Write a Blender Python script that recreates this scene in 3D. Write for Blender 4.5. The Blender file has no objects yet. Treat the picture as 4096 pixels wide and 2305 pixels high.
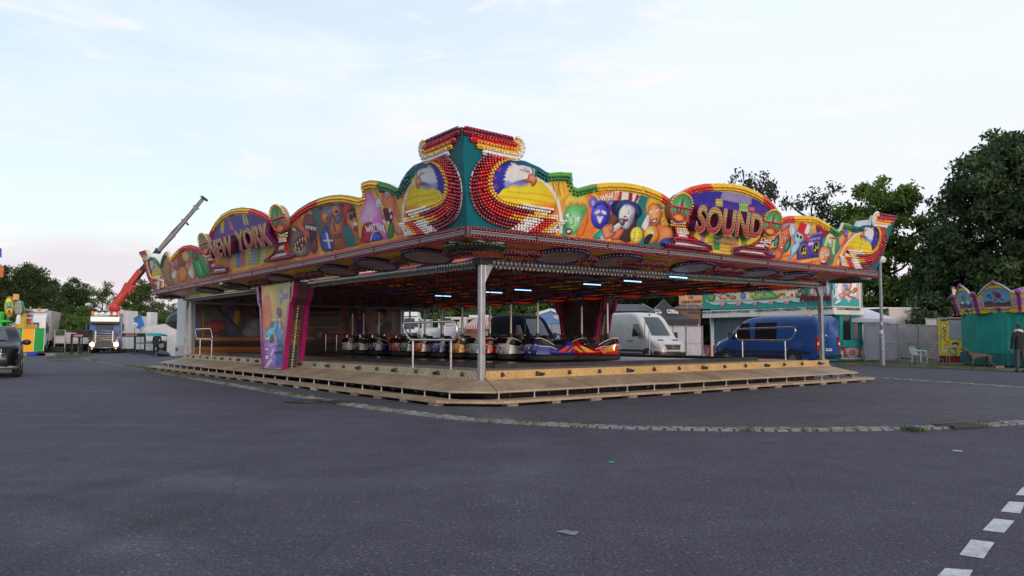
import bpy, bmesh, math, random
import numpy as np
from mathutils import Vector, Matrix
random.seed(7); RNG=np.random.default_rng(7)
S=bpy.context.scene
# ---------------- camera, sky, sun, exposure
CH=1.3; FN=3029.0; CX=2048.0; CY=1152.5; PIT=math.radians(3.82)
cam=bpy.data.cameras.new('camera'); co=bpy.data.objects.new('camera',cam); S.collection.objects.link(co)
cam.sensor_width=36; cam.lens=FN/4096*36; cam.clip_start=.1; cam.clip_end=3000
co.location=(0,0,CH); co.rotation_euler=(math.pi/2+PIT,0,0); S.camera=co
S.render.resolution_x=1024; S.render.resolution_y=576
SUN_EL,SUN_AZ=math.radians(9),math.radians(150)   # azimuth clockwise from the view direction: behind the camera, to its right
W=bpy.data.worlds.new('World'); S.world=W; W.use_nodes=True
nt=W.node_tree; nt.nodes.clear()
def nd(t,ty,**k):
    n=t.nodes.new(ty)
    for a,b in k.items():
        if a in n.inputs.keys(): n.inputs[a].default_value=b
        else: setattr(n,a,b)
    return n
wo=nd(nt,'ShaderNodeOutputWorld'); bg=nd(nt,'ShaderNodeBackground'); bg.inputs[1].default_value=.1
sk=nd(nt,'ShaderNodeTexSky',sky_type='NISHITA',sun_disc=False,sun_elevation=math.radians(9),sun_rotation=SUN_AZ,air_density=1.0,dust_density=1.2,ozone_density=1.5)
tc=nd(nt,'ShaderNodeTexCoord')
def ramp(t,stops,interp='LINEAR'):
    r=t.nodes.new('ShaderNodeValToRGB'); r.color_ramp.interpolation=interp
    e=r.color_ramp.elements
    while len(e)>1: e.remove(e[0])
    e[0].position=stops[0][0]; e[0].color=(*stops[0][1],1)
    for p,c in stops[1:]:
        k=e.new(p); k.color=(*c,1)
    return r
sep=nd(nt,'ShaderNodeSeparateXYZ'); nt.links.new(tc.outputs['Generated'],sep.inputs[0])
mp=nd(nt,'ShaderNodeMapping'); mp.inputs['Scale'].default_value=(1.2,1.2,5.0); mp.inputs['Location'].default_value=(.7,.3,.2)
nt.links.new(tc.outputs['Generated'],mp.inputs[0])
nz=nd(nt,'ShaderNodeTexNoise',Scale=2.6,Detail=9.0,Roughness=.58,Distortion=.35); nt.links.new(mp.outputs[0],nz.inputs['Vector'])
cm=ramp(nt,[(.40,(0,0,0)),(.66,(1,1,1))]); nt.links.new(nz.outputs[0],cm.inputs[0])
hz=ramp(nt,[(0.0,(9.0,7.7,7.3)),(.07,(8.8,8.2,8.5)),(.16,(8.5,8.8,9.6)),(.32,(8.3,9.0,10.0)),(.6,(7.5,8.7,10.0))]); nt.links.new(sep.outputs[2],hz.inputs[0])
# veil: thin high cloud nearly everywhere, thicker towards the horizon and to the right
vl=nd(nt,'ShaderNodeMath',operation='MULTIPLY_ADD'); vl.inputs[1].default_value=.45; vl.inputs[2].default_value=.80
nt.links.new(sep.outputs[0],vl.inputs[0])
va=nd(nt,'ShaderNodeMath',operation='MULTIPLY_ADD'); va.inputs[1].default_value=.30; va.use_clamp=True
nt.links.new(cm.outputs[0],va.inputs[0]); nt.links.new(vl.outputs[0],va.inputs[2])
sg=nd(nt,'ShaderNodeMix',data_type='RGBA',blend_type='MULTIPLY'); sg.inputs[0].default_value=1; sg.inputs[7].default_value=(2.3,2.3,2.1,1)
nt.links.new(sk.outputs[0],sg.inputs[6])
mx=nd(nt,'ShaderNodeMix',data_type='RGBA'); nt.links.new(va.outputs[0],mx.inputs[0]); nt.links.new(sg.outputs[2],mx.inputs[6]); nt.links.new(hz.outputs[0],mx.inputs[7])
# a low grey-lilac cloud bank
ma=nd(nt,'ShaderNodeMapping'); ma.inputs['Scale'].default_value=(1.0,1.0,3.2); ma.inputs['Location'].default_value=(3.1,.0,.4)
nt.links.new(tc.outputs['Generated'],ma.inputs[0])
n2=nd(nt,'ShaderNodeTexNoise',Scale=1.9,Detail=8.0,Roughness=.55,Distortion=.2); nt.links.new(ma.outputs[0],n2.inputs['Vector'])
az_=nd(nt,'ShaderNodeMapRange'); az_.inputs[1].default_value=.12; az_.inputs[2].default_value=-.5; nt.links.new(sep.outputs[0],az_.inputs[0])
el_=nd(nt,'ShaderNodeMapRange'); el_.inputs[1].default_value=.17; el_.inputs[2].default_value=.03; nt.links.new(sep.outputs[2],el_.inputs[0])
b1=nd(nt,'ShaderNodeMath',operation='MULTIPLY'); nt.links.new(az_.outputs[0],b1.inputs[0]); nt.links.new(el_.outputs[0],b1.inputs[1])
b2=nd(nt,'ShaderNodeMath',operation='ADD'); nt.links.new(b1.outputs[0],b2.inputs[0]); nt.links.new(n2.outputs[0],b2.inputs[1])
b3=ramp(nt,[(.78,(0,0,0)),(1.1,(.8,.8,.8))]); nt.links.new(b2.outputs[0],b3.inputs[0])
m2=nd(nt,'ShaderNodeMix',data_type='RGBA'); nt.links.new(b3.outputs[0],m2.inputs[0]); nt.links.new(mx.outputs[2],m2.inputs[6]); m2.inputs[7].default_value=(7.7,7.0,7.7,1)
mw=nd(nt,'ShaderNodeMapping'); mw.inputs['Scale'].default_value=(1.6,1.6,6.5); mw.inputs['Location'].default_value=(.2,1.7,.9); mw.inputs['Rotation'].default_value=(.06,.10,0); nt.links.new(tc.outputs['Generated'],mw.inputs[0])
nw=nd(nt,'ShaderNodeTexNoise',Scale=4.2,Detail=10.0,Roughness=.62,Distortion=.6); nt.links.new(mw.outputs[0],nw.inputs['Vector']); rw=ramp(nt,[(.54,(0,0,0)),(.70,(.8,.8,.8))]); nt.links.new(nw.outputs[0],rw.inputs[0])
m3=nd(nt,'ShaderNodeMix',data_type='RGBA'); nt.links.new(rw.outputs[0],m3.inputs[0]); nt.links.new(m2.outputs[2],m3.inputs[6]); m3.inputs[7].default_value=(9.3,9.0,9.2,1)
nt.links.new(m3.outputs[2],bg.inputs[0]); nt.links.new(bg.outputs[0],wo.inputs[0])
sl=bpy.data.lights.new('sun','SUN'); so=bpy.data.objects.new('sun',sl); S.collection.objects.link(so)
sl.energy=1.6; sl.angle=math.radians(14); sl.color=(1,.8,.62)
sd=Vector((math.sin(SUN_AZ)*math.cos(SUN_EL),math.cos(SUN_AZ)*math.cos(SUN_EL),math.sin(SUN_EL)))
so.rotation_euler=sd.to_track_quat('Z','Y').to_euler()
V_=S.view_settings; V_.view_transform='Standard'; V_.look='None'; V_.exposure=.12; V_.gamma=1
# ---------------- helpers
_c,_s=math.cos(PIT),math.sin(PIT)
RC=np.array([[1,0,0],[0,_c,-_s],[0,_s,_c]])
CROP=dict(n=(0,0,1),D=(0,0,1/1.59),c1=(0,720,1.8122),c2=(540,780,3.6257),c3=(1100,620,3.1525),c4=(1600,480,2.9),c5=(2200,650,3.625),c6=(2650,680,3.918),c7=(3000,800,3.963),c8=(3300,500,1.4221),d1=(600,1000,2.5886),d2=(1200,1000,2.41625),d3=(1700,1150,2.9),d5=(2350,1100,3.22),d6=(2650,1080,3.0212),d7=(1700,880,3.22),e1=(0,1140,3.8154),e2=(200,1180,4.2933),e3=(3740,1120,3.6236),e4=(3400,1200,4.8333),e5=(1560,1220,3.481),e6=(1020,1110,3.92),e7=(3000,1450,1.6962),e8=(200,1380,1.3558))
def NP(T,x,y): o=CROP[T]; return o[0]+x/o[2],o[1]+y/o[2]
def ray(x,y): return RC@np.array([(x-CX)/FN,1,-(y-CY)/FN])
def on_plane(x,y,p0,n):
    d=ray(x,y); o=np.array([0,0,CH]); t=np.dot(np.array(p0)-o,n)/np.dot(d,n); return o+t*d
def gnd(x,y,z=0): return Vector(on_plane(x,y,(0,0,z),(0,0,1)))
def at(x,y,Y): return Vector(on_plane(x,y,(0,Y,0),(0,1,0)))
def proj(V):
    q=(np.asarray(V,float)-[0,0,CH])@RC; return np.stack([CX+FN*q[:,0]/q[:,1],CY-FN*q[:,2]/q[:,1]],1)
def lin(c):
    c=np.asarray(c,float)/255.; return np.where(c<=.04045,c/12.92,((c+.055)/1.055)**2.4)
def C(r,g,b,k=1.0): return tuple(float(min(v*k,.95)) for v in lin((r,g,b)))
MATS={}
def M(name,col=(.5,.5,.5),rough=.5,metal=0.,var=.12,scale=3.,bump=0.,bscale=60.,emit=0.,coat=0.,spec=.5,trans=0.,dirt=0.,alpha=1.):
    if name in MATS: return MATS[name]
    m=bpy.data.materials.new(name); m.use_nodes=True; t=m.node_tree; b=t.nodes['Principled BSDF']
    b.inputs['Roughness'].default_value=rough; b.inputs['Metallic'].default_value=metal
    b.inputs['Specular IOR Level'].default_value=spec; b.inputs['Coat Weight'].default_value=coat; b.inputs['Coat Roughness'].default_value=.08
    b.inputs['Transmission Weight'].default_value=trans
    if emit: b.inputs['Emission Color'].default_value=(*col,1); b.inputs['Emission Strength'].default_value=emit
    b.inputs['Base Color'].default_value=(*col,1)
    tc=nd(t,'ShaderNodeTexCoord')
    if var:
        n=nd(t,'ShaderNodeTexNoise',Scale=scale,Detail=6.,Roughness=.65); t.links.new(tc.outputs['Object'],n.inputs['Vector'])
        a=tuple(max(0,c*(1-var*1.6)) for c in col); z=tuple(min(1,c*(1+var*1.3)) for c in col)
        r=ramp(t,[(.25,a),(.75,z)]); t.links.new(n.outputs[0],r.inputs[0]); last=r.outputs[0]
        if dirt:
            n3=nd(t,'ShaderNodeTexNoise',Scale=scale*6,Detail=8.,Roughness=.7); t.links.new(tc.outputs['Object'],n3.inputs['Vector'])
            r3=ramp(t,[(.5,(0,0,0)),(.75,(dirt,dirt,dirt))]); t.links.new(n3.outputs[0],r3.inputs[0])
            x=nd(t,'ShaderNodeMix',data_type='RGBA'); t.links.new(r3.outputs[0],x.inputs[0]); t.links.new(last,x.inputs[6]); x.inputs[7].default_value=(.06,.05,.045,1); last=x.outputs[2]
        t.links.new(last,b.inputs['Base Color'])
        rr=nd(t,'ShaderNodeMapRange'); rr.inputs[3].default_value=max(0.02,rough-.1); rr.inputs[4].default_value=min(1,rough+.12); t.links.new(n.outputs[0],rr.inputs[0]); t.links.new(rr.outputs[0],b.inputs['Roughness'])
    if bump:
        n=nd(t,'ShaderNodeTexNoise',Scale=bscale,Detail=5.); t.links.new(tc.outputs['Object'],n.inputs['Vector'])
        bp=nd(t,'ShaderNodeBump'); bp.inputs['Strength'].default_value=bump; bp.inputs['Distance'].default_value=.02; t.links.new(n.outputs[0],bp.inputs['Height']); t.links.new(bp.outputs[0],b.inputs['Normal'])
    MATS[name]=m; return m
def MV(name='painted_art',rough=.38,coat=.15):
    if name in MATS: return MATS[name]
    m=bpy.data.materials.new(name); m.use_nodes=True; t=m.node_tree; b=t.nodes['Principled BSDF']
    a=nd(t,'ShaderNodeAttribute',attribute_name='Col'); tc=nd(t,'ShaderNodeTexCoord')
    n=nd(t,'ShaderNodeTexNoise',Scale=4.,Detail=6.,Roughness=.7); t.links.new(tc.outputs['Object'],n.inputs['Vector'])
    r=ramp(t,[(.3,(.82,.82,.82)),(.7,(1.08,1.06,1.04))]); t.links.new(n.outputs[0],r.inputs[0])
    x=nd(t,'ShaderNodeMix',data_type='RGBA',blend_type='MULTIPLY'); x.inputs[0].default_value=1; t.links.new(a.outputs['Color'],x.inputs[6]); t.links.new(r.outputs[0],x.inputs[7])
    t.links.new(x.outputs[2],b.inputs['Base Color']); b.inputs['Roughness'].default_value=rough; b.inputs['Coat Weight'].default_value=coat
    MATS[name]=m; return m
COL=S.collection
def link(o,parent=None):
    COL.objects.link(o)
    if parent is not None: o.parent=parent
    return o
def tag(o,label=None,cat=None,group=None,kind=None):
    if label: o['label']=label
    if cat: o['category']=cat
    if group: o['group']=group
    if kind: o['kind']=kind
    return o
def thing(name,label,cat,loc=(0,0,0),rz=0,group=None):
    o=bpy.data.objects.new(name,None); o.empty_display_size=.2; link(o); o.location=loc; o.rotation_euler=(0,0,rz)
    return tag(o,label,cat,group)
def dup(o,parent=None):
    c=o.copy(); COL.objects.link(c); c.parent=parent
    for ch in list(o.children): dup(ch,c)
    return c
class MB:
    def __init__(s): s.v=[]; s.f=[]; s.mi=[]; s.m=0
    def add(s,vs,fs,m=None):
        n=len(s.v); s.v+= [tuple(map(float,p)) for p in vs]; s.f+=[tuple(i+n for i in f) for f in fs]; s.mi+=[s.m if m is None else m]*len(fs); return s
    def box(s,c,d,rz=0,m=None,ax=None):
        x,y,z=[k/2 for k in d]; vs=[Vector((a*x,b*y,e*z)) for a in(-1,1) for b in(-1,1) for e in(-1,1)]
        R=ax if ax is not None else Matrix.Rotation(rz,3,'Z')
        return s.add([R@p+Vector(c) for p in vs],[(0,1,3,2),(4,6,7,5),(0,4,5,1),(2,3,7,6),(0,2,6,4),(1,5,7,3)],m)
    def bar(s,p,q,w,h=None,m=None,up=(0,0,1)):
        p,q=Vector(p),Vector(q); d=q-p; h=w if h is None else h
        z=d.normalized(); u=Vector(up)
        if abs(z.dot(u))>.98: u=Vector((1,0,0))
        x=u.cross(z).normalized(); y=z.cross(x)
        return s.box((p+q)/2,(w,h,d.length),m=m,ax=Matrix((x,y,z)).transposed())
    def cyl(s,p,q,r,r2=None,n=10,m=None,cap=True):
        p,q=Vector(p),Vector(q); r2=r if r2 is None else r2; z=(q-p).normalized(); u=Vector((0,0,1)) if abs(z.z)<.95 else Vector((1,0,0))
        x=u.cross(z).normalized(); y=z.cross(x); vs=[]
        for a in range(n):
            t=2*math.pi*a/n; d=x*math.cos(t)+y*math.sin(t); vs+=[p+d*r,q+d*r2]
        fs=[(2*a,2*((a+1)%n),2*((a+1)%n)+1,2*a+1) for a in range(n)]
        if cap: fs+=[tuple(2*a for a in range(n))[::-1],tuple(2*a+1 for a in range(n))]
        return s.add(vs,fs,m)
    def tube(s,pts,r,n=8,m=None,closed=False):
        pts=[Vector(p) for p in pts]; N=len(pts); vs=[]; rr=r if hasattr(r,'__len__') else [r]*N; x=None
        for i,p in enumerate(pts):
            a=pts[i-1] if (i or closed) else p; b=pts[(i+1)%N] if (i<N-1 or closed) else p
            z=(b-a).normalized()
            if x is None: u=Vector((0,0,1)) if abs(z.z)<.9 else Vector((1,0,0)); x=u.cross(z).normalized()
            else: x=(x-z*x.dot(z)).normalized()
            y=z.cross(x)
            for k in range(n):
                t=2*math.pi*k/n; vs.append(p+(x*math.cos(t)+y*math.sin(t))*rr[i])
        fs=[]
        for i in range(N if closed else N-1):
            j=(i+1)%N
            for k in range(n): l=(k+1)%n; fs.append((i*n+k,i*n+l,j*n+l,j*n+k))
        if not closed: fs+=[tuple(range(n))[::-1],tuple(range((N-1)*n,N*n))]
        return s.add(vs,fs,m)
    def loft(s,secs,m=None,cap=True,closed=True):
        n=len(secs[0]); vs=[p for c in secs for p in c]; fs=[]
        for i in range(len(secs)-1):
            for k in range(n if closed else n-1): l=(k+1)%n; fs.append((i*n+k,i*n+l,(i+1)*n+l,(i+1)*n+k))
        if cap: fs+=[tuple(range(n))[::-1],tuple(range((len(secs)-1)*n,len(secs)*n))]
        return s.add(vs,fs,m)
    def prism(s,pts,off,m=None):
        n=len(pts); o=Vector(off); vs=[Vector(p) for p in pts]+[Vector(p)+o for p in pts]
        return s.add(vs,[tuple(range(n))[::-1],tuple(range(n,2*n))]+[(k,(k+1)%n,(k+1)%n+n,k+n) for k in range(n)],m)
    def ball(s,c,r,n=8,k=6,m=None):
        r=r if hasattr(r,'__len__') else (r,r,r); vs=[];fs=[]
        for i in range(k+1):
            t=math.pi*i/k
            for j in range(n):
                a=2*math.pi*j/n; vs.append((c[0]+r[0]*math.sin(t)*math.cos(a),c[1]+r[1]*math.sin(t)*math.sin(a),c[2]+r[2]*math.cos(t)))
        for i in range(k):
            for j in range(n): fs.append((i*n+j,(i+1)*n+j,(i+1)*n+(j+1)%n,i*n+(j+1)%n))
        return s.add(vs,fs,m)
    def build(s,name,mats,parent=None,smooth=None,bev=0,seg=2,sub=0,fix=True):
        me=bpy.data.meshes.new(name); me.from_pydata(s.v,[],s.f); mats=mats if isinstance(mats,(list,tuple)) else [mats]
        for m in mats: me.materials.append(m)
        if len(mats)>1: me.polygons.foreach_set('material_index',s.mi)
        if fix:
            b=bmesh.new(); b.from_mesh(me); bmesh.ops.recalc_face_normals(b,faces=b.faces); b.to_mesh(me); b.free()
        if smooth is not None: me.shade_smooth(); me.set_sharp_from_angle(angle=math.radians(smooth))
        o=bpy.data.objects.new(name,me); link(o,parent)
        if bev:
            k=o.modifiers.new('bevel','BEVEL'); k.width=bev; k.segments=seg; k.limit_method='ANGLE'; k.angle_limit=math.radians(40)
        if sub:
            k=o.modifiers.new('sub','SUBSURF'); k.levels=sub; k.render_levels=sub
        return o
def npmesh(name,V,F,mats,parent=None,cols=None,mi=None,smooth=False):
    me=bpy.data.meshes.new(name); V=np.asarray(V,np.float32); F=np.asarray(F,np.int32); k=F.shape[1]
    me.vertices.add(len(V)); me.vertices.foreach_set('co',V.ravel()); me.loops.add(F.size); me.loops.foreach_set('vertex_index',F.ravel())
    me.polygons.add(len(F)); me.polygons.foreach_set('loop_start',np.arange(0,F.size,k,dtype=np.int32)); me.polygons.foreach_set('loop_total',np.full(len(F),k,np.int32))
    mats=mats if isinstance(mats,(list,tuple)) else [mats]
    for m in mats: me.materials.append(m)
    if mi is not None: me.polygons.foreach_set('material_index',np.asarray(mi,np.int32))
    if smooth: me.polygons.foreach_set('use_smooth',np.ones(len(F),bool))
    me.update(calc_edges=True)
    if cols is not None:
        a=me.color_attributes.new('Col','FLOAT_COLOR','POINT'); a.data.foreach_set('color',np.concatenate([cols,np.ones((len(cols),1))],1).astype(np.float32).ravel())
    o=bpy.data.objects.new(name,me); return link(o,parent)
def smoothpts(P,k=6,closed=True):
    P=[np.array(p,float) for p in P]; n=len(P); out=[]
    for i in range(n if closed else n-1):
        a,b,c,d=[P[(i+j)%n] if closed else P[min(max(i+j,0),n-1)] for j in(-1,0,1,2)]
        for t in np.arange(k)/k: out.append(.5*(2*b+(c-a)*t+(2*a-5*b+4*c-d)*t*t+(3*b-a-3*c+d)*t**3))
    if not closed: out.append(P[-1])
    return np.array(out)
def resample(P,n=None,step=None):
    P=np.asarray(P,float); L=np.concatenate([[0],np.cumsum(np.linalg.norm(np.diff(P,axis=0),axis=1))])
    if n is None: n=max(2,int(L[-1]/step)+1)
    t=np.linspace(0,L[-1],n); return np.stack([np.interp(t,L,P[:,i]) for i in range(P.shape[1])],1)
def segdist(X,P,closed):
    d=np.full(len(X),1e9); n=len(P)
    for i in range(n if closed else n-1):
        a,b=P[i],P[(i+1)%n]; e=b-a; L=e@e
        if L<1e-9: continue
        t=np.clip(((X-a)@e)/L,0,1); w=X-a-t[:,None]*e; d=np.minimum(d,np.sqrt((w*w).sum(1)))
    return d
def paint(X,col,shapes):
    """X: positions in drawing units; col: (n,3) sRGB base; shapes drawn in order"""
    for s in shapes:
        k=s[0]
        if k=='e' or k=='g':
            _,cx,cy,rx,ry,rot,c=s[:7]; soft=s[7] if len(s)>7 else 6
            a=math.radians(rot); dx,dy=X[:,0]-cx,X[:,1]-cy; p=dx*math.cos(a)+dy*math.sin(a); q=-dx*math.sin(a)+dy*math.cos(a)
            r=np.sqrt((p/rx)**2+(q/ry)**2)
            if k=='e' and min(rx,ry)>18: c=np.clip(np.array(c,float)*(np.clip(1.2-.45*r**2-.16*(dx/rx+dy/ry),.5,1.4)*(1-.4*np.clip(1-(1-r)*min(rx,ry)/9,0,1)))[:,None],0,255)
            w=np.clip(1-r,0,1)**.8 if k=='g' else np.clip(.5-(r-1)*min(rx,ry)/soft,0,1)
            col+= (w[:,None])*(np.array(c,float)-col); continue
        if k in 'pq':
            _,P,c=s[:3]; soft=s[3] if len(s)>3 else 6; P=smoothpts(P,5) if k=='p' else np.array(P,float)
            lo,hi=P.min(0)-soft,P.max(0)+soft; I=np.where(((X>=lo)&(X<=hi)).all(1))[0]
            if not len(I): continue
            Y=X[I]; ins=np.zeros(len(Y),bool); n=len(P)
            for i in range(n):
                a,b=P[i],P[(i+1)%n]
                if a[1]==b[1]: continue
                ins^=((a[1]>Y[:,1])!=(b[1]>Y[:,1]))&(Y[:,0]<(b[0]-a[0])*(Y[:,1]-a[1])/(b[1]-a[1])+a[0])
            d=segdist(Y,P,True)*np.where(ins,1,-1); w=np.clip(.5+d/soft,0,1)
            if k=='p':
                mx=max(d.max(),1e-6); f=np.clip(d/(mx*.7),0,1); f=f*f*(3-2*f); e=hi-lo; g=((Y[:,0]-lo[0])/e[0]+(Y[:,1]-lo[1])/e[1]-1)
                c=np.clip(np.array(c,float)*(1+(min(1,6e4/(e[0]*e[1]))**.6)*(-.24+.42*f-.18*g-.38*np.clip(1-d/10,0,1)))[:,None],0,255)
                col[I]+=w[:,None]*(c-col[I]); continue
        else:
            _,P,wd,c=s[:4]; soft=s[4] if len(s)>4 else 6; P=np.array(P,float)
            if len(P)>2: P=smoothpts(P,4,False)
            lo,hi=P.min(0)-wd-soft,P.max(0)+wd+soft; I=np.where(((X>=lo)&(X<=hi)).all(1))[0]
            if not len(I): continue
            w=np.clip(.5-(segdist(X[I],P,False)-wd/2)/soft,0,1)
        col[I]+=w[:,None]*(np.array(c,float)-col[I])
    return col
def fin(col,gain=1.5,cap=.85): return np.clip(lin(np.clip(col,0,255))*gain,0,cap)
_TC={}
def text_mesh(txt,bold=0.,extrude=0.,bevel=0.,outline=False):
    k=(txt,bold,extrude,bevel,outline)
    cu=bpy.data.curves.new('t','FONT'); cu.body=txt; cu.size=1; cu.offset=bold; cu.extrude=extrude; cu.resolution_u=4
    if outline: cu.fill_mode='NONE'; cu.bevel_depth=bevel; cu.bevel_resolution=1
    o=bpy.data.objects.new('t',cu); COL.objects.link(o); dg=bpy.context.evaluated_depsgraph_get(); dg.update()
    me=bpy.data.meshes.new_from_object(o.evaluated_get(dg)); COL.objects.unlink(o); bpy.data.objects.remove(o); bpy.data.curves.remove(cu)
    n=len(me.vertices); V=np.empty(n*3); me.vertices.foreach_get('co',V); return me,V.reshape(-1,3)
def text_quad(name,txt,quad,mat,parent=None,depth=.01,bold=.0,outline=0.,n=None,lift=.004,bbox=None):
    """quad: 4 world points (bottom-left, bottom-right, top-right, top-left); text is fitted into it bilinearly; depth along the normal"""
    me,V=text_mesh(txt,bold,.5 if not outline else 0,outline,bool(outline))
    q=[np.array(p,float) for p in quad]; lo,hi=(V.min(0),V.max(0)) if bbox is None else bbox
    a=((V[:,0]-lo[0])/(hi[0]-lo[0]))[:,None]; b=((V[:,1]-lo[1])/(hi[1]-lo[1]))[:,None]
    nn=np.cross(q[1]-q[0],q[3]-q[0]); nn/=np.linalg.norm(nn)
    if n is not None and nn@np.array(n)<0: nn=-nn
    base=(q[0]*(1-a)+q[1]*a)*(1-b)+(q[3]*(1-a)+q[2]*a)*b
    zz=V[:,2:3]
    base=base+nn*(lift+ (zz+.5)*depth if not outline else lift+zz*np.linalg.norm(q[3]-q[0])/(hi[1]-lo[1]))
    me.vertices.foreach_set('co',base.astype(np.float32).ravel()); me.update()
    me.materials.clear(); me.materials.append(mat); me.name=name
    o=bpy.data.objects.new(name,me); link(o,parent); return o,(lo,hi)
def sstep(a,b,x): t=min(max((x-a)/(b-a),0),1); return t*t*(3-2*t)
def GZ(x,y): return 0.
def gpt(px,Y): # ground point under pixel column px at depth Y
    x=(px-CX)/FN*Y*.9978; return Vector((x,Y,GZ(x,Y)))
# ---------------- ground
def asphalt(name,base,light,dark):
    m=bpy.data.materials.new(name); m.use_nodes=True; t=m.node_tree; b=t.nodes['Principled BSDF']; L=t.links.new
    tc=nd(t,'ShaderNodeTexCoord'); P=tc.outputs['Object']
    big=nd(t,'ShaderNodeTexNoise',Scale=.16,Detail=5.,Roughness=.6,Distortion=.8); L(P,big.inputs['Vector'])
    mid=nd(t,'ShaderNodeTexNoise',Scale=1.7,Detail=8.,Roughness=.7); L(P,mid.inputs['Vector'])
    fine=nd(t,'ShaderNodeTexNoise',Scale=42.,Detail=5.,Roughness=.8); L(P,fine.inputs['Vector'])
    vo=nd(t,'ShaderNodeTexVoronoi',Scale=38.); L(P,vo.inputs['Vector'])
    r1=ramp(t,[(.3,dark),(.5,base),(.72,light)]); L(big.outputs[0],r1.inputs[0])
    r2=ramp(t,[(.3,(.72,.72,.73)),(.7,(1.22,1.22,1.22))]); L(mid.outputs[0],r2.inputs[0])
    x1=nd(t,'ShaderNodeMix',data_type='RGBA',blend_type='MULTIPLY'); x1.inputs[0].default_value=1; L(r1.outputs[0],x1.inputs[6]); L(r2.outputs[0],x1.inputs[7])
    r3=ramp(t,[(.34,(.25,.25,.25)),(.5,(.95,.95,.95)),(.64,(2.3,2.3,2.3))]); L(fine.outputs[0],r3.inputs[0])
    x2=nd(t,'ShaderNodeMix',data_type='RGBA',blend_type='MULTIPLY'); x2.inputs[0].default_value=1; L(x1.outputs[2],x2.inputs[6]); L(r3.outputs[0],x2.inputs[7])
    # pale chips of aggregate
    hs=nd(t,'ShaderNodeTexWhiteNoise'); hs.noise_dimensions='3D'; L(vo.outputs['Position'],hs.inputs[0])
    r4=ramp(t,[(.90,(0,0,0)),(.93,(.5,.5,.5))]); L(hs.outputs[0],r4.inputs[0])
    r5=ramp(t,[(.25,(1,1,1)),(.42,(0,0,0))]); L(vo.outputs['Distance'],r5.inputs[0])
    mu=nd(t,'ShaderNodeMath',operation='MULTIPLY'); L(r4.outputs[0],mu.inputs[0]); L(r5.outputs[0],mu.inputs[1])
    x3=nd(t,'ShaderNodeMix',data_type='RGBA'); L(mu.outputs[0],x3.inputs[0]); L(x2.outputs[2],x3.inputs[6]); x3.inputs[7].default_value=(.26,.25,.25,1)
    # faint worn streaks
    mp=nd(t,'ShaderNodeMapping'); mp.inputs['Rotation'].default_value=(0,0,.9); mp.inputs['Scale'].default_value=(.12,1.1,1); L(P,mp.inputs[0])
    st=nd(t,'ShaderNodeTexNoise',Scale=1.4,Detail=6.,Roughness=.6); L(mp.outputs[0],st.inputs['Vector'])
    r6=ramp(t,[(.55,(0,0,0)),(.75,(.38,.38,.38))]); L(st.outputs[0],r6.inputs[0])
    x4=nd(t,'ShaderNodeMix',data_type='RGBA'); L(r6.outputs[0],x4.inputs[0]); L(x3.outputs[2],x4.inputs[6]); x4.inputs[7].default_value=(*[c*1.7 for c in light],1)
    last=x4.outputs[2]; dn=nd(t,'ShaderNodeTexNoise',Scale=.5,Detail=4.); L(P,dn.inputs['Vector'])
    for cx_,cy_,r0,wd,dk in ((-9,-4,11.0,.22,1.5),(-9,-4,12.7,.22,1.45),(6,2,9.2,.16,.6),(6,2,10.8,.16,.62),(-16,9,16.2,.25,1.45),(14,-3,12.0,.2,.65)):
        vm=nd(t,'ShaderNodeVectorMath',operation='DISTANCE'); vm.inputs[1].default_value=(cx_,cy_,0); L(P,vm.inputs[0])
        sb=nd(t,'ShaderNodeMath',operation='SUBTRACT'); L(vm.outputs['Value'],sb.inputs[0]); sb.inputs[1].default_value=r0
        ab=nd(t,'ShaderNodeMath',operation='ABSOLUTE'); L(sb.outputs[0],ab.inputs[0])
        mr=nd(t,'ShaderNodeMapRange'); mr.interpolation_type='SMOOTHSTEP'; mr.inputs[1].default_value=wd*2.2; mr.inputs[2].default_value=0; mr.inputs[4].default_value=.8; L(ab.outputs[0],mr.inputs[0])
        mk=nd(t,'ShaderNodeMath',operation='MULTIPLY'); L(mr.outputs[0],mk.inputs[0]); q=ramp(t,[(.45,(0,0,0)),(.62,(1,1,1))]); L(dn.outputs[0],q.inputs[0]); L(q.outputs[0],mk.inputs[1])
        xx=nd(t,'ShaderNodeMix',data_type='RGBA',blend_type='MULTIPLY'); L(mk.outputs[0],xx.inputs[0]); L(last,xx.inputs[6]); xx.inputs[7].default_value=(dk,dk,dk,1); last=xx.outputs[2]
    # repaired rectangles with a thin tar seam, and hairline cracks
    br=nd(t,'ShaderNodeTexBrick',Scale=.085); br.inputs['Mortar Size'].default_value=.0022; br.inputs['Color1'].default_value=(1,1,1,1); br.inputs['Color2'].default_value=(.88,.88,.89,1); br.inputs['Mortar'].default_value=(.7,.7,.7,1)
    m5=nd(t,'ShaderNodeMapping'); m5.inputs['Rotation'].default_value=(0,0,.62); L(P,m5.inputs[0]); L(m5.outputs[0],br.inputs['Vector'])
    xx=nd(t,'ShaderNodeMix',data_type='RGBA',blend_type='MULTIPLY'); xx.inputs[0].default_value=.55; L(last,xx.inputs[6]); L(br.outputs[0],xx.inputs[7]); last=xx.outputs[2]
    wv=nd(t,'ShaderNodeTexNoise',Scale=1.1,Detail=3.); L(P,wv.inputs['Vector']); ad=nd(t,'ShaderNodeMix',data_type='RGBA'); ad.inputs[0].default_value=.28; L(P,ad.inputs[6]); L(wv.outputs['Color'],ad.inputs[7])
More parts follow.
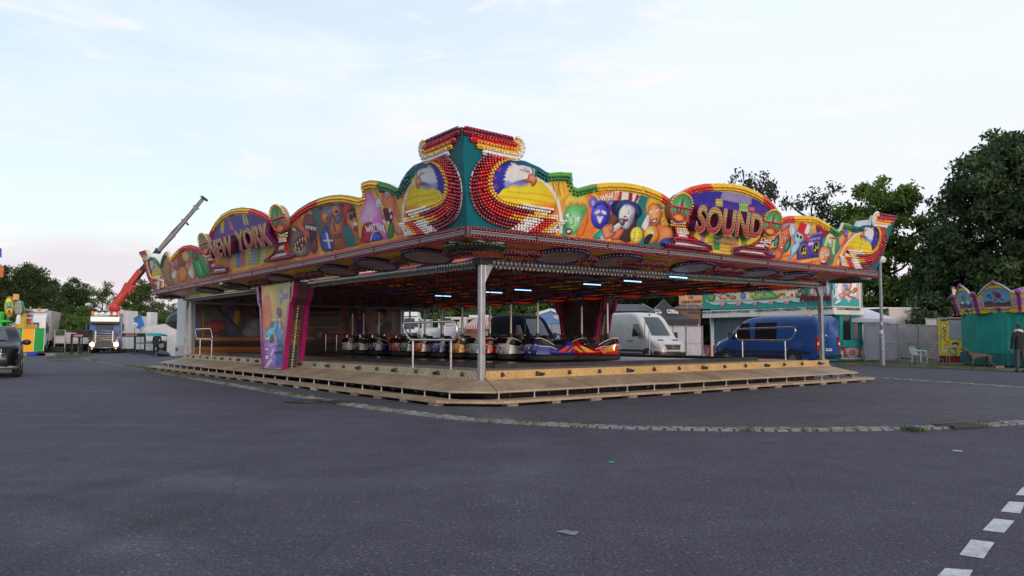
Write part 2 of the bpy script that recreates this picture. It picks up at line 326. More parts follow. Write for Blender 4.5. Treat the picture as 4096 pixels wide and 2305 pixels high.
    vc=nd(t,'ShaderNodeTexVoronoi',Scale=.42); vc.feature='DISTANCE_TO_EDGE'; L(ad.outputs[2],vc.inputs['Vector']); cr_=ramp(t,[(.0,(.55,.55,.55)),(.006,(1,1,1))]); L(vc.outputs['Distance'],cr_.inputs[0])
    xx=nd(t,'ShaderNodeMix',data_type='RGBA',blend_type='MULTIPLY'); L(xx.inputs[0].links[0].from_socket if xx.inputs[0].links else br.outputs['Fac'],xx.inputs[0]) if False else None; xx.inputs[0].default_value=.5; L(last,xx.inputs[6]); L(cr_.outputs[0],xx.inputs[7]); last=xx.outputs[2]
    L(last,b.inputs['Base Color']); b.inputs['Roughness'].default_value=.82; b.inputs['Specular IOR Level'].default_value=.35
    bp=nd(t,'ShaderNodeBump'); bp.inputs['Strength'].default_value=.9; bp.inputs['Distance'].default_value=.012; L(fine.outputs[0],bp.inputs['Height']); L(bp.outputs[0],b.inputs['Normal'])
    return m
ASP=asphalt('asphalt',(.052,.046,.066),(.068,.061,.083),(.041,.036,.053))
ASP2=asphalt('asphalt_square',(.060,.054,.067),(.074,.068,.080),(.048,.043,.055))
def sheet(name,inside,mat,dz,x0,x1,y0,y1,step):
    xs=np.arange(x0,x1+.01,step); ys=np.arange(y0,y1+.01,step); V=[(x,y,GZ(x,y)+dz) for y in ys for x in xs]; n=len(xs)
    F=[(j*n+i,j*n+i+1,(j+1)*n+i+1,(j+1)*n+i) for j in range(len(ys)-1) for i in range(n-1)]
    return npmesh(name,V,F,mat)
g=MB(); R_=[0,4,8,12,16,20,24,28,32,36,40,45,50,56,64,80,120,300,1500]; K=64
vs=[(0,0,0)]
for r in R_[1:]:
    for k in range(K): a=2*math.pi*k/K; x,y=r*math.sin(a),r*math.cos(a); vs.append((x,y,GZ(x,y)))
fs=[(0,1+(k+1)%K,1+k) for k in range(K)]+[(1+i*K+k,1+i*K+(k+1)%K,1+(i+1)*K+(k+1)%K,1+(i+1)*K+k) for i in range(len(R_)-2) for k in range(K)]
g.add(vs,fs); tag(g.build('ground',ASP,smooth=60),kind='structure')
# the sett line: traced curve on the ground
near=[gnd(*NP('D',x,y)) for x,y in ((400,937),(600,972),(850,1014),(1030,1040),(1200,1058),(1400,1070),(1600,1078),(1800,1082),(2000,1083),(2200,1081),(2380,1076),(2576,1064))]
left=[tuple(gnd(*NP('D',x,y)))[:2] for x,y in ((196,890),(190,894),(212,902.5),(255,911),(320,921.5))]
C_=[np.array(p) for p in left]+[np.array((p.x,p.y)) for p in near]+[np.array(p) for p in ((8.9,12.3),(10.9,13.5),(12.9,15.0),(14.1,16.9))]
curve=resample(smoothpts(C_,12,False),step=.19)
right2=resample(smoothpts([np.array(p) for p in ((11.6,26.0),(12.2,24.4),(12.9,22.0),(13.6,19.4),(14.1,17.0))],10,False),step=.2)
# paler asphalt inside the sett line, around the ride
poly=[tuple(p) for p in resample(curve,n=90)]+[(14.3,17.2),(13.6,19.4),(12.2,24.4),(10.6,28),(6,36),(-6,50),(-20,66),(-36,66)]
b_=bmesh.new(); vv=[b_.verts.new((x,y,0)) for x,y in poly]; f_=b_.faces.new(vv); bmesh.ops.triangulate(b_,faces=[f_])
bmesh.ops.subdivide_edges(b_,edges=b_.edges,cuts=4,use_grid_fill=True)
for v in b_.verts: v.co.z=GZ(v.co.x,v.co.y)+.012
me=bpy.data.meshes.new('square_pavement'); b_.to_mesh(me); b_.free(); me.materials.append(ASP2)
o=bpy.data.objects.new('square_pavement',me); link(o); tag(o,kind='structure')
SETT=M('granite_sett',(.21,.20,.19),.85,var=.35,scale=5.,bump=.5,bscale=40,dirt=.5)
mb=MB()
def setts(mb,cv,rows,w):
    for i in range(len(cv)-1):
        d=cv[i+1]-cv[i]; L=np.linalg.norm(d); d/=L; n=np.array([-d[1],d[0]])
        for r in range(rows):
            off=(r-(rows-1)/2)*w; c=(cv[i]+cv[i+1])/2+n*off+d*(.5*L*(r%2)); a=math.atan2(d[1],d[0])+random.uniform(-.08,.08)
            l,ww=L*random.uniform(.78,.94),w*random.uniform(.78,.93); z=GZ(c[0],c[1]); hh=.022+random.uniform(-.006,.012)
            R=Matrix.Rotation(a,3,'Z')*1; top=[R@Vector((x*l/2*.88,y*ww/2*.85,hh)) for x,y in((-1,-1),(1,-1),(1,1),(-1,1))]; bot=[R@Vector((x*l/2,y*ww/2,-.02)) for x,y in((-1,-1),(1,-1),(1,1),(-1,1))]
            mb.add([p+Vector((c[0],c[1],z)) for p in bot+top],[(4,5,6,7),(0,1,5,4),(1,2,6,5),(2,3,7,6),(3,0,4,7)])
setts(mb,curve,2,.17); tag(mb.build('sett_gutter',SETT),kind='structure')
mb=MB(); setts(mb,right2,2,.2); tag(mb.build('sett_edging',SETT),kind='structure')
# grass in the joints (uncountable)
GR=M('weed_grass',(.075,.10,.03),.9,var=.4,scale=9); mb=MB()
def tuft(mb,x,y,n,r,h):
    for _ in range(n):
        a=random.uniform(0,6.28); q=r*math.sqrt(random.random()); bx,by=x+q*math.cos(a),y+q*math.sin(a); z=GZ(bx,by)+.01; t=random.uniform(0,6.28); hh=h*random.uniform(.4,1); w=.009
        lx,ly=random.uniform(-.05,.05),random.uniform(-.05,.05)
        mb.add([(bx-w*math.cos(t),by-w*math.sin(t),z),(bx+w*math.cos(t),by+w*math.sin(t),z),(bx+lx,by+ly,z+hh)],[(0,1,2)])
for i,p in enumerate(curve):
    far=p[1]>16 and p[1]<58
    dens=(.75 if far else .22)*(1 if math.sin(i*.11)+math.sin(i*.037)>-.4 else .25)
    if p[1]>60: continue
    if random.random()<dens: tuft(mb,p[0]+random.uniform(-.16,.16),p[1]+random.uniform(-.16,.16),26 if far else 16,.14,.09)
for x,y,n,r,h in ((5.67,10.78,150,.17,.09),(3.3,10.72,60,.12,.06),(-32.2,56,900,1.3,.18),(-29.5,50,600,1.0,.15),(-25.5,43,300,.6,.1),(-4.7,5.2,25,.05,.02)): tuft(mb,x,y,n,r,h)
tag(mb.build('joint_grass',GR,fix=False),'thin grass growing in the joints of the sett line','grass',kind='stuff')
# verge at the right under the stalls
VG=M('verge_soil',(.12,.11,.07),.95,var=.4,scale=1.5,bump=.6,bscale=12); mb=MB()
vp=[gnd(*NP('D',x,y)) for x,y in ((2110,920),(2200,921),(2330,926),(2460,931),(2700,942),(2900,950))]; bk=[p*1.35 for p in vp]
mb.add([(p.x,p.y,.016) for p in vp]+[(p.x,p.y,.016) for p in bk],[(i,i+1,i+7,i+6) for i in range(5)]); tag(mb.build('verge',VG),kind='structure')
mb=MB()
for _ in range(900):
    i=random.randrange(5); a=vp[i].lerp(vp[i+1],random.random()); p=a*random.uniform(1.0,1.16); tuft(mb,p.x,p.y,7,.2,.10)
tag(mb.build('verge_grass',GR,fix=False),'patchy grass strip along the stalls','grass',kind='stuff')
# road markings: short white blocks
WH=M('road_paint',(.50,.49,.51),.75,var=.2,scale=5,dirt=.75,bump=.4); mb=MB()
for q in ((((1800,903),(1850,850),(1905,852),(1880,908))),((1700,1015),(1757,947),(1868,953),(1835,1028)),((1577,1142),(1655,1062),(1795,1078),(1725,1160)),((1420,1310),(1500,1205),(1660,1225),(1585,1335)),((1265,1460),(1325,1400),(1512,1413),(1470,1500))):
    P=[gnd(*NP('e7',x,y)) for x,y in q]; mb.add([(p.x,p.y,.004) for p in P],[(0,1,2,3)])
P=[gnd(*NP('e7',x,y)) for x,y in ((1368,601),(1385,596),(1450,602),(1430,607))]; mb.add([(p.x,p.y,.004) for p in P],[(0,1,2,3)])
tag(mb.build('road_marking',WH),kind='structure')
P=[gnd(*NP('n',x,y)) for x,y in ((2225,2130),(2262,2121),(2285,2128),(2322,2129),(2300,2145),(2262,2139))]; mb=MB(); mb.add([(p.x,p.y,.006) for p in P],[tuple(range(6))]); tag(mb.build('paper_scrap',M('grey_paper',(.20,.20,.22),.8,var=.45,scale=9)),'flat grey paper scrap lying alone in the foreground','litter')
IRON=M('cast_iron',(.07,.065,.06),.55,.7,var=.3,scale=8)
p=gnd(*NP('D',770,1011)); mb=MB(); mb.cyl((p.x,p.y,.013),(p.x,p.y,.024),.42,n=28); mb.cyl((p.x,p.y,.024),(p.x,p.y,.028),.33,n=24)
tag(mb.build('manhole_cover',IRON),'round iron manhole cover beside the ride platform','manhole cover')
def slotgrate(c,a,l,w,lab):
    mb=MB(); R=Matrix.Rotation(a,3,'Z')
    for k in range(11):
        mb.box(Vector((c.x,c.y,.03))+R@Vector((-l/2+l*k/10,0,0)),(.026,w,.03),rz=a)
    for s in(-1,1): mb.box(Vector((c.x,c.y,.031))+R@Vector((0,s*w/2,0)),(l+.05,.03,.034),rz=a)
    tag(mb.build('drain_grate',IRON),lab,'drain')
p=gnd(*NP('D',2415,1075)); slotgrate(p,.35,.62,.34,'slotted iron drain grate in the sett line near the grass tuft')
p=gnd(*NP('D',855,1015)); slotgrate(p,-.75,.5,.32,'rusty iron drain grate in the sett line in front of the ride')
BL=M('blue_plastic',C(70,110,200),.4); p=gnd(*NP('e7',1112,458)); mb=MB(); mb.add([(p.x-.11,p.y,.03),(p.x,p.y-.05,.045),(p.x+.14,p.y+.01,.03),(p.x+.02,p.y+.06,.06)],[(0,1,2,3)]); tag(mb.build('wrapper',BL),'crumpled blue wrapper lying in the sett line','litter')
GN=M('green_plastic',C(40,150,110),.4); p=gnd(*NP('D',1537,1164)); mb=MB(); mb.box((p.x,p.y,.006),(.06,.05,.008),.4); tag(mb.build('wrapper',GN),'tiny green scrap lying alone on the open asphalt','litter')
# ---------------- the ride: frame
AZ=math.radians(52.07); U=Vector((math.sin(AZ),math.cos(AZ),0)); Vv=Vector((-math.cos(AZ),math.sin(AZ),0)); P0=Vector((-.635,15.8,0)); ZZ=Vector((0,0,1))
LU,LV=13.3,22.3; ZR,ZP,OV,QV,ZF,ZT,ZB=.47,.60,1.15,1.63,3.41,5.14,2.93; LEAN=(QV-OV)/(ZT-ZF)
def zb(a,b): x,y=min(max(a/LU,0),1),min(max(b/LV,0),1); return (2.89*(1-x)+3.0*x)*(1-y)+(3.03*(1-x)+3.0*x)*y
def RP(a,b,z): return P0+U*a+Vv*b+ZZ*z
RXM=Matrix((U,Vv,ZZ)).transposed()
def rbox(mb,c,d,m=None): return mb.box(RP(*c),d,m=m,ax=RXM)
def rbar(mb,p,q,w,h=None,m=None): return mb.bar(RP(*p),RP(*q),w,h,m)
ride=thing('bumper_car_ride','large open bumper car hall with a colourful painted fascia spelling NEW YORK and SOUND','fairground ride',RP(0,0,0))
ride_inv=Matrix.Translation(-RP(0,0,0))
def part(o,parent=None):
    o.parent=parent or ride
    if parent is None or parent is ride: o.matrix_parent_inverse=ride_inv
    return o
def setp(o,p=None):
    o.parent=p or ride; o.matrix_parent_inverse=ride_inv if o.parent is ride else Matrix.Identity(4); return o
def rb(mb,name,mats,parent=None,**k):
    return setp(mb.build(name,mats,None,**k),parent)
TREAD=M('worn_deck_plate',(.40,.285,.185),.6,.1,var=.3,scale=1.1,bump=.4,bscale=30,dirt=.6)
DECK=M('dull_deck_plate',(.36,.29,.25),.6,.1,var=.28,scale=1.4,bump=.35,bscale=30,dirt=.5)
STEEL=M('galvanised_steel',(.42,.42,.44),.42,.75,var=.2,scale=5,dirt=.25)
DARK=M('dark_steel',(.055,.052,.055),.5,.6,var=.3,scale=4)
INOX=M('stainless_tube',(.62,.61,.62),.22,1.,var=.06,scale=6)
# yellow tread plate with a wavy relief
def waveplate(name,col):
    m=M(name,col,.42,.35,var=.16,scale=2.5,dirt=.35); t=m.node_tree; b=t.nodes['Principled BSDF']
    tc=nd(t,'ShaderNodeTexCoord'); mp=nd(t,'ShaderNodeMapping'); mp.inputs['Rotation'].default_value=(0,0,AZ); t.links.new(tc.outputs['Object'],mp.inputs[0])
    w=nd(t,'ShaderNodeTexWave',Scale=4.5,Distortion=2.5); w.inputs['Detail Scale'].default_value=3; w.bands_direction='DIAGONAL'; t.links.new(mp.outputs[0],w.inputs['Vector'])
    bp=nd(t,'ShaderNodeBump'); bp.inputs['Strength'].default_value=.3; bp.inputs['Distance'].default_value=.02; t.links.new(w.outputs[0],bp.inputs['Height']); t.links.new(bp.outputs[0],b.inputs['Normal']); return m
YEL=waveplate('tread_plate_warm_lit',(.60,.38,.15)); YEL2=waveplate('tread_plate_less_lit',(.46,.38,.26))  # right riser's warm sunlight painted into its yellow; left riser's copy less warm
# deck strip and driving floor
mb=MB(); rbox(mb,(LU/2,LV/2,ZP-.05),(LU-.02,LV-.02,.1)); rb(mb,'deck',DECK)
DF=M('driving_floor_steel',(.10,.095,.095),.38,.7,var=.3,scale=1.2,dirt=.4); mb=MB(); rbox(mb,(LU/2,LV/2,ZP+.012),(LU-3.0,LV-3.2,.02)); rb(mb,'driving_floor',DF)
mb=MB()
for a,b in (((1.42,1.5),(1.42,LV-1.5)),((1.42,1.5),(LU-1.42,1.5)),((LU-1.42,1.5),(LU-1.42,LV-1.5)),((1.42,LV-1.5),(LU-1.42,LV-1.5))): rbar(mb,(*a,ZP+.05),(*b,ZP+.05),.10,.10)
rb(mb,'floor_kerb',DARK)
# risers
mb=MB(); rbox(mb,(LU/2+.12,-.03,(ZR+ZP)/2-.0),(LU+.1,.05,ZP-ZR+.05)); ri=rb(mb,'riser',YEL)
mb=MB(); rbox(mb,(LU/2+.12,-.075,ZR-.012),(LU+.1,.05,.05)); rb(mb,'riser_lip',YEL)
mb=MB(); rbox(mb,(-.03,LV/2+.12,(ZR+ZP)/2),(.05,LV+.1,ZP-ZR+.05)); rl=rb(mb,'riser',YEL2)
mb=MB(); rbox(mb,(-.075,LV/2+.12,ZR-.012),(.05,LV+.1,.05)); rb(mb,'riser_lip',YEL2)
# ramps and lower steps with a cut corner
z1,z2,zl=ZR-.02,.28,.12; RW=1.0; LW=1.42; T_=.045
def plate(mb,q,t): P=[RP(*p) for p in q]; mb.prism(P,(0,0,-t))
joints=[]
mb=MB(); n=6
for k in range(n):
    a,b=k*LU/n,(k+1)*LU/n; a0=a if k else .05; j=random.uniform(-.006,.004); plate(mb,[(a0+.014,-.1,z1+j),(b-.014,-.1,z1+j),(b-.014,-RW,z2+j),((a if k else -.35)+.014,-RW,z2+j)],T_)
plate(mb,[(LU,-.1,z1),(LU+.08,-.1,z1),(LU+.08,-RW,z2),(LU,-RW,z2)],T_)
rb(mb,'ramp',TREAD); mb=MB(); n=9
for k in range(n):
    a,b=k*LV/n,(k+1)*LV/n; a0=a if k else .05; j=random.uniform(-.006,.004); plate(mb,[(-.1,a0+.014,z1+j),(-.1,b-.014,z1+j),(-RW,b-.014,z2+j),(-RW,(a if k else -.35)+.014,z2+j)],T_)
plate(mb,[(-.1,LV,z1),(-.1,LV+.25,z1),(-RW,LV+.25,z2),(-RW,LV,z2)],T_)
rb(mb,'ramp',TREAD)
mb=MB(); plate(mb,[(.044,-.1,z1-.002),(-.1,.044,z1-.002),(-RW,-.356,z2-.002),(-.356,-RW,z2-.002)],T_); rb(mb,'ramp_corner',TREAD)
EDGE=M('step_edge_trim',(.50,.42,.32),.45,.4,var=.15,scale=6,dirt=.3)
mb=MB(); rbar(mb,(-.36,-RW-.012,z2-.02),(LU+.08,-RW-.012,z2-.02),.05,.02); rbar(mb,(-RW-.012,-.36,z2-.02),(-RW-.012,LV+.25,z2-.02),.05,.02); rbar(mb,(-RW-.01,-.37,z2-.022),(-.37,-RW-.01,z2-.022),.05,.02); rb(mb,'ramp_edge',EDGE)
mb=MB(); plate(mb,[(-.5,-RW+.1,zl),(LU+.32,-RW+.1,zl),(LU+.32,-LW,zl),(-.5,-LW,zl)],.05); rb(mb,'lower_step',TREAD)
mb=MB(); plate(mb,[(-RW+.1,-.5,zl),(-LW,-.5,zl),(-LW,LV+.6,zl),(-RW+.1,LV+.6,zl)],.05); rb(mb,'lower_step',TREAD)
mb=MB(); plate(mb,[(-.5,-LW,zl-.002),(-.5,-RW+.1,zl-.002),(-RW+.1,-.5,zl-.002),(-LW,-.5,zl-.002)],.05); rb(mb,'step_corner',TREAD)
# dark void behind: substructure
mb=MB(); rbox(mb,(LU/2,LV/2,.25),(LU-.5,LV-.5,.48)); rb(mb,'substructure',DARK)
mb=MB()
for k in range(14): rbar(mb,(k,-.2,.38),(k,-RW+.02,.2),.05,.07)
for k in range(23): rbar(mb,(-.2,k,.38),(-RW+.02,k,.2),.05,.07)
rb(mb,'ramp_bearer',DARK)
# step posts: each its own part
proto=None
def steppost(a,b):
    global proto
    if proto is None:
        m=MB(); m.cyl((0,0,.0),(0,0,z2-zl-.04),.016,n=8); m.box((0,0,.004),(.06,.06,.008)); m.box((0,0,z2-zl-.045),(.05,.05,.008)); proto=m.build('step_post',STEEL); o=proto
    else: o=proto.copy(); COL.objects.link(o)
    o.parent=ride; o.location=RP(a,b,zl)-RP(0,0,0)
for k in range(16): steppost(-.28+k*.9,-RW+.03)
for k in range(25): steppost(-RW+.03,-.28+k*.93)
# wooden packing blocks on the asphalt, one by one
WOOD=M('weathered_block',(.23,.16,.12),.9,var=.35,scale=7,bump=.3,dirt=.4); PALEW=M('pale_block',(.36,.34,.31),.9,var=.2,scale=6)
bn=0
def block(a,b,rz,l,w,h,mat,lab):
    p=RP(a,b,0); z=GZ(p.x,p.y)+.012; m=MB(); m.box((0,0,h/2),(l,w,h)); m.cyl((0,0,h),(0,0,max(h+.01,zl-.05-z+.012)),.022,n=8,m=1); m.box((0,0,h+.005),(.09,.09,.012),m=1)
    o=m.build('packing_block',[mat,STEEL],bev=.008); o.location=(p.x,p.y,z); o.rotation_euler=(0,0,rz); tag(o,lab,'wooden block','packing blocks under the lower step')
ra=math.pi/2-AZ
ords=['first','second','third','fourth','fifth','sixth','seventh','eighth','ninth','tenth','eleventh','twelfth','thirteenth','fourteenth','fifteenth','sixteenth','seventeenth','eighteenth','nineteenth','twentieth','twenty-first','twenty-second']
for k in range(13): block(-.28+k*1.1,-LW+.09,ra+random.uniform(-.06,.06),random.uniform(.2,.34),.2,.05+.01*(k%3),WOOD,'brown packing block under the right-hand step edge, %s from the near corner'%ords[k])
for k in range(20): block(-LW+.09,-.35+k*1.12,ra+1.57+random.uniform(-.06,.06),random.uniform(.2,.32),.2,.05+.008*(k%3),PALEW if k in(5,6) else WOOD,('pale grey' if k in (5,6) else 'brown')+' packing block under the left-hand step edge, %s from the near corner'%ords[k])
# hinge clamps along the risers
def clamp(a,b,big,out):
    m=MB(); e=Vector((0,-1)) if out=='R' else Vector((-1,0)); x,y=a+e.x*.07,b+e.y*.07
    rbox(m,(x,y,ZP-.075),(.07,.07,.055)); m.cyl(RP(x,y,ZP-.05),RP(x,y,ZP-.01),.03,n=8)
    if big:
        d=(.16,0) if out=='R' else (0,.16); rbox(m,(x+d[0],y+d[1],ZP-.075),(.07,.07,.055)); rbox(m,(x+d[0]/2,y+d[1]/2,ZR+.02),(.17 if out=='R' else .035,.17 if out!='R' else .035,.05)); rbox(m,(x+d[0]/2,y+d[1]/2,ZR+.0),(.035,.035,.2))
    rb(m,'riser_clamp',DARK)
for k in range(14): clamp(.5+k*.95,0,k%3==1,'R')
for k in range(23): clamp(0,.6+k*.96,k%2==1,'L')
# corner posts
def post(a,b,br,w=.12):
    mb=MB(); zt=zb(a,b)-.03; rbox(mb,(a,b,(ZR-.06+zt)/2),(w,w,zt-ZR+.06))
    for d in br: mb.prism([RP(a+d[0]*w/2-d[1]*.05,b+d[1]*w/2-d[0]*.05,z) for z in (zt-.40,zt)]+[RP(a+d[0]*.28-d[1]*.05,b+d[1]*.28-d[0]*.05,zt)],tuple((U*d[1]+Vv*d[0])*.10))
    rbox(mb,(a,b,zt+.06),(.28,.28,.15),m=1)
    rb(mb,'corner_post',[STEEL,DARK],bev=.01)
post(.0,.0,[(1,0)]); post(.0,LV,[(0,-1)]); post(LU-.15,0,[(-1,0)]); post(LU,LV,[(-1,0),(0,-1)])
# edge beams with bulbs
BEAM=M('beam_profile',(.13,.125,.13),.5,.5,var=.15,scale=5); LAMP=M('clear_bulb_cap',(.34,.33,.31),.15,.1,var=.1,scale=30,coat=.6)
ICO=bmesh.new(); bmesh.ops.create_icosphere(ICO,subdivisions=1,radius=1); IV=np.array([v.co[:] for v in ICO.verts]); IF=np.array([[v.index for v in f.verts] for f in ICO.faces]); ICO.free()
IV2=np.array([(1,0,0),(-1,0,0),(0,1,0),(0,-1,0),(0,0,1),(0,0,-1)],float); IF2=np.array([(0,2,4),(2,1,4),(1,3,4),(3,0,4),(2,0,5),(1,2,5),(3,1,5),(0,3,5)])
def bulbs(name,P,r,mat,parent=None,low=False,keys=None):
    mi=None
    if keys is not None and len(keys):
        ks=sorted(set(keys)); mat=[BC[k] for k in ks]; mi=np.repeat([ks.index(k) for k in keys],len(IF))
    P=np.asarray([tuple(p) for p in P],float)
    if not len(P): return None
    rq=np.random.default_rng(len(P)); kp=rq.random(len(P))>.012; P=P[kp]+rq.normal(size=(int(kp.sum()),3))*r*.05; r=r*(1+.07*rq.normal(size=len(P)))
    if mi is not None: mi=mi.reshape(len(kp),-1)[kp].ravel()
    a,f=(IV2,IF2) if low else (IV,IF); r=np.broadcast_to(np.asarray(r,float),(len(P),))
    V=(P[:,None,:]+a[None]*r[:,None,None]).reshape(-1,3); F=(f[None]+(np.arange(len(P))*len(a))[:,None,None]).reshape(-1,3)
    return setp(npmesh(name,V,F,mat,None,smooth=True,mi=mi),parent)
def beam(p,q,out):
    mb=MB(); zp,zq=zb(*p),zb(*q)
    for o_,dz,w,h in ((0,.0,.05,.12),(.03,.055,.05,.03),(.03,-.06,.05,.02)): rbar(mb,(p[0]+out[0]*o_,p[1]+out[1]*o_,zp+dz),(q[0]+out[0]*o_,q[1]+out[1]*o_,zq+dz),w,h)
    o=rb(mb,'edge_beam',BEAM)
    n=int(math.dist(p,q)/.115); B=[]
    for k in range(n):
        t=(k+.5)/n; x,y=p[0]+(q[0]-p[0])*t,p[1]+(q[1]-p[1])*t; z=zp+(zq-zp)*t; B.append(RP(x+out[0]*.085,y+out[1]*.085,z)); B.append(RP(x+out[0]*.01,y+out[1]*.01,z-.085))
    bulbs('bulb_row',B,.040,LAMP,o,low=False)
beam((.2,0),(LU-.1,0),(0,-1)); beam((0,.2),(0,LV-.1),(-1,0)); beam((.1,LV),(LU-.1,LV),(0,-1)); beam((LU,.1),(LU,LV-.1),(-1,0))
CLOTH=MV('painted_cloth',.8,0); t=CLOTH.node_tree; bb=t.nodes['Principled BSDF']; tl=nd(t,'ShaderNodeBsdfTranslucent'); ms=nd(t,'ShaderNodeMixShader'); ms.inputs[0].default_value=.11
t.links.new(bb.inputs['Base Color'].links[0].from_socket,tl.inputs[0]); t.links.new(bb.outputs[0],ms.inputs[1]); t.links.new(tl.outputs[0],ms.inputs[2]); t.links.new(ms.outputs[0],t.nodes['Material Output'].inputs[0])
# ceiling cloth: striped sagging bays, ridge along the long axis
def ceil_z(a): return 3.08+1.15*(1-abs(a-LU/2)/(LU/2))
nb=10; xs=np.linspace(.05,LU-.62,60); ys=np.linspace(.05,LV-.05,nb*14+1); Vc=[];Cc=[]
cols=[(215,60,20),(225,95,25),(170,35,30),(215,140,40),(120,50,120),(200,60,25)]
rngc=random.Random(3); rowc={}
for y in ys:
    fb=(y-.05)/(LV-.1)*nb; sag=.10*math.sin(math.pi*(fb%1))
    for x in xs:
        key=(int(min(fb,nb-1e-6)),int(x/1.05)); 
        if key not in rowc: rowc[key]=rngc.choice(cols)
        Vc.append(RP(x,y,ceil_z(x)-sag-.02)); Cc.append(rowc[key])
F=[(j*60+i,j*60+i+1,(j+1)*60+i+1,(j+1)*60+i) for j in range(len(ys)-1) for i in range(59)]
ce=npmesh('ceiling_cloth',[tuple(v) for v in Vc],F,CLOTH,None,cols=fin(np.array(Cc,float),1.0),smooth=True); part(ce)
TR=M('truss_steel',(.11,.085,.08),.5,.5,var=.3,scale=4); 
for k in range(1,nb):
    b=k*LV/nb; mb=MB(); rbar(mb,(.05,b,ZB+.02),(LU-.05,b,ZB+.02),.06,.06); n=16
    for i in range(n+1):
        a=i*LU/n; zt=ceil_z(min(max(a,.05),LU-.05))-.12
        if zt>ZB+.1: rbar(mb,(a,b,ZB+.03),(a,b,zt),.035)
        if i<n: a2=(i+1)*LU/n; rbar(mb,(a,b,ZB+.03 if i%2 else zt),(a2,b,ceil_z(min(max(a2,.05),LU-.05))-.12 if i%2 else ZB+.03),.03)
    for s in(0,1): rbar(mb,(.05 if s==0 else LU/2,b,ceil_z(0 if s==0 else LU/2)-.13),(LU/2 if s==0 else LU-.05,b,ceil_z(LU/2 if s==0 else LU)-.13),.06)
    rb(mb,'roof_truss',TR)
mb=MB()
for a in np.arange(1.1,LU,1.1): rbar(mb,(a,.1,ZB+.06),(a,LV-.1,ZB+.06),.04,.05)
rb(mb,'ceiling_rails',TR)
def translucent(m,col,f):
    t=m.node_tree; bb=t.nodes['Principled BSDF']; tl=nd(t,'ShaderNodeBsdfTranslucent'); tl.inputs[0].default_value=(*col,1); ms=nd(t,'ShaderNodeMixShader'); ms.inputs[0].default_value=f; t.links.new(bb.outputs[0],ms.inputs[1]); t.links.new(tl.outputs[0],ms.inputs[2]); t.links.new(ms.outputs[0],t.nodes['Material Output'].inputs[0])
# sagging cloth rolls above the far right beam (orange)
ROLL=M('orange_cloth_roll',(.85,.13,.02),.75,var=.12,scale=2); translucent(ROLL,(.9,.16,.03),.55)
for k in range(10):
    b=LV-(k+.5)*LV/10; mb=MB(); pts=[]; r=[]
    for i in range(9):
        t=i/8; pts.append(RP(LU-.36,b-LV/20*.9+LV/10*.9*t,3.22-.07*math.sin(math.pi*t))); r.append(.15+.09*math.sin(math.pi*t))
    mb.tube(pts,r,8); rb(mb,'cloth_roll',ROLL,smooth=60)
# fluorescent tubes
TUBE=M('blue_white_tube',(.28,.58,1.0),.3,var=0,emit=2.6)
for (x,y) in ((1115,745),(1243,736),(1316,730),(1490,716),(1592,708),(1707,698)):
    c=Vector(on_plane(*NP('D',x,y),(0,0,ZB-.06),(0,0,1))); d=U*.30+Vv*0; mb=MB(); mb.cyl(c-U*.34,c+U*.34,.014,n=8); mb.box(c+ZZ*.04,(.8,.04,.03),m=1,ax=RXM); o=mb.build('light_tube',[TUBE,DARK]); part(o)
# ---------------- fascia panels
def FP(side,s,z,off=0.):
    k=-(OV+LEAN*(z-ZF)+off)
    if side=='R': return RP(s,k,z)
    if side=='L': return RP(k,s,z)
    if side=='r': return RP(LU-k,s,z)   # far right side, seen from behind
    return RP(s,LV-k,z)
def FN_(side):
    a=Vector(FP(side,1,ZF)-FP(side,0,ZF)); b=Vector(FP(side,0,ZF+1)-FP(side,0,ZF)); n=a.cross(b).normalized()
    c=FP(side,5,ZF,1)-FP(side,5,ZF,0)
    return n if n.dot(c)>0 else -n
NF={k:FN_(k) for k in 'RLrl'}
def SZ(side,T,x,y,off=0.):
    p=Vector(on_plane(*NP(T,x,y),tuple(FP(side,0,ZF,off)),tuple(NF[side])))-P0; return ((p.dot(U) if side=='R' else p.dot(Vv)),p.z)
TOPR=[('c4',(712,82),(1000,146),(1328,222),(1345,458),(1450,475),(1540,515),(1620,550),(1700,605),(1735,615),(1850,603),(2000,612),(1995,700))]
TOPR+=[('c5',(320,210),(312,280),(345,350),(405,375),(470,355),(600,320),(750,298),(900,290),(1050,293),(1200,310),(1400,355),(1600,435),(1700,500),(1790,570))]
TOPR+=[('c6',(200,395),(290,345),(450,262),(650,216),(900,210),(1100,220),(1300,260),(1500,350),(1650,445),(1750,540),(1810,625),(1870,735))]
TOPR+=[('c7',(500,280),(600,256),(750,248),(900,250),(1030,266),(1150,320),(1270,400),(1350,460),(1410,497),(1455,460),(1492,360),(1560,372),(1640,412),(1720,425),(1800,402),(1915,396),(1930,240),(2315,286))]
TOPL=[('c4',(708,82),(480,170),(275,245),(300,470)),('c3',(1930,78),(1850,90),(1750,130),(1660,220),(1590,330),(1550,425),(1450,370),(1300,328),(1200,318),(1105,345),(1078,375),(1100,450),(1105,510),(1085,540),(1040,538),(950,515),(830,500),(700,510),(560,545),(430,600),(300,680),(200,770),(130,860))]
TOPL+=[('c2',(1960,325),(1850,250),(1700,196),(1550,180),(1400,205),(1250,290),(1150,410),(1080,540),(1040,645),(975,800),(900,752),(800,724),(700,740),(620,790),(555,860),(505,928),(468,818),(430,835),(390,900),(368,1010),(330,950),(280,905),(205,900),(200,790),(62,832))]
def outline(side,rows):
    P=[]
    for row in rows:
        for q in row[1:]: P.append(SZ(side,row[0],*q))
    P=np.array(P); s=P[:,0].copy()
    for i in range(1,len(s)): s[i]=max(s[i],s[i-1]+.012)
    return s,P[:,1]
OUT={'R':outline('R',TOPR),'L':outline('L',TOPL)}
OUT['r']=OUT['L']; OUT['l']=OUT['R']
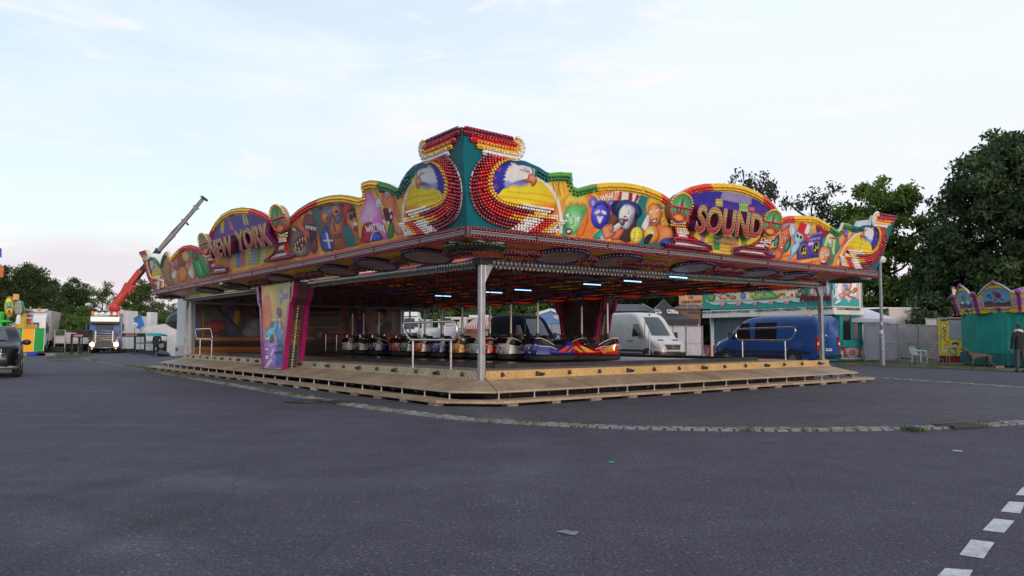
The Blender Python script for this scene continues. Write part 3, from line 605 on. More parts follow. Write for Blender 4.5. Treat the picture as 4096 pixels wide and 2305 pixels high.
ART=MV(); WBACK=M('white_panel_back',(.7,.7,.72),.5)
LEN={'R':LU,'L':LV,'r':LV,'l':LU}
def panel(side,ds,nz,colorf,name,parent):
    s,z=OUT[side]; L=LEN[side]; s0,s1=-QV+.005,L+QV-.005
    xs=np.arange(s0,s1,ds); top=np.interp(xs,s,z); bot=ZF+np.maximum(0,np.maximum((-OV-xs)/LEAN,(xs-L-OV)/LEAN)); top=np.maximum(top,bot+.002)
    t=np.linspace(0,1,nz); Z=bot[:,None]+(top-bot)[:,None]*t; SS=np.repeat(xs[:,None],nz,1)
    def W(off):
        k=-(OV+LEAN*(Z-ZF)+off); A=np.array(P0);u=np.array(U);v=np.array(Vv)
        if side in 'Rl':
            kk=k if side=='R' else LV-k; return (A+SS[...,None]*u+kk[...,None]*v+Z[...,None]*np.array([0,0,1])).reshape(-1,3)
        kk=k if side=='L' else LU-k; return (A+kk[...,None]*u+SS[...,None]*v+Z[...,None]*np.array([0,0,1])).reshape(-1,3)
    Vf=W(0.); n=len(xs); i,j=np.meshgrid(np.arange(n-1),np.arange(nz-1),indexing='ij'); a=(i*nz+j).ravel()
    F=np.stack([a,a+nz,a+nz+1,a+1],1); 
    Zb=Z; Vb=W(-.10); kb=[0,nz-1]; back=Vb.reshape(n,nz,3)[:,kb].reshape(-1,3); nf=len(Vf); b=np.arange(n-1)*2+nf
    Fb=np.stack([b,b+1,b+3,b+2],1); tt=np.arange(n-1)*nz+nz-1; Ft=np.stack([tt,tt+nz,b+3,b+1],1)
    cols=np.zeros((nf+len(back),3)); cols[:nf]=colorf(Vf,SS.ravel(),Z.ravel()); cols[nf:]=.6
    if side in 'Lr': F=F[:,::-1]
    return npmesh(name,np.concatenate([Vf,back]),np.concatenate([F,Fb,Ft]),[ART,WBACK],None,cols=cols,mi=[0]*len(F)+[1]*(len(Fb)+len(Ft)))
def prismF(name,side,T,pts,off,th,mat,parent=None,smooth=True,bev=0.,k=5):
    P=smoothpts(pts,k) if smooth else pts; m=MB(); m.prism([FP(side,*SZ(side,T,x,y,off),off) for x,y in P],tuple(NF[side]*th)); return rb(m,name,mat,parent,bev=bev)
# ---- art shared by both fronts: the eagle end pieces (drawn in the crop of the near right corner)
TEAL=(0,92,104)
SW_O=[(1010,400),(900,500),(830,630),(805,780),(830,930),(890,1060),(990,1155),(1110,1215),(1260,1250),(1420,1268)]
SW_I=[(1300,455),(1180,490),(1085,580),(1045,700),(1060,810),(1110,880),(1210,945),(1480,1000),(1755,1045)]
EAG=[('p',[(1010,400),(900,500),(830,630),(805,780),(830,930),(890,1060),(990,1155),(1110,1215),(1260,1250),(1420,1268),(1600,1310),(1860,1310),(1870,1100),(1840,920),(1700,720),(1560,560),(1400,480),(1300,455)],(236,190,40),4),
 ('p',[(1830,1310),(1870,1120),(1850,1000),(1700,980),(1500,1000),(1400,1100),(1500,1300)],(238,120,40),60),
 ('l',[(1590,680),(1700,740),(1790,860),(1840,980),(1868,1130),(1866,1300)],34,(235,235,240),5),
 ('l',[(1250,830),(1420,850),(1620,860),(1780,900)],10,(225,120,40),12),('l',[(1170,890),(1350,905),(1600,940),(1770,975)],14,(230,130,40),16),
 ('p',[(1300,455),(1180,490),(1085,580),(1045,700),(1060,810),(1115,880),(1200,800),(1330,700),(1420,560),(1390,470)],(38,40,140),5),
 ('q',[(1272,476),(1300,500),(1330,492),(1362,515),(1450,520),(1530,545),(1553,600),(1520,690),(1480,738),(1380,722),(1290,758),(1240,790),(1196,802),(1222,762),(1186,756),(1212,722),(1178,690),(1214,668),(1188,640),(1222,628),(1196,596),(1232,590),(1214,556),(1250,560),(1234,520),(1284,528)],(60,64,150),5),
 ('q',[(1284,496),(1330,505),(1362,526),(1450,531),(1520,556),(1538,604),(1500,680),(1450,712),(1380,708),(1290,742),(1244,768),(1216,782),(1240,748),(1206,744),(1232,716),(1200,688),(1234,664),(1210,640),(1242,624),(1218,602),(1252,590),(1238,564),(1270,566),(1256,536),(1300,540)],(232,232,244),6),
 ('g',1400,735,150,60,-6,(90,105,205)),('g',1250,735,60,50,0,(110,120,210)),('g',1290,650,60,60,0,(205,200,235)),('l',[(1440,560),(1500,590)],9,(70,80,170),7),
 ('p',[(1500,625),(1560,640),(1588,690),(1570,750),(1525,775),(1520,735),(1440,715),(1400,700),(1470,690)],(176,105,80),5),('g',1545,670,50,40,0,(205,150,120)),
 ('e',1478,605,26,14,20,(225,190,90),4),('e',1485,606,9,9,0,(30,30,30),3),('l',[(1390,575),(1440,590),(1500,615)],8,(60,60,110),4),('l',[(1410,705),(1480,690),(1530,735)],6,(90,40,40),4)]
for (x,y) in ((1150,570),(1095,665),(1115,775)):
    st=[(x+ (32 if i%2==0 else 14)*math.sin(i*math.pi/5),y-(36 if i%2==0 else 15)*math.cos(i*math.pi/5)) for i in range(10)]
    EAG+= [('q',st,(205,70,60),4),('q',[(x+(a-x)*.55,y+(b-y)*.55) for a,b in st],(30,30,90),4)]
EAG+= [('l',[(1335,462),(1450,490),(1540,530),(1640,575),(1735,625)],62,TEAL,8),('p',[(1010,400)]+SW_O[1:]+[(1560,1290),(1760,1100),(1755,1045)]+SW_I[::-1][1:],(120,20,35),4)]
HOOK=[('p',[(735,110),(1000,165),(1345,235),(1400,275),(1412,330),(1385,410),(1330,448),(1130,400),(955,370),(945,335),(880,290),(875,262),(805,220),(800,190),(730,150)],(150,30,45),5)]
def eagle_cols(SS,Z,L,side):
    """paint both end pieces from the same drawing, by position on the panel"""
    out=[]
    for mirror in (False,True):
        s=SS if not mirror else L-SS
        V=np.array([0.]); 
        # position of the same panel point on the near right corner piece, in drawing units
        A=np.array(P0)+s[:,None]*np.array(U)-(OV+LEAN*(Z-ZF))[:,None]*np.array(Vv)+Z[:,None]*np.array([0,0,1])
        m=s<4.2; X=np.zeros((len(s),2)); q=proj(A[m]); o=CROP['c4']; X[m]=(q-[o[0],o[1]])*o[2]; out.append((m,X))
    return out
def streaks(X,base,cols,period,ang,seed):
    a=math.radians(ang); t=(X[:,0]*math.cos(a)+X[:,1]*math.sin(a))/period; f=np.sin(t)+.6*np.sin(2.3*t+seed)+.4*np.sin(4.1*t+2*seed)
    w=np.clip(f*.5+.3,0,1)[:,None]; return np.array(base,float)*(1-w)+np.array(cols,float)*w
def face(x,y,w,h,rot,skin,hair=None,lips=(150,30,40),eye=(240,240,240),dark=None):
    a=math.radians(rot); R=lambda u,v:(x+(u*w)*math.cos(a)-(v*h)*math.sin(a),y+(u*w)*math.sin(a)+(v*h)*math.cos(a)); L=[]
    d=tuple(c*.55 for c in skin); l=tuple(min(255,c*1.25+12) for c in skin)
    if hair: L.append(('p',[R(-1.25,.5),R(-1.35,-.4),R(-.8,-1.35),R(.2,-1.5),R(1.1,-1.1),R(1.35,-.2),R(1.2,.7),R(.9,.2)],hair,5))
    L+= [('p',[R(-.95,-.3),R(-.7,-.95),R(0,-1.1),R(.75,-.9),R(.95,-.2),R(.8,.45),R(.35,.98),R(-.2,1.0),R(-.75,.5)],skin,6),('g',*R(-.25,-.1),w*.8,h*.8,rot,l),('g',*R(.7,.3),w*.6,h*.8,rot,d),
     ('e',*R(-.4,-.18),w*.2,h*.1,rot,eye,3),('e',*R(.38,-.18),w*.2,h*.1,rot,eye,3),('e',*R(-.38,-.18),w*.08,h*.09,rot,(30,25,40),3),('e',*R(.4,-.18),w*.08,h*.09,rot,(30,25,40),3),
     ('l',[R(-.65,-.36),R(-.4,-.43),R(-.15,-.34)],w*.1,d,4),('l',[R(.15,-.34),R(.4,-.43),R(.65,-.36)],w*.1,d,4),('l',[R(.02,-.1),R(.12,.22),R(-.08,.26)],w*.1,d,5),
     ('e',*R(0,.55),w*.36,h*.13,rot,lips,4),('e',*R(0,.54),w*.24,h*.05,rot,(245,240,235),3)]
    return L
# --- right front
A5=[('p',[(0,340),(90,480),(150,700),(165,1060),(600,1100),(760,1120),(760,850),(600,560),(480,400),(330,420),(250,260),(0,220)],(232,170,60),20),
 ('l',[(30,230),(60,400),(130,620)],16,(190,60,40),10),('l',[(110,230),(120,330),(150,480)],10,(110,70,30),8),('l',[(180,240),(190,330),(215,450)],12,(200,80,30),8),('l',[(60,230),(90,330)],10,(130,40,20),8),
 ('p',[(560,600),(640,480),(800,380),(960,370),(1040,380),(960,560),(860,700),(720,900),(600,1090),(480,1070)],(228,120,45),30),('l',[(600,430),(700,520),(720,600)],26,(240,190,70),20),('l',[(520,1000),(650,930),(760,880)],8,(200,80,40),6),
 ('p',[(160,560),(280,450),(430,460),(545,500),(578,640),(560,800),(505,1000),(440,1080),(150,1050),(150,880),(175,760),(140,650)],(226,150,62),8),('p',[(470,760),(540,700),(545,860),(470,1060),(380,1065)],(225,100,45),16),
 ('p',[(240,580),(300,560),(430,600),(525,640),(522,730),(470,840),(400,985),(330,1055),(150,1058),(165,920),(205,770)],(88,165,105),8),('g',330,850,140,170,20,(165,215,160)),('g',210,930,90,160,0,(50,110,85)),
 ('p',[(185,640),(235,500),(400,430),(540,500),(572,640),(545,700),(515,640),(470,600),(440,645),(395,600),(350,630),(305,590),(268,650),(230,640)],(232,165,72),6),
 ('e',268,765,38,38,0,(235,235,240),4),('e',418,825,36,40,0,(235,235,240),4),('e',290,768,17,20,0,(60,140,150),4),('e',440,830,15,20,0,(60,140,150),4),('l',[(255,665),(285,648),(320,655)],6,(40,40,30),4),('l',[(440,690),(470,705),(480,740)],6,(40,40,30),4),('l',[(225,745),(265,728),(300,750)],8,(40,70,50),4),
 ('l',[(330,800),(345,890),(290,905)],12,(45,110,70),8),('e',272,1000,50,46,-10,(120,40,45),5),('e',275,1000,30,18,-20,(240,235,225),4),
 ('e',635,590,62,92,-10,(90,90,205),6),('e',632,600,38,62,-10,(150,130,210),10),('e',892,590,45,62,15,(95,90,210),6),('e',892,600,25,40,15,(160,120,190),8),
 ('e',735,758,142,212,8,(52,52,185),6),('g',690,700,120,170,0,(95,100,220)),('l',[(650,660),(690,612),(735,598)],22,(25,20,50),6),('l',[(775,605),(810,620),(838,665)],22,(25,20,50),6),
 ('e',688,722,52,26,-30,(238,236,242),4),('e',785,730,48,26,35,(238,236,242),4),('p',[(680,768),(725,785),(775,775),(765,820),(735,885),(715,890),(690,850)],(240,240,246),5),
 ('p',[(1030,640),(900,760),(830,880),(880,1010),(980,1110),(1150,1160),(1230,1000),(1260,800),(1230,700)],(66,42,38),10),('p',[(920,700),(1000,620),(1080,640),(960,860),(860,1000),(830,900)],(92,60,52),14),
 ('e',1105,690,232,150,14,(22,28,70),6),('p',[(960,600),(1040,550),(1150,545),(1260,600),(1310,700),(1290,790),(1230,720),(1180,640),(1060,620),(960,690)],(40,55,105),16),
 ('p',[(1040,650),(1090,612),(1180,622),(1238,690),(1200,830),(1140,955),(1065,962),(1030,900),(995,800),(1012,700)],(176,180,205),6),('g',1080,720,90,130,20,(232,234,244)),('g',1180,830,50,120,20,(120,120,160)),
 ('q',[(975,556),(1018,425),(1080,352),(1230,362),(1315,470),(1262,592),(1180,555),(1100,540)],(236,232,240),5),('q',[(978,556),(1020,425),(1066,368),(1046,440),(1030,545)],(140,25,45),4),('q',[(1140,352),(1222,360),(1200,450),(1190,555),(1130,542),(1146,440)],(140,25,45),4),('q',[(1262,455),(1306,490),(1246,585),(1218,572)],(140,25,45),4),
 ('e',1105,645,24,16,20,(245,245,245),3),('e',1190,695,24,20,20,(245,245,245),3),('e',1112,640,8,8,0,(30,30,60),3),('e',1194,690,8,8,0,(30,30,60),3),('l',[(1140,690),(1150,740),(1110,745)],10,(90,80,110),6),('p',[(1065,800),(1085,770),(1125,800),(1128,850),(1095,865),(1080,840)],(120,20,35),4),('e',1098,808,22,14,20,(240,235,230),4),
 ('p',[(860,1020),(960,960),(1080,960),(1040,1060),(980,1130),(880,1110)],(185,95,70),8),('p',[(620,1095),(700,1000),(780,960),(800,1080),(740,1110)],(25,140,140),8),
 ('l',[(1000,912),(900,985),(770,1090)],74,(165,172,190),8),('l',[(1000,895),(900,965),(780,1060)],22,(225,230,240),10),('e',1045,862,40,56,-20,(70,66,80),5),('g',1035,850,26,40,-20,(170,165,180)),
 ('p',[(760,940),(830,895),(900,890),(930,960),(900,1000),(960,1010),(930,1060),(850,1110),(780,1100),(750,1000)],(192,112,88),6),('l',[(800,910),(850,960),(860,1010)],8,(120,60,45),5),('l',[(850,900),(900,950),(905,990)],8,(120,60,45),5),
 ('p',[(1330,900),(1420,740),(1460,800),(1400,1000),(1330,950)],(205,205,225),12),('p',[(1390,650),(1420,540),(1500,468),(1620,500),(1725,600),(1715,800),(1705,930),(1650,945),(1600,850),(1640,640),(1520,600),(1430,670),(1440,760),(1410,740)],(232,148,45),6),
 ('p',[(1420,670),(1480,590),(1600,645),(1625,760),(1580,870),(1510,925),(1450,870),(1430,760)],(206,120,72),6),('g',1500,740,80,110,0,(238,170,120)),
 ('p',[(1560,900),(1720,930),(1802,1000),(1795,1100),(1720,1160),(1580,1195),(1540,1060)],(205,105,58),8),('g',1690,1010,90,90,0,(232,150,95)),('e',1690,1160,105,66,-15,(40,65,150),6),
 ('e',1465,715,22,13,-15,(230,230,235),3),('e',1560,690,22,13,-15,(230,230,235),3),('l',[(1445,690),(1480,685)],6,(90,50,30),4),('l',[(1535,670),(1580,650)],6,(90,50,30),4),('p',[(1470,840),(1510,820),(1555,812),(1545,850),(1510,885),(1480,875)],(150,20,40),4),('e',1512,850,30,14,-15,(245,240,235),4)]
for (x,y) in ((1635,625),(1695,625),(1635,700),(1690,710),(1640,830),(1640,900),(1700,900)): A5+=[('e',x,y,22,28,0,(250,205,120),6),('e',x,y,11,15,0,(220,130,35),5)]
A5+=[('e',1258,1058,94,125,8,(232,190,40),5),('g',1235,1020,70,90,0,(250,225,110)),('l',[(1215,1020),(1240,1030)],6,(70,60,20),4),('l',[(1285,1025),(1310,1010)],6,(70,60,20),4),('l',[(1215,1100),(1260,1110),(1300,1075)],6,(70,50,20),4),('q',[(1238,1105),(1262,1103),(1262,1138),(1242,1140)],(245,245,240),4),
 ('e',1475,1045,114,134,10,(226,135,45),5),('g',1440,1000,80,90,0,(245,190,110)),('e',1482,1035,32,38,10,(235,225,215),5),('p',[(1360,1180),(1380,1090),(1440,1040),(1490,1040),(1480,1090),(1420,1180)],(26,30,50),8),('l',[(1370,680),(1420,850),(1520,980),(1640,1003)],7,(170,90,130),5)]
def stripes_bld(x0,y0,x1,y1,c1,c2,n,m,slope=.1):
    L=[('q',[(x0,y0),(x1,y0+slope*(x1-x0)),(x1,y1+slope*(x1-x0)),(x0,y1)],c1,5)]
    for i in range(n):
        for j in range(m):
            a=x0+(x1-x0)*(i+.25)/n; b=x0+(x1-x0)*(i+.7)/n; p=y0+(y1-y0)*(j+.2)/m; q=y0+(y1-y0)*(j+.75)/m
            L.append(('q',[(a,p+slope*(a-x0)),(b,p+slope*(b-x0)),(b,q+slope*(b-x0)),(a,q+slope*(a-x0))],c2,5))
    return L
A6=stripes_bld(835,455,945,560,(200,175,60),(60,120,70),5,2)+stripes_bld(1205,525,1345,640,(150,185,80),(30,120,90),4,1)+stripes_bld(1365,580,1440,640,(215,70,50),(235,120,90),5,1)
A6+=[('q',[(905,462),(955,300),(1180,335),(1400,388),(1395,545),(1150,510)],(128,122,165),8)]+stripes_bld(600,930,665,1110,(190,120,160),(110,70,140),3,6)+stripes_bld(700,950,800,1200,(215,190,60),(70,110,50),4,6)+stripes_bld(800,950,900,1250,(70,140,70),(25,90,60),4,6)+stripes_bld(900,970,1060,1290,(225,180,70),(150,70,70),5,6)+stripes_bld(1060,980,1190,1290,(230,150,80),(120,60,50),5,6)+stripes_bld(1090,980,1220,1060,(40,120,80),(20,80,70),5,1)+stripes_bld(1235,1020,1320,1200,(130,160,50),(40,90,50),3,6)
A6+=stripes_bld(790,640,860,850,(215,190,90),(110,110,50),4,5)
A7=[('p',[(260,940),(300,800),(420,700),(560,560),(700,320),(900,330),(1060,360),(1060,930),(520,940)],(225,150,60),25)]
for i,(a,b) in enumerate((((300,860),(380,660)),((540,900),(700,860)),((560,860),(640,760)),((900,400),(1060,350)),((880,480),(1050,420)),((700,960),(1060,880)),((760,1000),(1080,930)))): A7.append(('l',[a,b],26,(200,70,60) if i%2 else (240,190,90),18))
A7+=[('p',[(1050,380),(1150,380),(1240,500),(1230,600),(1140,640),(1060,520)],(125,20,50),8),('p',[(1130,640),(1260,560),(1400,600),(1420,780),(1340,900),(1300,1020),(1180,1010),(1110,760)],(40,140,130),14),('p',[(1250,460),(1400,560),(1330,580),(1260,540)],(30,40,90),10),
 ('p',[(1400,600),(1470,540),(1530,600),(1490,680),(1420,750)],(214,125,70),8),('p',[(1500,470),(1590,460),(1570,600),(1480,560)],(110,80,160),10),('p',[(1560,480),(1640,480),(1600,600),(1540,640)],(225,140,90),10),
 ('p',[(270,800),(410,760),(400,940),(360,920),(310,890)],(110,75,65),8),('p',[(360,920),(420,780),(540,800),(500,930),(450,970)],(225,225,235),8)]+face(530,640,105,220,14,(190,88,60),lips=(140,50,45))+[('p',[(490,500),(510,380),(580,320),(690,320),(690,400),(600,430),(540,480)],(130,115,125),8),('e',420,650,38,90,20,(30,130,135),6),('e',600,730,40,95,25,(30,130,135),6),('l',[(440,520),(450,700),(400,780)],18,(40,30,30),6),('l',[(560,830),(620,740),(650,600)],16,(40,30,30),6),('p',[(390,930),(420,780),(520,850),(480,940)],(190,90,60),8)]
A7+=[('p',[(740,930),(760,740),(930,600),(1140,510),(1150,600),(1120,880),(1000,920),(760,950)],(72,52,130),8),('l',[(930,560),(1130,520)],34,(110,105,180),6),('q',[(925,620),(1110,580),(1112,620),(930,655)],(130,120,190),6),('e',850,800,64,105,8,(170,160,205),5),('e',850,800,52,90,8,(25,22,30),5),('e',1050,760,62,105,8,(170,160,205),5),('e',1050,760,50,90,8,(25,22,30),5),('e',740,785,40,70,8,(170,160,205),5),('e',740,785,32,58,8,(40,40,60),5),('e',740,785,12,20,8,(170,170,200),5)]
for (x,y) in ((835,850),(872,840),(1030,800),(1070,760)): A7+=[('e',x,y,15,20,-20,(228,185,60),4),('l',[(x+10,y-10),(x+14,y-80)],8,(228,185,60),4)]
A7+=[('l',[(848,770),(886,760)],8,(228,185,60),4),('e',945,700,18,30,0,(190,185,215),4),('e',985,690,18,30,0,(190,185,215),4),
 ('e',690,500,62,130,-8,(200,205,225),6),('e',690,500,38,100,-8,(170,180,215),8),('e',915,470,52,100,15,(200,205,225),6),('p',[(710,520),(780,480),(870,560),(860,640),(790,700),(720,700),(680,640)],(130,160,210),8),('p',[(640,760),(700,690),(800,700),(760,800),(700,870),(640,950),(600,950),(640,860)],(130,165,215),8),
 ('q',[(745,500),(800,330),(905,400),(850,560)],(185,30,35),6),('p',[(840,550),(890,540),(925,640),(915,700),(880,640)],(185,30,35),6),('q',[(728,540),(770,530),(780,610),(735,600)],(150,200,110),5),('q',[(785,560),(835,560),(830,635),(780,620)],(150,200,110),5),('q',[(736,550),(765,542),(772,600),(740,594)],(20,20,25),4),('q',[(790,570),(826,570),(823,625),(787,612)],(20,20,25),4),('e',755,690,20,14,0,(235,235,235),4)]
A7+=face(1285,640,60,120,5,(150,190,140),lips=(120,60,70))+[('q',[(1262,590),(1345,600),(1340,630),(1262,615)],(185,50,60),5),('l',[(1240,560),(1200,700),(1180,760)],34,(225,195,110),10),('l',[(1340,640),(1320,780),(1330,850)],30,(225,195,110),10)]+face(1180,900,100,150,8,(212,128,90),lips=(110,30,35))+[('e',1150,850,24,30,0,(235,235,235),4),('e',1238,865,24,30,0,(235,235,235),4),('e',1150,853,9,11,0,(70,70,100),3),('e',1238,868,9,11,0,(70,70,100),3),('e',1165,995,50,46,5,(110,25,35),5),('e',1165,975,40,16,5,(240,235,230),4)]
def uvc(V,T): o=CROP[T]; return (proj(V)-[o[0],o[1]])*o[2]
def soundbg(X,slope,y0,y1):
    t=np.clip((X[:,1]-slope*X[:,0]-y0)/(y1-y0),0,1); k=np.array([0,.28,.45,.62,.8,1.]); c=np.array([(44,44,140),(44,40,140),(96,45,125),(200,85,70),(228,160,60),(226,190,60)],float)
    return np.stack([np.interp(t,k,c[:,i]) for i in range(3)],1)
def swoop(col,SS,Z,L,side):
    for m,X in eagle_cols(SS,Z,L,side):
        I=np.where(m)[0]; Y=X[I]; c=col[I]
        # teal fin towards the corner: left of the swoosh
        t=Y[:,0]; yy=Y[:,1]; bx=np.interp(yy,[0,455,500,630,780,930,1060,1155,1215,1260],[1500,1420,905,835,808,835,895,995,1110,1260]); fin_=t<bx; c[fin_]=TEAL
        c=paint(Y,c,EAG+HOOK); col[I]=c
    return col
def rowcol(side,px):
    if side=='R':
        for lim,c in ((2195,'t'),(2388,'g'),(2645,'y'),(2700,'r'),(2845,'r'),(3050,'y'),(3130,'r'),(3177,'r'),(3318,'y'),(3405,'g'),(9999,'t')):
            if px<lim: return c
    for lim,c in ((668,'g'),(718,'y'),(805,'r'),(855,'r'),(1000,'y'),(1105,'r'),(1275,'r'),(1512,'y'),(1590,'g'),(9999,'t')):
        if px<lim: return c
def border(col,V,SS,Z,side):
    s,z=OUT[side]; L=LEN[side]; m=np.where((np.interp(SS,s,z)-Z<.19)&(SS>.22)&(SS<L-.22))[0]; px=proj(V[m])[:,0]
    cc={'t':(0,92,104),'g':(95,150,60),'y':(222,180,45),'r':(205,85,40)}; k=np.array([cc[rowcol(side,p)] for p in px],float)
    if len(m): col[m]=k
    return col
def colR(V,SS,Z,side='R'):
    col=np.zeros((len(V),3)); X=uvc(V,'c5'); 
    col[:]=streaks(X,(215,95,40),(235,170,60),60,20,1.); m=X[:,0]>1230; col[m]=streaks(X[m],(30,105,110),(50,135,120),150,60,2.)
    b=(X[:,0]>1150)&(X[:,0]<1400); w=np.clip((X[:,0]-1180)/180,0,1)[:,None]; col[b]=(col[b]*(1-w[b])+np.array((30,110,112))*w[b])
    X7=uvc(V,'c7'); m=X7[:,0]>240; col[m]=streaks(X7[m],(225,140,60),(205,90,60),50,60,3.)
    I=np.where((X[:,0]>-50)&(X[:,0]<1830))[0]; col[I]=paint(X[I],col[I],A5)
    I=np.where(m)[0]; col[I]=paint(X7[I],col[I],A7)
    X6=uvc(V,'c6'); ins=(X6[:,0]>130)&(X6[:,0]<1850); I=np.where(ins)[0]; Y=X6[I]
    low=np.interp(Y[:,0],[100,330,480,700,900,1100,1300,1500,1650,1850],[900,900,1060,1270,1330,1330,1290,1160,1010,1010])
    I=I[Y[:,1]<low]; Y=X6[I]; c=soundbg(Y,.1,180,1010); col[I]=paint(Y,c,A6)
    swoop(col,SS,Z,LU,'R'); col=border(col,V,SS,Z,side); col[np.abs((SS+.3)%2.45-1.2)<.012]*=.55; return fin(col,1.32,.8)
A3=[('p',[(450,640),(560,590),(800,570),(1010,600),(1060,700),(1110,1100),(740,1190),(610,1220),(540,1000),(480,800)],(35,105,105),12),('l',[(445,640),(540,960),(610,1215)],16,(150,35,40),6),('p',[(1000,620),(1080,590),(1140,420),(1300,390),(1500,480),(1620,560),(1650,1000),(1110,1100)],(226,160,75),14)]
for i,(a,b) in enumerate((((1180,400),(1260,640)),((1240,390),(1330,600)),((1500,500),(1580,800)),((1460,470),(1560,700)),((300,760),(340,900)),((260,800),(290,950)),((370,720),(380,820)))): A3.append(('l',[a,b],14,(185,85,60) if i%2 else (160,70,90),8))
A3+=[('p',[(170,980),(240,900),(330,950),(420,1090),(430,1260),(240,1290),(190,1200),(160,1080)],(110,88,80),10),('g',300,1200,110,90,0,(170,150,135)),('p',[(230,1130),(330,1020),(390,1060),(350,1180),(280,1210)],(80,20,30),6)]
for x,y in ((240,1120),(270,1090),(300,1060),(335,1040),(370,1040),(250,1160),(290,1170),(330,1130)): A3.append(('q',[(x,y),(x+20,y-4),(x+16,y+60)],(220,205,170),4))
A3+=[('e',240,940,34,20,30,(230,230,235),4),('p',[(350,840),(400,750),(470,760),(510,860),(540,1180),(470,1240),(420,1100),(370,950)],(104,62,52),8),('p',[(360,890),(430,870),(515,910),(510,1040),(450,1110),(420,1010)],(50,20,30),6),('e',400,1000,42,70,-25,(190,65,60),6)]
for x in range(380,510,24): A3.append(('q',[(x,885+(x-380)*.2),(x+20,888+(x-380)*.2),(x+15,935+(x-380)*.2),(x+3,930+(x-380)*.2)],(238,235,225),4))
A3+=[('p',[(540,640),(600,590),(740,575),(850,640),(880,800),(860,1000),(900,1160),(740,1190),(660,1000),(580,900),(560,760)],(148,80,52),8),('p',[(540,640),(600,580),(800,570),(870,650),(800,640),(640,640),(570,700)],(45,32,34),8),('g',770,900,90,130,0,(200,120,80)),
 ('p',[(580,700),(690,650),(800,610),(845,700),(830,830),(770,870),(720,760),(690,920),(640,890),(590,800)],(92,104,140),6),('e',640,790,52,78,-15,(190,110,60),5),('e',770,705,58,72,-15,(190,110,60),5),('e',655,800,20,24,0,(40,25,25),4),('e',775,720,20,24,0,(40,25,25),4),('e',648,795,7,8,0,(240,240,240),3),('e',768,748,9,9,0,(240,240,240),3),('l',[(740,860),(760,960)],22,(110,60,45),8),('p',[(750,1010),(800,990),(840,1000),(800,1060),(760,1050)],(120,50,50),6),
 ('p',[(570,1060),(625,890),(670,940),(750,1190),(620,1200)],(52,72,150),6),('l',[(650,990),(690,1170)],22,(220,225,240),5),('l',[(620,1080),(720,1080)],20,(225,210,235),5),
 ('p',[(855,640),(900,588),(955,605),(960,650),(1010,690),(920,730),(905,900),(880,880)],(178,28,36),6),('p',[(920,720),(1000,690),(1035,800),(1045,900),(1060,1040),(1110,1105),(1010,1130),(1000,1040),(950,930),(905,850)],(186,108,72),8),('p',[(910,710),(980,660),(1020,700),(960,720)],(45,28,30),6),('e',955,780,34,52,-10,(215,180,60),5),('e',955,780,24,42,-10,(40,28,35),5),('e',1000,755,24,42,-10,(40,28,35),5),('e',1010,875,38,28,-10,(245,242,238),5),('e',1018,935,28,36,-10,(150,30,40),5),
 ('p',[(1090,700),(1150,470),(1240,520),(1270,580),(1330,680),(1380,860),(1420,1000),(1400,1070),(1260,1020),(1110,860),(1080,780)],(206,120,186),10),('g',1200,700,110,150,0,(235,180,220)),('g',1130,800,80,80,0,(235,175,215)),
 ('p',[(1310,470),(1330,420),(1400,430),(1470,460),(1500,540),(1480,600),(1400,500)],(48,28,35),8),('p',[(1350,500),(1440,470),(1500,540),(1530,700),(1600,900),(1640,990),(1540,1010),(1500,970),(1420,860),(1360,790),(1390,700),(1350,600)],(190,110,74),8),('g',1560,900,60,130,-20,(220,150,110)),
 ('e',1305,610,36,64,0,(240,242,248),5),('e',1418,482,32,54,0,(240,242,248),5),('e',1302,628,10,12,0,(20,20,30),3),('e',1412,502,10,12,0,(20,20,30),3),('p',[(1360,690),(1420,680),(1490,740),(1470,860),(1430,880),(1400,820)],(70,20,35),8),('e',1450,700,14,26,0,(245,245,245),4),('e',1465,780,14,26,0,(245,245,245),4),('e',1375,840,14,26,-20,(245,245,245),4),('e',1430,855,14,26,-10,(245,245,245),4),
 ('p',[(1440,880),(1490,860),(1500,980),(1480,1040),(1420,1050)],(40,110,60),8),('p',[(1090,1000),(1120,880),(1200,850),(1260,900),(1340,1010),(1350,1070),(1110,1110)],(160,25,40),6),('p',[(1200,1080),(1230,980),(1330,1000),(1350,1065)],(60,75,170),6),('l',[(1205,1085),(1230,990),(1290,960)],10,(230,230,240),5)]
A2=stripes_bld(1240,380,1290,560,(190,180,70),(110,110,50),3,6,-.25)+[('q',[(1345,310),(1440,500),(1410,510),(1385,500)],(205,85,70),6)]+[('q',[(1540,240),(1600,235),(1650,430),(1580,440)],(190,175,70),5),('q',[(1570,240),(1590,240),(1630,430),(1600,436)],(110,140,80),5)]
for i,(x,c1,c2) in enumerate(((1240,(225,150,70),(200,90,60)),(1320,(205,90,70),(230,170,80)),(1400,(200,180,70),(70,110,70)),(1470,(110,130,180),(60,70,150)),(1540,(190,100,90),(150,60,70)),(1610,(190,180,80),(60,110,70)),(1680,(90,120,180),(200,190,90)),(1750,(60,120,70),(200,190,80)),(1830,(215,190,80),(120,140,170)),(1900,(225,170,70),(170,110,60)))): A2+=stripes_bld(x,880-(x-1240)*.35,x+66,1110-(x-1240)*.2,c1,c2,3,6,-.2)
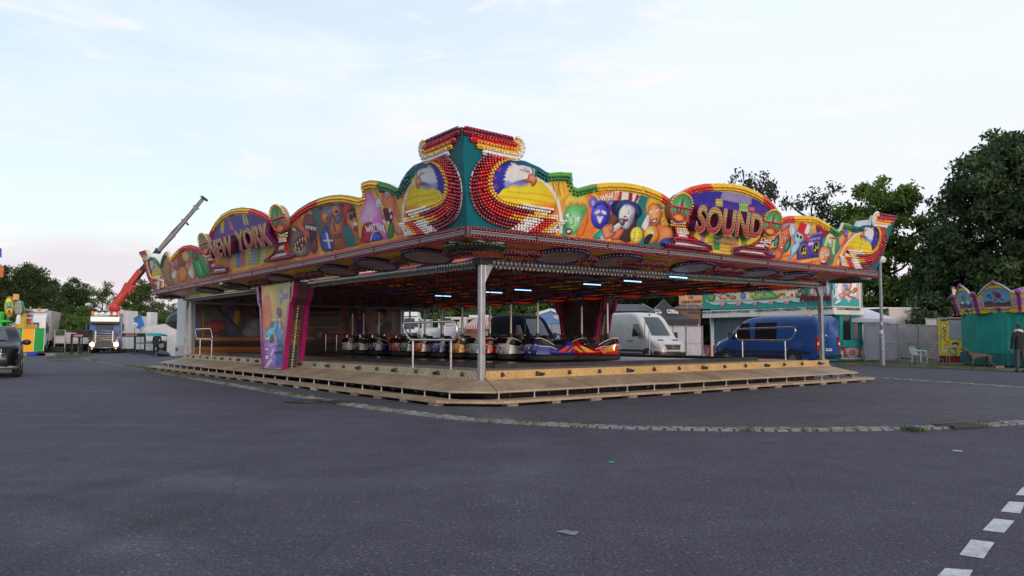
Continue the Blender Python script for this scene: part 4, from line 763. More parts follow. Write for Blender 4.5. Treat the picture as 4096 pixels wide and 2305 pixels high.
AF=[('p',[(380,1060),(470,830),(540,940),(520,1150),(570,1290),(470,1310)],(150,110,60),10),('p',[(520,930),(620,800),(760,780),(900,1180),(570,1290)],(205,130,70),14),('e',600,980,60,110,-10,(170,90,55),8),('e',680,960,55,100,-10,(120,60,45),8),('p',[(640,1060),(740,1050),(760,1220),(640,1250)],(220,120,50),10),('l',[(700,850),(780,900),(810,1050),(880,1200)],40,(180,90,130),10),('e',740,900,55,90,-15,(225,150,80),8),('p',[(770,1060),(840,1000),(880,1180),(800,1220)],(230,165,60),8),('p',[(760,1130),(830,1060),(850,1230)],(240,235,225),8),
 ('p',[(780,790),(900,790),(960,830),(1100,1080),(1060,1190),(900,1190),(840,1020)],(90,140,75),12),('p',[(850,960),(930,920),(1000,1050),(1040,1170),(910,1190)],(15,135,75),8),('e',870,880,45,80,-15,(90,70,45),10),('l',[(930,1000),(960,1120)],10,(120,220,180),6),('p',[(960,860),(1010,850),(1090,1000),(1100,1080),(1040,1000)],(190,175,165),10),('p',[(520,1160),(590,1080),(610,1180),(560,1230)],(230,215,200),6),('p',[(470,880),(500,850),(570,1010),(540,1050)],(190,150,190),8)]
def colL(V,SS,Z,side='L'):
    col=np.zeros((len(V),3)); X3=uvc(V,'c3'); X2=uvc(V,'c2'); col[:]=streaks(X3,(205,110,50),(225,160,70),50,20,1.)
    m=X2[:,0]<1100; col[m]=streaks(X2[m],(200,120,60),(140,110,120),60,10,2.)
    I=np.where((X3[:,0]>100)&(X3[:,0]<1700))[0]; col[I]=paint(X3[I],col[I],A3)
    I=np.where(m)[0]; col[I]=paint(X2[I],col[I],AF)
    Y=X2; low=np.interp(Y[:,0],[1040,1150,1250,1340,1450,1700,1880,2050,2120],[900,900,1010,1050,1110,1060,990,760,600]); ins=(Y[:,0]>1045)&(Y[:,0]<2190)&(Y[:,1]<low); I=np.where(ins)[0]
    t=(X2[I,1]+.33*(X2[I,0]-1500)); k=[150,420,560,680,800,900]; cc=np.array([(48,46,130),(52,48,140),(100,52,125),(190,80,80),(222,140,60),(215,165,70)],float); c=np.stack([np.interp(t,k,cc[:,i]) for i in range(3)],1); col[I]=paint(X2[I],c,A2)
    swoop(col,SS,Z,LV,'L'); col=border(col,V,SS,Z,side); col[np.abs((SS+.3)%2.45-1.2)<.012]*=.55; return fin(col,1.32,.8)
def colplain(V,SS,Z):
    L=LV if Z is None else (SS.max()); col=np.zeros((len(V),3)); col[:]=(150,120,110); return fin(col,1.2)
fr=panel('R',.016,84,colR,'fascia_panel',ride); fl=panel('L',.024,72,colL,'fascia_panel',ride); fr2=panel('r',.08,6,colplain,'fascia_panel',ride); fl2=panel('l',.08,6,colplain,'fascia_panel',ride)
for o in (fr,fl,fr2,fl2): part(o)
# ---- bulbs
BC={k:M('bulb_'+n,c,.14,0,var=.12,scale=40,coat=.7,spec=.7) for k,n,c in (('r','red',C(200,25,30,1.1)),('d','dark_red',C(125,20,45,1.1)),('y','yellow',C(225,170,30,1.15)),('w','white',C(225,220,215,1.1)),('g','green',C(10,110,60,1.1)),('t','teal_green',C(8,80,65,1.1)),('b','blue',C(40,45,140,1.1)))}
OUTB={'R':[],'L':[]}
for side in 'RL':
    s,z=OUT[side]; L=LEN[side]; i=(s>=.22)&(s<=L-.22); pts=np.stack([s[i],z[i]],1)
    P=resample(pts,step=.02); k_=9; ker=np.ones(k_)/k_; Ps=np.stack([np.convolve(np.pad(P[:,c],k_//2,mode='edge'),ker,'valid') for c in (0,1)],1)
    P=resample(Ps,step=.068); d=np.gradient(P,axis=0); d/=np.linalg.norm(d,axis=1)[:,None]; nrm=np.stack([d[:,1],-d[:,0]],1); segs={}
    for r in (0,1,2):
        Q=P+nrm*(.085+.062*r)+d*(.034*(r%2))
        for q in Q:
            px=proj([tuple(FP(side,*q))])[0,0]; c=rowcol(side,px)
            if r<2 or (c=='t' and side=='L'): segs.setdefault(0 if q[0]<L*.42 else 1 if q[0]<L*.68 else 2,[]).append((c,FP(side,q[0],q[1],.028)))
    for sg_ in segs.values(): bulbs('bulb_row',[p for _,p in sg_],.031,None,keys=[c for c,_ in sg_])
# swooshes and hooks, on all four ends
def c4sz(P): return [SZ('R','c4',x,y) for x,y in P]
RO,RI=resample(smoothpts(SW_O,6,False),n=120),resample(smoothpts(SW_I,6,False),n=120)
SWB=[]
for k in range(9):
    t=k/8.; row=RO*(1-t)+RI*t; row=resample(np.array(c4sz(row)),step=.068); n=len(row)
    for i,q in enumerate(row):
        f=(i+(.5 if k%2 else 0))/n
        c='d' if k<3 else 'r' if k<6 else 'd' if k==6 else 'y'
        if k==5 and f>.93: c='w'
        if k in(3,4) and f>.72: c='y' if f<.86 else 'w'
        if k in (5,6) and f>.84: c='y' if f<.94 else 'w'
        if k in(0,1,2) and f>.9: c='w'
        if k>6 and f>.66: c='w'
        if k in(2,6) and f<.4: c='d' if k==2 else 'r'
        SWB.append((c,*q))
for j in range(6):
    y0=1170+25*j; x0=1650-34*j; x1=1905-22*j
    row=resample(np.array(c4sz([(x0,y0-.0*j),(x1,y0+10)])),step=.068); n=len(row)
    for i,q in enumerate(row): f=i/n; SWB.append(('r' if f<.45 else 'y' if f<.62 else 'w',*q))
    row=resample(np.array(c4sz([(x0-190,y0-28),(x0-20,y0)])),step=.068)
    for q in row: SWB.append(('w',*q))
for j,(c) in enumerate(('y','r')):
    for q in resample(np.array(c4sz([(1560,1098+24*j),(1800,1122+26*j)])),step=.068): SWB.append(('y' if q[0]<SZ('R','c4',1740,1130)[0] else 'w',*q))
HK=[('w',[(955,352),(1320,428),(1385,395),(1408,325),(1385,262),(1345,232)]),('y',[(888,277),(1300,366),(1350,345),(1372,300),(1355,256),(1325,232)]),('r',[(815,200),(1285,306),(1328,285),(1315,248)]),('d',[(742,118),(1010,178),(1285,240)])]
HKB=[]
for c,p in HK:
    base=resample(np.array(c4sz(smoothpts(p,5,False))),step=.068); d=np.gradient(base,axis=0); d/=np.linalg.norm(d,axis=1)[:,None]; nn=np.stack([d[:,1],-d[:,0]],1)
    for o_ in (-.036,.036):
        for q in base+nn*o_: HKB.append((c,*q))
def hookplate(side,mir):
    L=LEN[side]; f=(lambda s:s) if not mir else (lambda s:L-s)
    for c,p in HK:
        base=resample(np.array(c4sz(smoothpts(p,5,False))),n=22); d=np.gradient(base,axis=0); d/=np.linalg.norm(d,axis=1)[:,None]; nn=np.stack([d[:,1],-d[:,0]],1)
        e=np.concatenate([base+nn*.075,(base-nn*.075)[::-1]]); m=MB(); m.prism([FP(side,f(q[0]),q[1],.01) for q in e],tuple(NF[side]*.035)); rb(m,'hook_band',BC[c],bev=0)
    # rim of the swoosh
    m=MB(); pts=[FP(side,f(q[0]),q[1],.02) for q in resample(np.array(c4sz(smoothpts(SW_O,5,False))),n=40)]; m.tube(pts,.014,6); 
    pts=[FP(side,f(q[0]),q[1],.02) for q in resample(np.array(c4sz(smoothpts(SW_I,5,False))),n=40)]; m.tube(pts,.012,6); rb(m,'swoosh_rim',M('white_neon_tube',(.75,.75,.78),.3,var=0))
for side in 'RL':
    for mir in (False,True):
        L=LEN[side]
        hookplate(side,mir)
        for nm,LL in (('swoosh_bulbs',SWB),('hook_bulbs',HKB)): bulbs(nm,[FP(side,L-s_ if mir else s_,z_,.045) for c,s_,z_ in LL],.033,None,keys=[c for c,_,_ in LL])
# ---- edge trim under the panels, all round: dark red bulb rows and a chrome strip
PLUM=M('plum_trim',(.06,.008,.025),.5,0,var=.15,scale=6); CHR=M('lamp_strip',(.13,.115,.11),.45,.3,var=.3,scale=30)
def trim(side):
    L=LEN[side]; m=MB(); a,b=-OV,L+OV
    def strip(z0,z1,o0,o1,mat,e=0.):
        k0,k1=OV+o0,OV+o1
        def Q(s,k,z): 
            if side=='R': return RP(s,-k,z)
            if side=='L': return RP(-k,s,z)
            if side=='r': return RP(LU+k,s,z)
            return RP(s,LV+k,z)
        m.add([Q(-k0,k0,z0),Q(L+k0,k0,z0),Q(L+k0,k0,z1),Q(-k0,k0,z1),Q(-k1,k1,z0),Q(L+k1,k1,z0),Q(L+k1,k1,z1),Q(-k1,k1,z1)],[(0,1,2,3),(4,5,6,7),(0,1,5,4),(3,2,6,7)],mat)
        return Q
    Q=strip(ZF-.20,ZF-.005,-.1,.03,0); strip(ZF-.135,ZF-.065,.03,.05,1)
    o=rb(m,'edge_trim',[PLUM,CHR]); B=[]
    n=int((L+2*OV)/.075)
    for k in range(n):
        s=-OV-.0+(L+2*OV)*(k+.5)/n
        for z,kk in ((ZF-.035,.05),(ZF-.165,.05),(ZF-.20,.02),(ZF-.002,.02)): B.append(Q(s,OV+kk,z))
    if side in 'RL': bulbs('bulb_row',B,.03,BC['d'],o,low=False)
    m=MB()
    for k in range(int(L/2)+1):
        s=k*2.0+.5; 
        m.box(Q(s,OV+.06,ZF-.10),(.03,.03,.09),m=0,ax=RXM)
    rb(m,'trim_bracket',DARK,o)
    m=MB()
    for zz_ in (ZF-.072,ZF-.128): m.bar(Q(-OV,OV+.06,zz_),Q(L+OV,OV+.06,zz_),.012)
    rb(m,'chrome_line',M('chrome_line',(.33,.31,.30),.35,.5,var=0),o)
for s_ in 'RLrl': trim(s_)
m=MB()
for a_,b_ in ((-OV-.03,-OV-.03),(LU+OV+.03,-OV-.03),(-OV-.03,LV+OV+.03)): m.cyl(RP(a_,b_,ZF-.21),RP(a_,b_,ZF+.01),.06,n=10)
rb(m,'corner_cap',PLUM)
# ---- soffits, painted
OI=.2
def zi(side,s): return (zb(s,0) if side=='R' else zb(0,s) if side=='L' else zb(LU,s) if side=='r' else zb(s,LV))+.10
ZI=3.04
def soff(side):
    L=LEN[side]; n=int((L+2*OV)/.06); V=[];Cc=[]
    pal=[(0,(200,90,35)),(1.3,(200,90,35)),(1.8,(205,150,30)),(5.0,(205,150,30)),(6.0,(140,50,70)),(L*.5,(120,40,80)),(L-6,(140,50,70)),(L-5,(205,150,30)),(L-1.6,(205,150,30)),(L-1.2,(200,90,35)),(L+2,(200,90,35))]
    if L>20: pal=[(0,(200,90,35)),(1.2,(200,90,35)),(1.8,(205,150,30)),(8,(205,150,30)),(9.5,(140,90,60)),(12,(200,160,60)),(L-1.5,(205,150,30)),(L-1,(200,90,35)),(L+2,(200,90,35))]
    for i in range(n+1):
        s=-OV+(L+2*OV)*i/n
        for j in range(9):
            t=j/8; k=OV+(OI-OV)*t; ss=min(max(s,-k),L+k); z=ZF-.19+(zi(side,ss)-ZF+.19)*t
            p=RP(ss,-k,z) if side=='R' else RP(-k,ss,z) if side=='L' else RP(LU+k,ss,z) if side=='r' else RP(ss,LV+k,z)
            V.append(tuple(p)); Cc.append([np.interp(ss,[q[0] for q in pal],[q[1][c] for q in pal]) for c in range(3)])
    Cc=np.array(Cc); X=np.array([[i*.06*100/6,j*14] for i in range(n+1) for j in range(9)],float)
    Cc*= (1+.12*np.sin(X[:,0]*.05+X[:,1]*.03))[:,None]
    F=[(i*9+j,i*9+j+1,(i+1)*9+j+1,(i+1)*9+j) for i in range(n) for j in range(8)]
    o=npmesh('soffit',V,F,ART,None,cols=fin(Cc,1.7,.8)); part(o); return o
SOF={k:soff(k) for k in 'RLrl'}
def SOP(side,s,t,d=0.):
    k=OV+(OI-OV)*t; z=ZF-.19+(zi(side,s)-ZF+.19)*t-d; return RP(s,-k,z) if side=='R' else RP(-k,s,z)
DISC=M('painted_disc',(.30,.22,.20),.5,var=.4,scale=1.6); NAVY=M('bulb_navy',C(22,24,75),.2,var=.15,scale=30,coat=.5)
def disc(side,s,rs=.62,mat=None):
    m=MB(); pts=[SOP(side,s+rs*math.cos(a),.5+.43*math.sin(a),.03) for a in np.linspace(0,2*math.pi,28,endpoint=False)]; m.prism(pts,(0,0,-.03)); o=rb(m,'soffit_disc',mat or DISC)
    B=[SOP(side,s+rs*1.05*math.cos(a),.5+.46*math.sin(a),.05) for a in np.linspace(0,2*math.pi,44,endpoint=False)]; bulbs('bulb_ring',B,.05,NAVY,o)
ARW=M('arrow_black',(.05,.03,.045),.4,var=.2)
def arrow(side,s,n,dr):
    m=MB(); B=[]
    for k in range(n):
        x=s+(k-(n-1)/2)*.52; q=[(-.24,.38),(.05,.38),(.05,.3),(.28,.5),(.05,.7),(.05,.62),(-.24,.62)]
        m.prism([SOP(side,x+dr*a,b,.02) for a,b in q],(0,0,-.06)); B+=[SOP(side,x+dr*a,b,.09) for a,b in resample(np.array(q+q[:1]),n=22)]
    o=rb(m,'soffit_arrow',ARW); bulbs('bulb_row',B,.032,BC['d'],o)
def soff_s(side,T,x,y):
    n_=(SOP(side,1,0)-SOP(side,0,0)).cross(SOP(side,0,1)-SOP(side,0,0)); p=Vector(on_plane(*NP(T,x,y),tuple(SOP(side,0,.5)),tuple(n_)))-P0; return p.dot(U) if side=='R' else p.dot(Vv)
LILAC=M('painted_disc_pale',(.42,.40,.45),.5,var=.3,scale=2)
for x,y,mt in ((1424,636,None),(1560,650,None),(1757,666,LILAC),(1918,683,LILAC),(2008,691,LILAC)): disc('R',soff_s('R','D',x,y),.66,mt)
for x,y in ((1062,637),(930,657),(830,672),(712,702)): disc('L',soff_s('L','D',x,y),.7)
for x,y in ((560,712),(500,724)): disc('L',soff_s('L','D',x,y),.7,LILAC)
for x,y,n_ in ((1330,622,2),(1490,643,1),(1630,656,3),(1838,675,3),(1963,688,1),(2035,696,2)): arrow('R',soff_s('R','D',x,y),n_,-1)
for x,y,n_ in ((1135,622,2),(995,648,1),(885,665,1),(770,688,3),(630,705,3)): arrow('L',soff_s('L','D',x,y),n_,-1)
GRB=M('dark_green_lamp_cluster',C(15,60,40),.2,var=.3,scale=20,coat=.5)
def leafboss(a,b,lab):
    m=MB(); c=RP(a,b,0); B=[]
    pts=[RP(a+r*math.cos(t)*1,b+r*math.sin(t),ZF-.2) for t,r in [(k*math.pi/6,.62 if k%2==0 else .42) for k in range(12)]]; m.prism(pts,(0,0,-.05)); o=rb(m,'corner_boss',M('boss_white',(.5,.5,.5),.5))
    for r in np.arange(.06,.6,.075):
        for k in range(max(4,int(r*2*math.pi/.075))): t=k/max(4,int(r*2*math.pi/.075))*2*math.pi; B.append(RP(a+r*math.cos(t),b+r*math.sin(t),ZF-.27-.06*(1-r)))
    bulbs('bulb_cluster',B,.042,GRB,o)
leafboss(-.55,-.55,''); leafboss(LU+.55,-.6,''); leafboss(-.6,LV+.5,''); leafboss(-.62,13.6,'')
# leaf-painted panels closing the far roof edge, seen through the gap
rng=np.random.default_rng(5)
def leafpanel(name,p,q,z0,z1,pal):
    n,mz=260,10; V=[];Cc=[]
    for i in range(n+1):
        for j in range(mz+1): V.append(tuple(RP(p[0]+(q[0]-p[0])*i/n,p[1]+(q[1]-p[1])*i/n,z0+(z1-z0)*j/mz)))
    X=np.array([[i*8.,j*4.5] for i in range(n+1) for j in range(mz+1)]); col=np.zeros((len(X),3)); col[:]=pal[0]; sh=[]
    for _ in range(260): 
        x,y=rng.uniform(0,n*8),rng.uniform(0,45); a=rng.uniform(0,6.28); l=rng.uniform(8,22); sh.append(('e',x,y,l,l*.35,math.degrees(a),pal[int(rng.integers(1,len(pal)))],5))
    paint(X,col,sh); F=[(i*(mz+1)+j,i*(mz+1)+j+1,(i+1)*(mz+1)+j+1,(i+1)*(mz+1)+j) for i in range(n) for j in range(mz)]
    part(npmesh(name,V,F,ART,None,cols=fin(col,1.2)))
leafpanel('leaf_frieze',(.1,LV-.1),(LU-.1,LV-.1),ZB+.04,ZB+1.5,[(50,110,75),(90,150,100),(35,85,60),(130,155,90),(150,110,85),(70,135,110)])
leafpanel('bright_frieze',(.16,13),(.16,LV-.2),ZB+.10,ZB+.30,[(210,190,60),(230,120,40),(200,60,50),(120,200,220),(220,220,210),(110,170,60)])
# ---- medallions and pedestals of the two name signs
def rim(name,side,pts,off,r,mat,parent,step=None,closed=True):
    P=resample(np.array(list(pts)+[pts[0]] if closed else pts),step=.07); bulbs(name,[FP(side,q[0],q[1],off) for q in P],r,mat,parent)
def medal(side,cx_,cz_,rx,rz):
    n=30; A_=[(cx_+rx*math.cos(a),cz_+rz*math.sin(a)) for a in np.linspace(0,2*math.pi,n,endpoint=False)]
    m=MB(); m.prism([FP(side,*q,.02) for q in A_],tuple(NF[side]*.13)); o=rb(m,'medallion',M('medallion_edge',(.30,.20,.16),.5))
    X=[];V=[];k=14
    for i in range(-k,k+1):
        for j in range(-k,k+1):
            a,b=i/k,j/k; aa,bb=a*math.sqrt(1-b*b/2),b*math.sqrt(1-a*a/2); X.append((aa*100,-bb*100)); V.append(tuple(FP(side,cx_+(1 if side=='R' else -1)*aa*rx*.93,cz_+bb*rz*.93,.157)))
    X=np.array(X); c=np.zeros((len(X),3)); c[:]=(70,150,95); paint(X,c,[('g',0,10,70,80,0,(130,205,150)),('e',2,0,13,74,4,(125,50,45),8),('e',-28,38,13,46,-14,(140,62,52),9),('e',30,42,13,42,14,(140,62,52),9),('e',-54,62,12,26,-20,(140,62,52),9),('e',56,64,12,24,20,(140,62,52),9),('e',0,92,62,42,0,(205,125,60),14)])
    w=2*k+1; F=[(i*w+j,i*w+j+1,(i+1)*w+j+1,(i+1)*w+j) for i in range(w-1) for j in range(w-1)]; q=npmesh('medallion_face',V,F,ART,None,cols=fin(c,1.2)); setp(q,o)
    up=[p for p in A_ if p[1]>cz_]; lo=[p for p in A_ if p[1]<=cz_]
    rim('bulb_ring',side,up,.17,.034,BC['y'],o,closed=False); rim('bulb_ring',side,lo,.17,.034,BC['r'],o,closed=False)
PEDM=M('pedestal_crimson',C(120,12,35,1.1),.35,var=.1,coat=.3); WPN=M('white_lamp_panel',(.72,.70,.70),.4)
def pedestal(side,T,out,white,rowsb,bl):
    o=prismF('sign_pedestal',side,T,out,.02,.07,PEDM,smooth=False)
    for w in white: q=prismF('lamp_panel',side,T,w,.092,.01,WPN,smooth=False); setp(q,o)
    K=[];B=[]
    for c,pts in rowsb:
        for a,b in resample(np.array([SZ(side,T,x,y,.1) for x,y in pts]),step=.068): K.append(c); B.append(FP(side,a,b,.10))
    bulbs('lamp_rows',B,.032,None,o,keys=K)
a=SZ('R','c6',288,590,.15); b_=SZ('R','c6',460,590,.15); c_=SZ('R','c6',288,365,.15); medal('R',a[0],a[1],abs(b_[0]-a[0]),abs(c_[1]-a[1]))
a=SZ('R','c6',1718,825,.15); b_=SZ('R','c6',1860,825,.15); c_=SZ('R','c6',1718,625,.15); medal('R',a[0],a[1],abs(b_[0]-a[0]),abs(c_[1]-a[1]))
a=SZ('L','c2',2075,340,.15); b_=SZ('L','c2',2185,325,.15); c_=SZ('L','c2',2050,140,.15); medal('L',a[0],a[1],abs(b_[0]-a[0])*1.0,abs(c_[1]-a[1]))
a=SZ('L','c2',1000,705,.15); b_=SZ('L','c2',1070,690,.15); c_=SZ('L','c2',985,550,.15); medal('L',a[0],a[1],abs(b_[0]-a[0])*1.0,abs(c_[1]-a[1]))
PR=[(105,780),(370,815),(345,860),(350,900),(430,1010),(540,1095),(750,1185),(755,1270),(30,1195),(25,1130),(110,1130),(190,1065),(205,1000),(180,890),(125,845)]
pedestal('R','c6',PR,[[(245,990),(345,1000),(400,1060),(245,1040)],[(205,1130),(330,1140),(700,1215),(195,1165)]],[('w',[(140,805),(200,840),(350,835)]),('y',[(135,860),(230,880),(340,880)]),('w',[(230,920),(350,930)]),('w',[(235,955),(370,965)]),('w',[(240,980),(390,1000)]),('r',[(205,920),(220,1000),(205,1060)]),('r',[(200,1065),(440,1090),(520,1110)]),('d',[(190,1110),(540,1150),(690,1180)]),('d',[(50,1160),(400,1215),(700,1255)]),('y',[(350,890),(400,980)]),('r',[(410,990),(470,1060),(560,1110)]),('b',[(590,1115),(700,1165),(750,1200)]),('b',[(40,1140),(110,1145),(180,1090)])],None)
PR2=[(1560,1000),(1775,1040),(1745,1080),(1725,1110),(1640,1130),(1625,1290),(1735,1330),(1730,1385),(1110,1310),(1130,1215),(1250,1190),(1380,1160),(1480,1110),(1540,1060)]
pedestal('R','c6',PR2,[[(1490,1165),(1600,1170),(1590,1215),(1440,1195)],[(1250,1255),(1560,1290),(1600,1325),(1190,1275)]],[('w',[(1590,1020),(1660,1050),(1750,1055)]),('y',[(1560,1065),(1650,1085),(1740,1085)]),('w',[(1550,1100),(1690,1110)]),('w',[(1530,1130),(1680,1140)]),('w',[(1600,1165),(1650,1200)]),('r',[(1400,1185),(1480,1140),(1530,1100)]),('d',[(1330,1215),(1610,1240)]),('d',[(1190,1235),(1620,1290)]),('d',[(1150,1290),(1600,1345)]),('b',[(1125,1300),(1140,1220),(1240,1200)]),('b',[(1630,1300),(1730,1345)])],None)
PL1=[(2070,560),(2215,530),(2205,620),(2180,720),(2190,800),(2240,850),(2300,850),(2300,905),(1900,975),(1895,935),(2000,870),(2060,780),(2085,700)]
pedestal('L','c2',PL1,[[(2095,745),(2160,725),(2165,780),(2080,800)],[(1960,920),(2060,860),(2185,835),(2200,870)]],[('w',[(2080,575),(2130,590),(2205,555)]),('y',[(2080,620),(2200,600)]),('w',[(2095,650),(2180,635)]),('w',[(2095,680),(2180,665)]),('r',[(2170,690),(2180,800),(2230,870)]),('d',[(2060,830),(2180,800)]),('d',[(1930,950),(2290,885)]),('d',[(2080,720),(2060,790),(1920,930)]),('b',[(2240,862),(2295,862)])],None)
PL2=[(1010,890),(1100,870),(1095,930),(1130,990),(1190,1020),(1260,1035),(1340,1055),(1340,1125),(1065,1160),(1075,1130),(1110,1080),(1090,1000),(1060,930)]
pedestal('L','c2',PL2,[[(1115,1000),(1165,995),(1180,1025),(1115,1040)],[(1140,1110),(1170,1080),(1300,1070),(1320,1090)]],[('w',[(1020,905),(1090,880)]),('y',[(1040,930),(1095,915)]),('w',[(1065,950),(1120,940)]),('r',[(1100,940),(1150,1000),(1230,1030)]),('b',[(1240,1035),(1335,1060)]),('d',[(1075,1145),(1335,1110)]),('d',[(1120,1060),(1240,1045)])],None)
# ---- name letters
PUR=M('purple_letter_side',C(88,20,80,1.1),.35,var=.1,coat=.2)
def goldface(name,z0,z1):
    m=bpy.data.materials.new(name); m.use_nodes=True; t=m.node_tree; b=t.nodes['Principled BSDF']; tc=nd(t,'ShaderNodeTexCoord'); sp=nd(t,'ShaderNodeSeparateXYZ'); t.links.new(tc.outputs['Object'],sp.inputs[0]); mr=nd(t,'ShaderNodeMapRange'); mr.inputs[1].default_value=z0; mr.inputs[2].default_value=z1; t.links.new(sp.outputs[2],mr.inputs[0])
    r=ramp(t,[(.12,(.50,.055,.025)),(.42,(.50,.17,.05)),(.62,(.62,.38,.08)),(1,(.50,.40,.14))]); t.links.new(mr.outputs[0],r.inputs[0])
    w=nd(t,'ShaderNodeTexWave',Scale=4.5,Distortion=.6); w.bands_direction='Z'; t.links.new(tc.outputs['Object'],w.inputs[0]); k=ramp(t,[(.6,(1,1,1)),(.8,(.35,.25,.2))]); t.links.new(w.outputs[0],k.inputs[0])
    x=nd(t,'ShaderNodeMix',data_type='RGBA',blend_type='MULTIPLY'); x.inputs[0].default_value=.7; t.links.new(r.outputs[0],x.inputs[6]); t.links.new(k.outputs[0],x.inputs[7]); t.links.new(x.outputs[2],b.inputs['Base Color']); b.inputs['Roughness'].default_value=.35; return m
NEON=M('letter_neon_rim',(.72,.66,.58),.25,var=0)
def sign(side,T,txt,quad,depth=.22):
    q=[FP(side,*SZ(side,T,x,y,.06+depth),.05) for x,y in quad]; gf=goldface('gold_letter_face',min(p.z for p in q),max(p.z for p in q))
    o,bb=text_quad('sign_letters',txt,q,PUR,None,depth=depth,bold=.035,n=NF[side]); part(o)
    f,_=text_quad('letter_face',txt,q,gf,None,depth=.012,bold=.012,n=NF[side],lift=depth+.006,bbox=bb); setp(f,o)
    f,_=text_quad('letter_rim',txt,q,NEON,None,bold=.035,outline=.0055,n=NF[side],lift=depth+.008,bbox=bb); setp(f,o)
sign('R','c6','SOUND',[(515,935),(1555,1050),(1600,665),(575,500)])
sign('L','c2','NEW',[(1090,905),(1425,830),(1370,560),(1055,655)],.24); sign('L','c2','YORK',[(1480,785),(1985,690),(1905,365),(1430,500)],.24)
WT=M('white_lettering',(.78,.78,.78),.4,var=0)
def ftext(name,side,T,txt,quad,mat,depth=.006,bold=.03): o,_=text_quad(name,txt,[FP(side,*SZ(side,T,x,y,.004),.002) for x,y in quad],mat,None,depth=depth,bold=bold,n=NF[side]); part(o)
ftext('painted_word','R','c5','WHAT!',[(730,560),(950,545),(1010,395),(715,490)],WT)
ftext('painted_word','L','c3','A',[(1198,850),(1228,840),(1222,798),(1195,805)],WT)
ftext('painted_word','L','c3','heART Thing',[(1165,1000),(1395,985),(1365,850),(1140,890)],WT)
SCR=M('neon_script',(.45,.40,.38),.3,.4,var=0)
m=MB()
for k in range(7):
    for r_ in range(2):
        x=790+k*52; y=1020+r_*75+k*8; P=[FP('R',*SZ('R','c6',x+dx,y+dy,.08),.08) for dx,dy in ((0,40),(18,0),(26,30),(44,4),(50,36))]; m.tube(P,.011,6)
rb(m,'neon_script',SCR)
# ---------------- painted pillars
PURP=M('purple_frame',C(110,22,110,1.2),.3,var=.12,scale=5,coat=.3); CRIM=M('magenta_frame',C(140,12,85,1.2),.3,var=.12,scale=5,coat=.3)
def upl(a): return tuple(RP(a,0,0)),tuple(U)
def onA(T,x,y,a): p=Vector(on_plane(*NP(T,x,y),*upl(a)))-P0; return p.dot(Vv),p.z
AFR=-.52
E6=[('p',[(110,1000),(100,100),(330,90),(320,600),(200,700)],(208,170,60),30),('q',[(318,0),(640,0),(640,1400),(318,1400)],(170,160,95),10),('p',[(140,340),(230,320),(260,700),(180,830),(140,700)],(200,105,50),40),('g',190,520,60,180,0,(190,80,40)),('g',180,180,90,60,0,(225,190,70)),('g',400,500,60,200,0,(190,140,80)),('g',450,650,30,120,0,(205,100,60)),
 ('q',[(395,155),(440,150),(432,430),(390,430)],(120,125,130),4),('e',402,210,12,28,0,(190,60,110),4),('e',402,295,12,28,0,(190,170,80),4),('e',400,370,12,28,0,(40,110,90),4),('q',[(438,262),(520,250),(510,335),(436,345)],(50,60,160),4),('q',[(446,285),(496,278),(494,308),(446,316)],(220,220,230),4),
 ('p',[(135,1010),(330,960),(430,1380),(150,1380)],(150,110,185),14),('l',[(290,1130),(250,1220)],24,(215,205,225),8),('l',[(320,1040),(210,1080)],10,(205,200,220),6),('l',[(190,1380),(250,1300)],40,(205,200,220),10),('q',[(150,1095),(222,1092),(224,1290),(152,1295)],(160,25,40),4),('q',[(160,1108),(212,1106),(213,1278),(162,1282)],(205,215,225),4),('l',[(185,1295),(184,1370)],8,(90,100,150),4),
 ('p',[(150,850),(235,780),(265,700),(340,685),(370,700),(350,800),(300,900),(240,960),(160,900)],(70,170,215),6),('p',[(228,775),(260,712),(305,705),(290,780)],(70,80,90),5),('p',[(150,880),(235,900),(245,990),(160,985)],(150,185,205),6),('q',[(160,900),(205,905),(205,940),(162,935)],(80,90,100),4),('e',262,965,34,66,8,(25,60,45),5),('e',262,965,18,38,8,(60,90,80),5),('l',[(255,660),(320,655)],16,(190,190,200),5),
 ('p',[(350,690),(400,680),(440,740),(450,860),(425,960),(430,1090),(425,1370),(320,1380),(340,1200),(350,1060),(340,940),(300,880),(320,800)],(45,105,175),7),('g',390,900,60,110,0,(80,145,205)),('l',[(300,880),(320,980),(345,1060)],22,(205,150,115),6),('p',[(358,600),(412,590),(405,660),(385,715),(362,680)],(215,160,125),5),('p',[(372,715),(405,720),(395,880),(365,740)],(205,150,115),5),('e',425,850,14,34,0,(205,150,115),5),
 ('p',[(338,545),(345,490),(375,470),(415,500),(428,560),(400,600),(360,590)],(40,52,105),5),('p',[(345,560),(420,570),(415,605),(355,600)],(25,28,50),5),('q',[(355,610),(410,600),(405,630),(358,635)],(25,25,30),4),('l',[(340,1075),(435,1065)],24,(35,40,90),5),('l',[(325,1190),(430,1170)],44,(28,30,55),6),('q',[(330,1210),(425,1200),(420,1390),(330,1390)],(45,95,175),6),('l',[(372,1220),(375,1380)],6,(30,60,120),4),('p',[(430,1000),(445,900),(470,700),(475,1000),(455,1300)],(190,110,70),10)]
lb=onA('e6',150,1350,AFR); rb_=onA('e6',425,1364,AFR); lt=onA('e6',100,130,AFR); rt=onA('e6',565,50,AFR)
vL0,vR0,vL1,vR1=lb[0],rb_[0],lt[0],rt[0]; ZB0,ZT0=.36,3.0
PSH=[0.]
def pfr(t,z): # t 0 right .. 1 left
    f=(z-ZB0)/(ZT0-ZB0); r=vR0+(vR1-vR0)*f; l=vL0+(vL1-vL0)*f; return r+(l-r)*t+PSH[0]
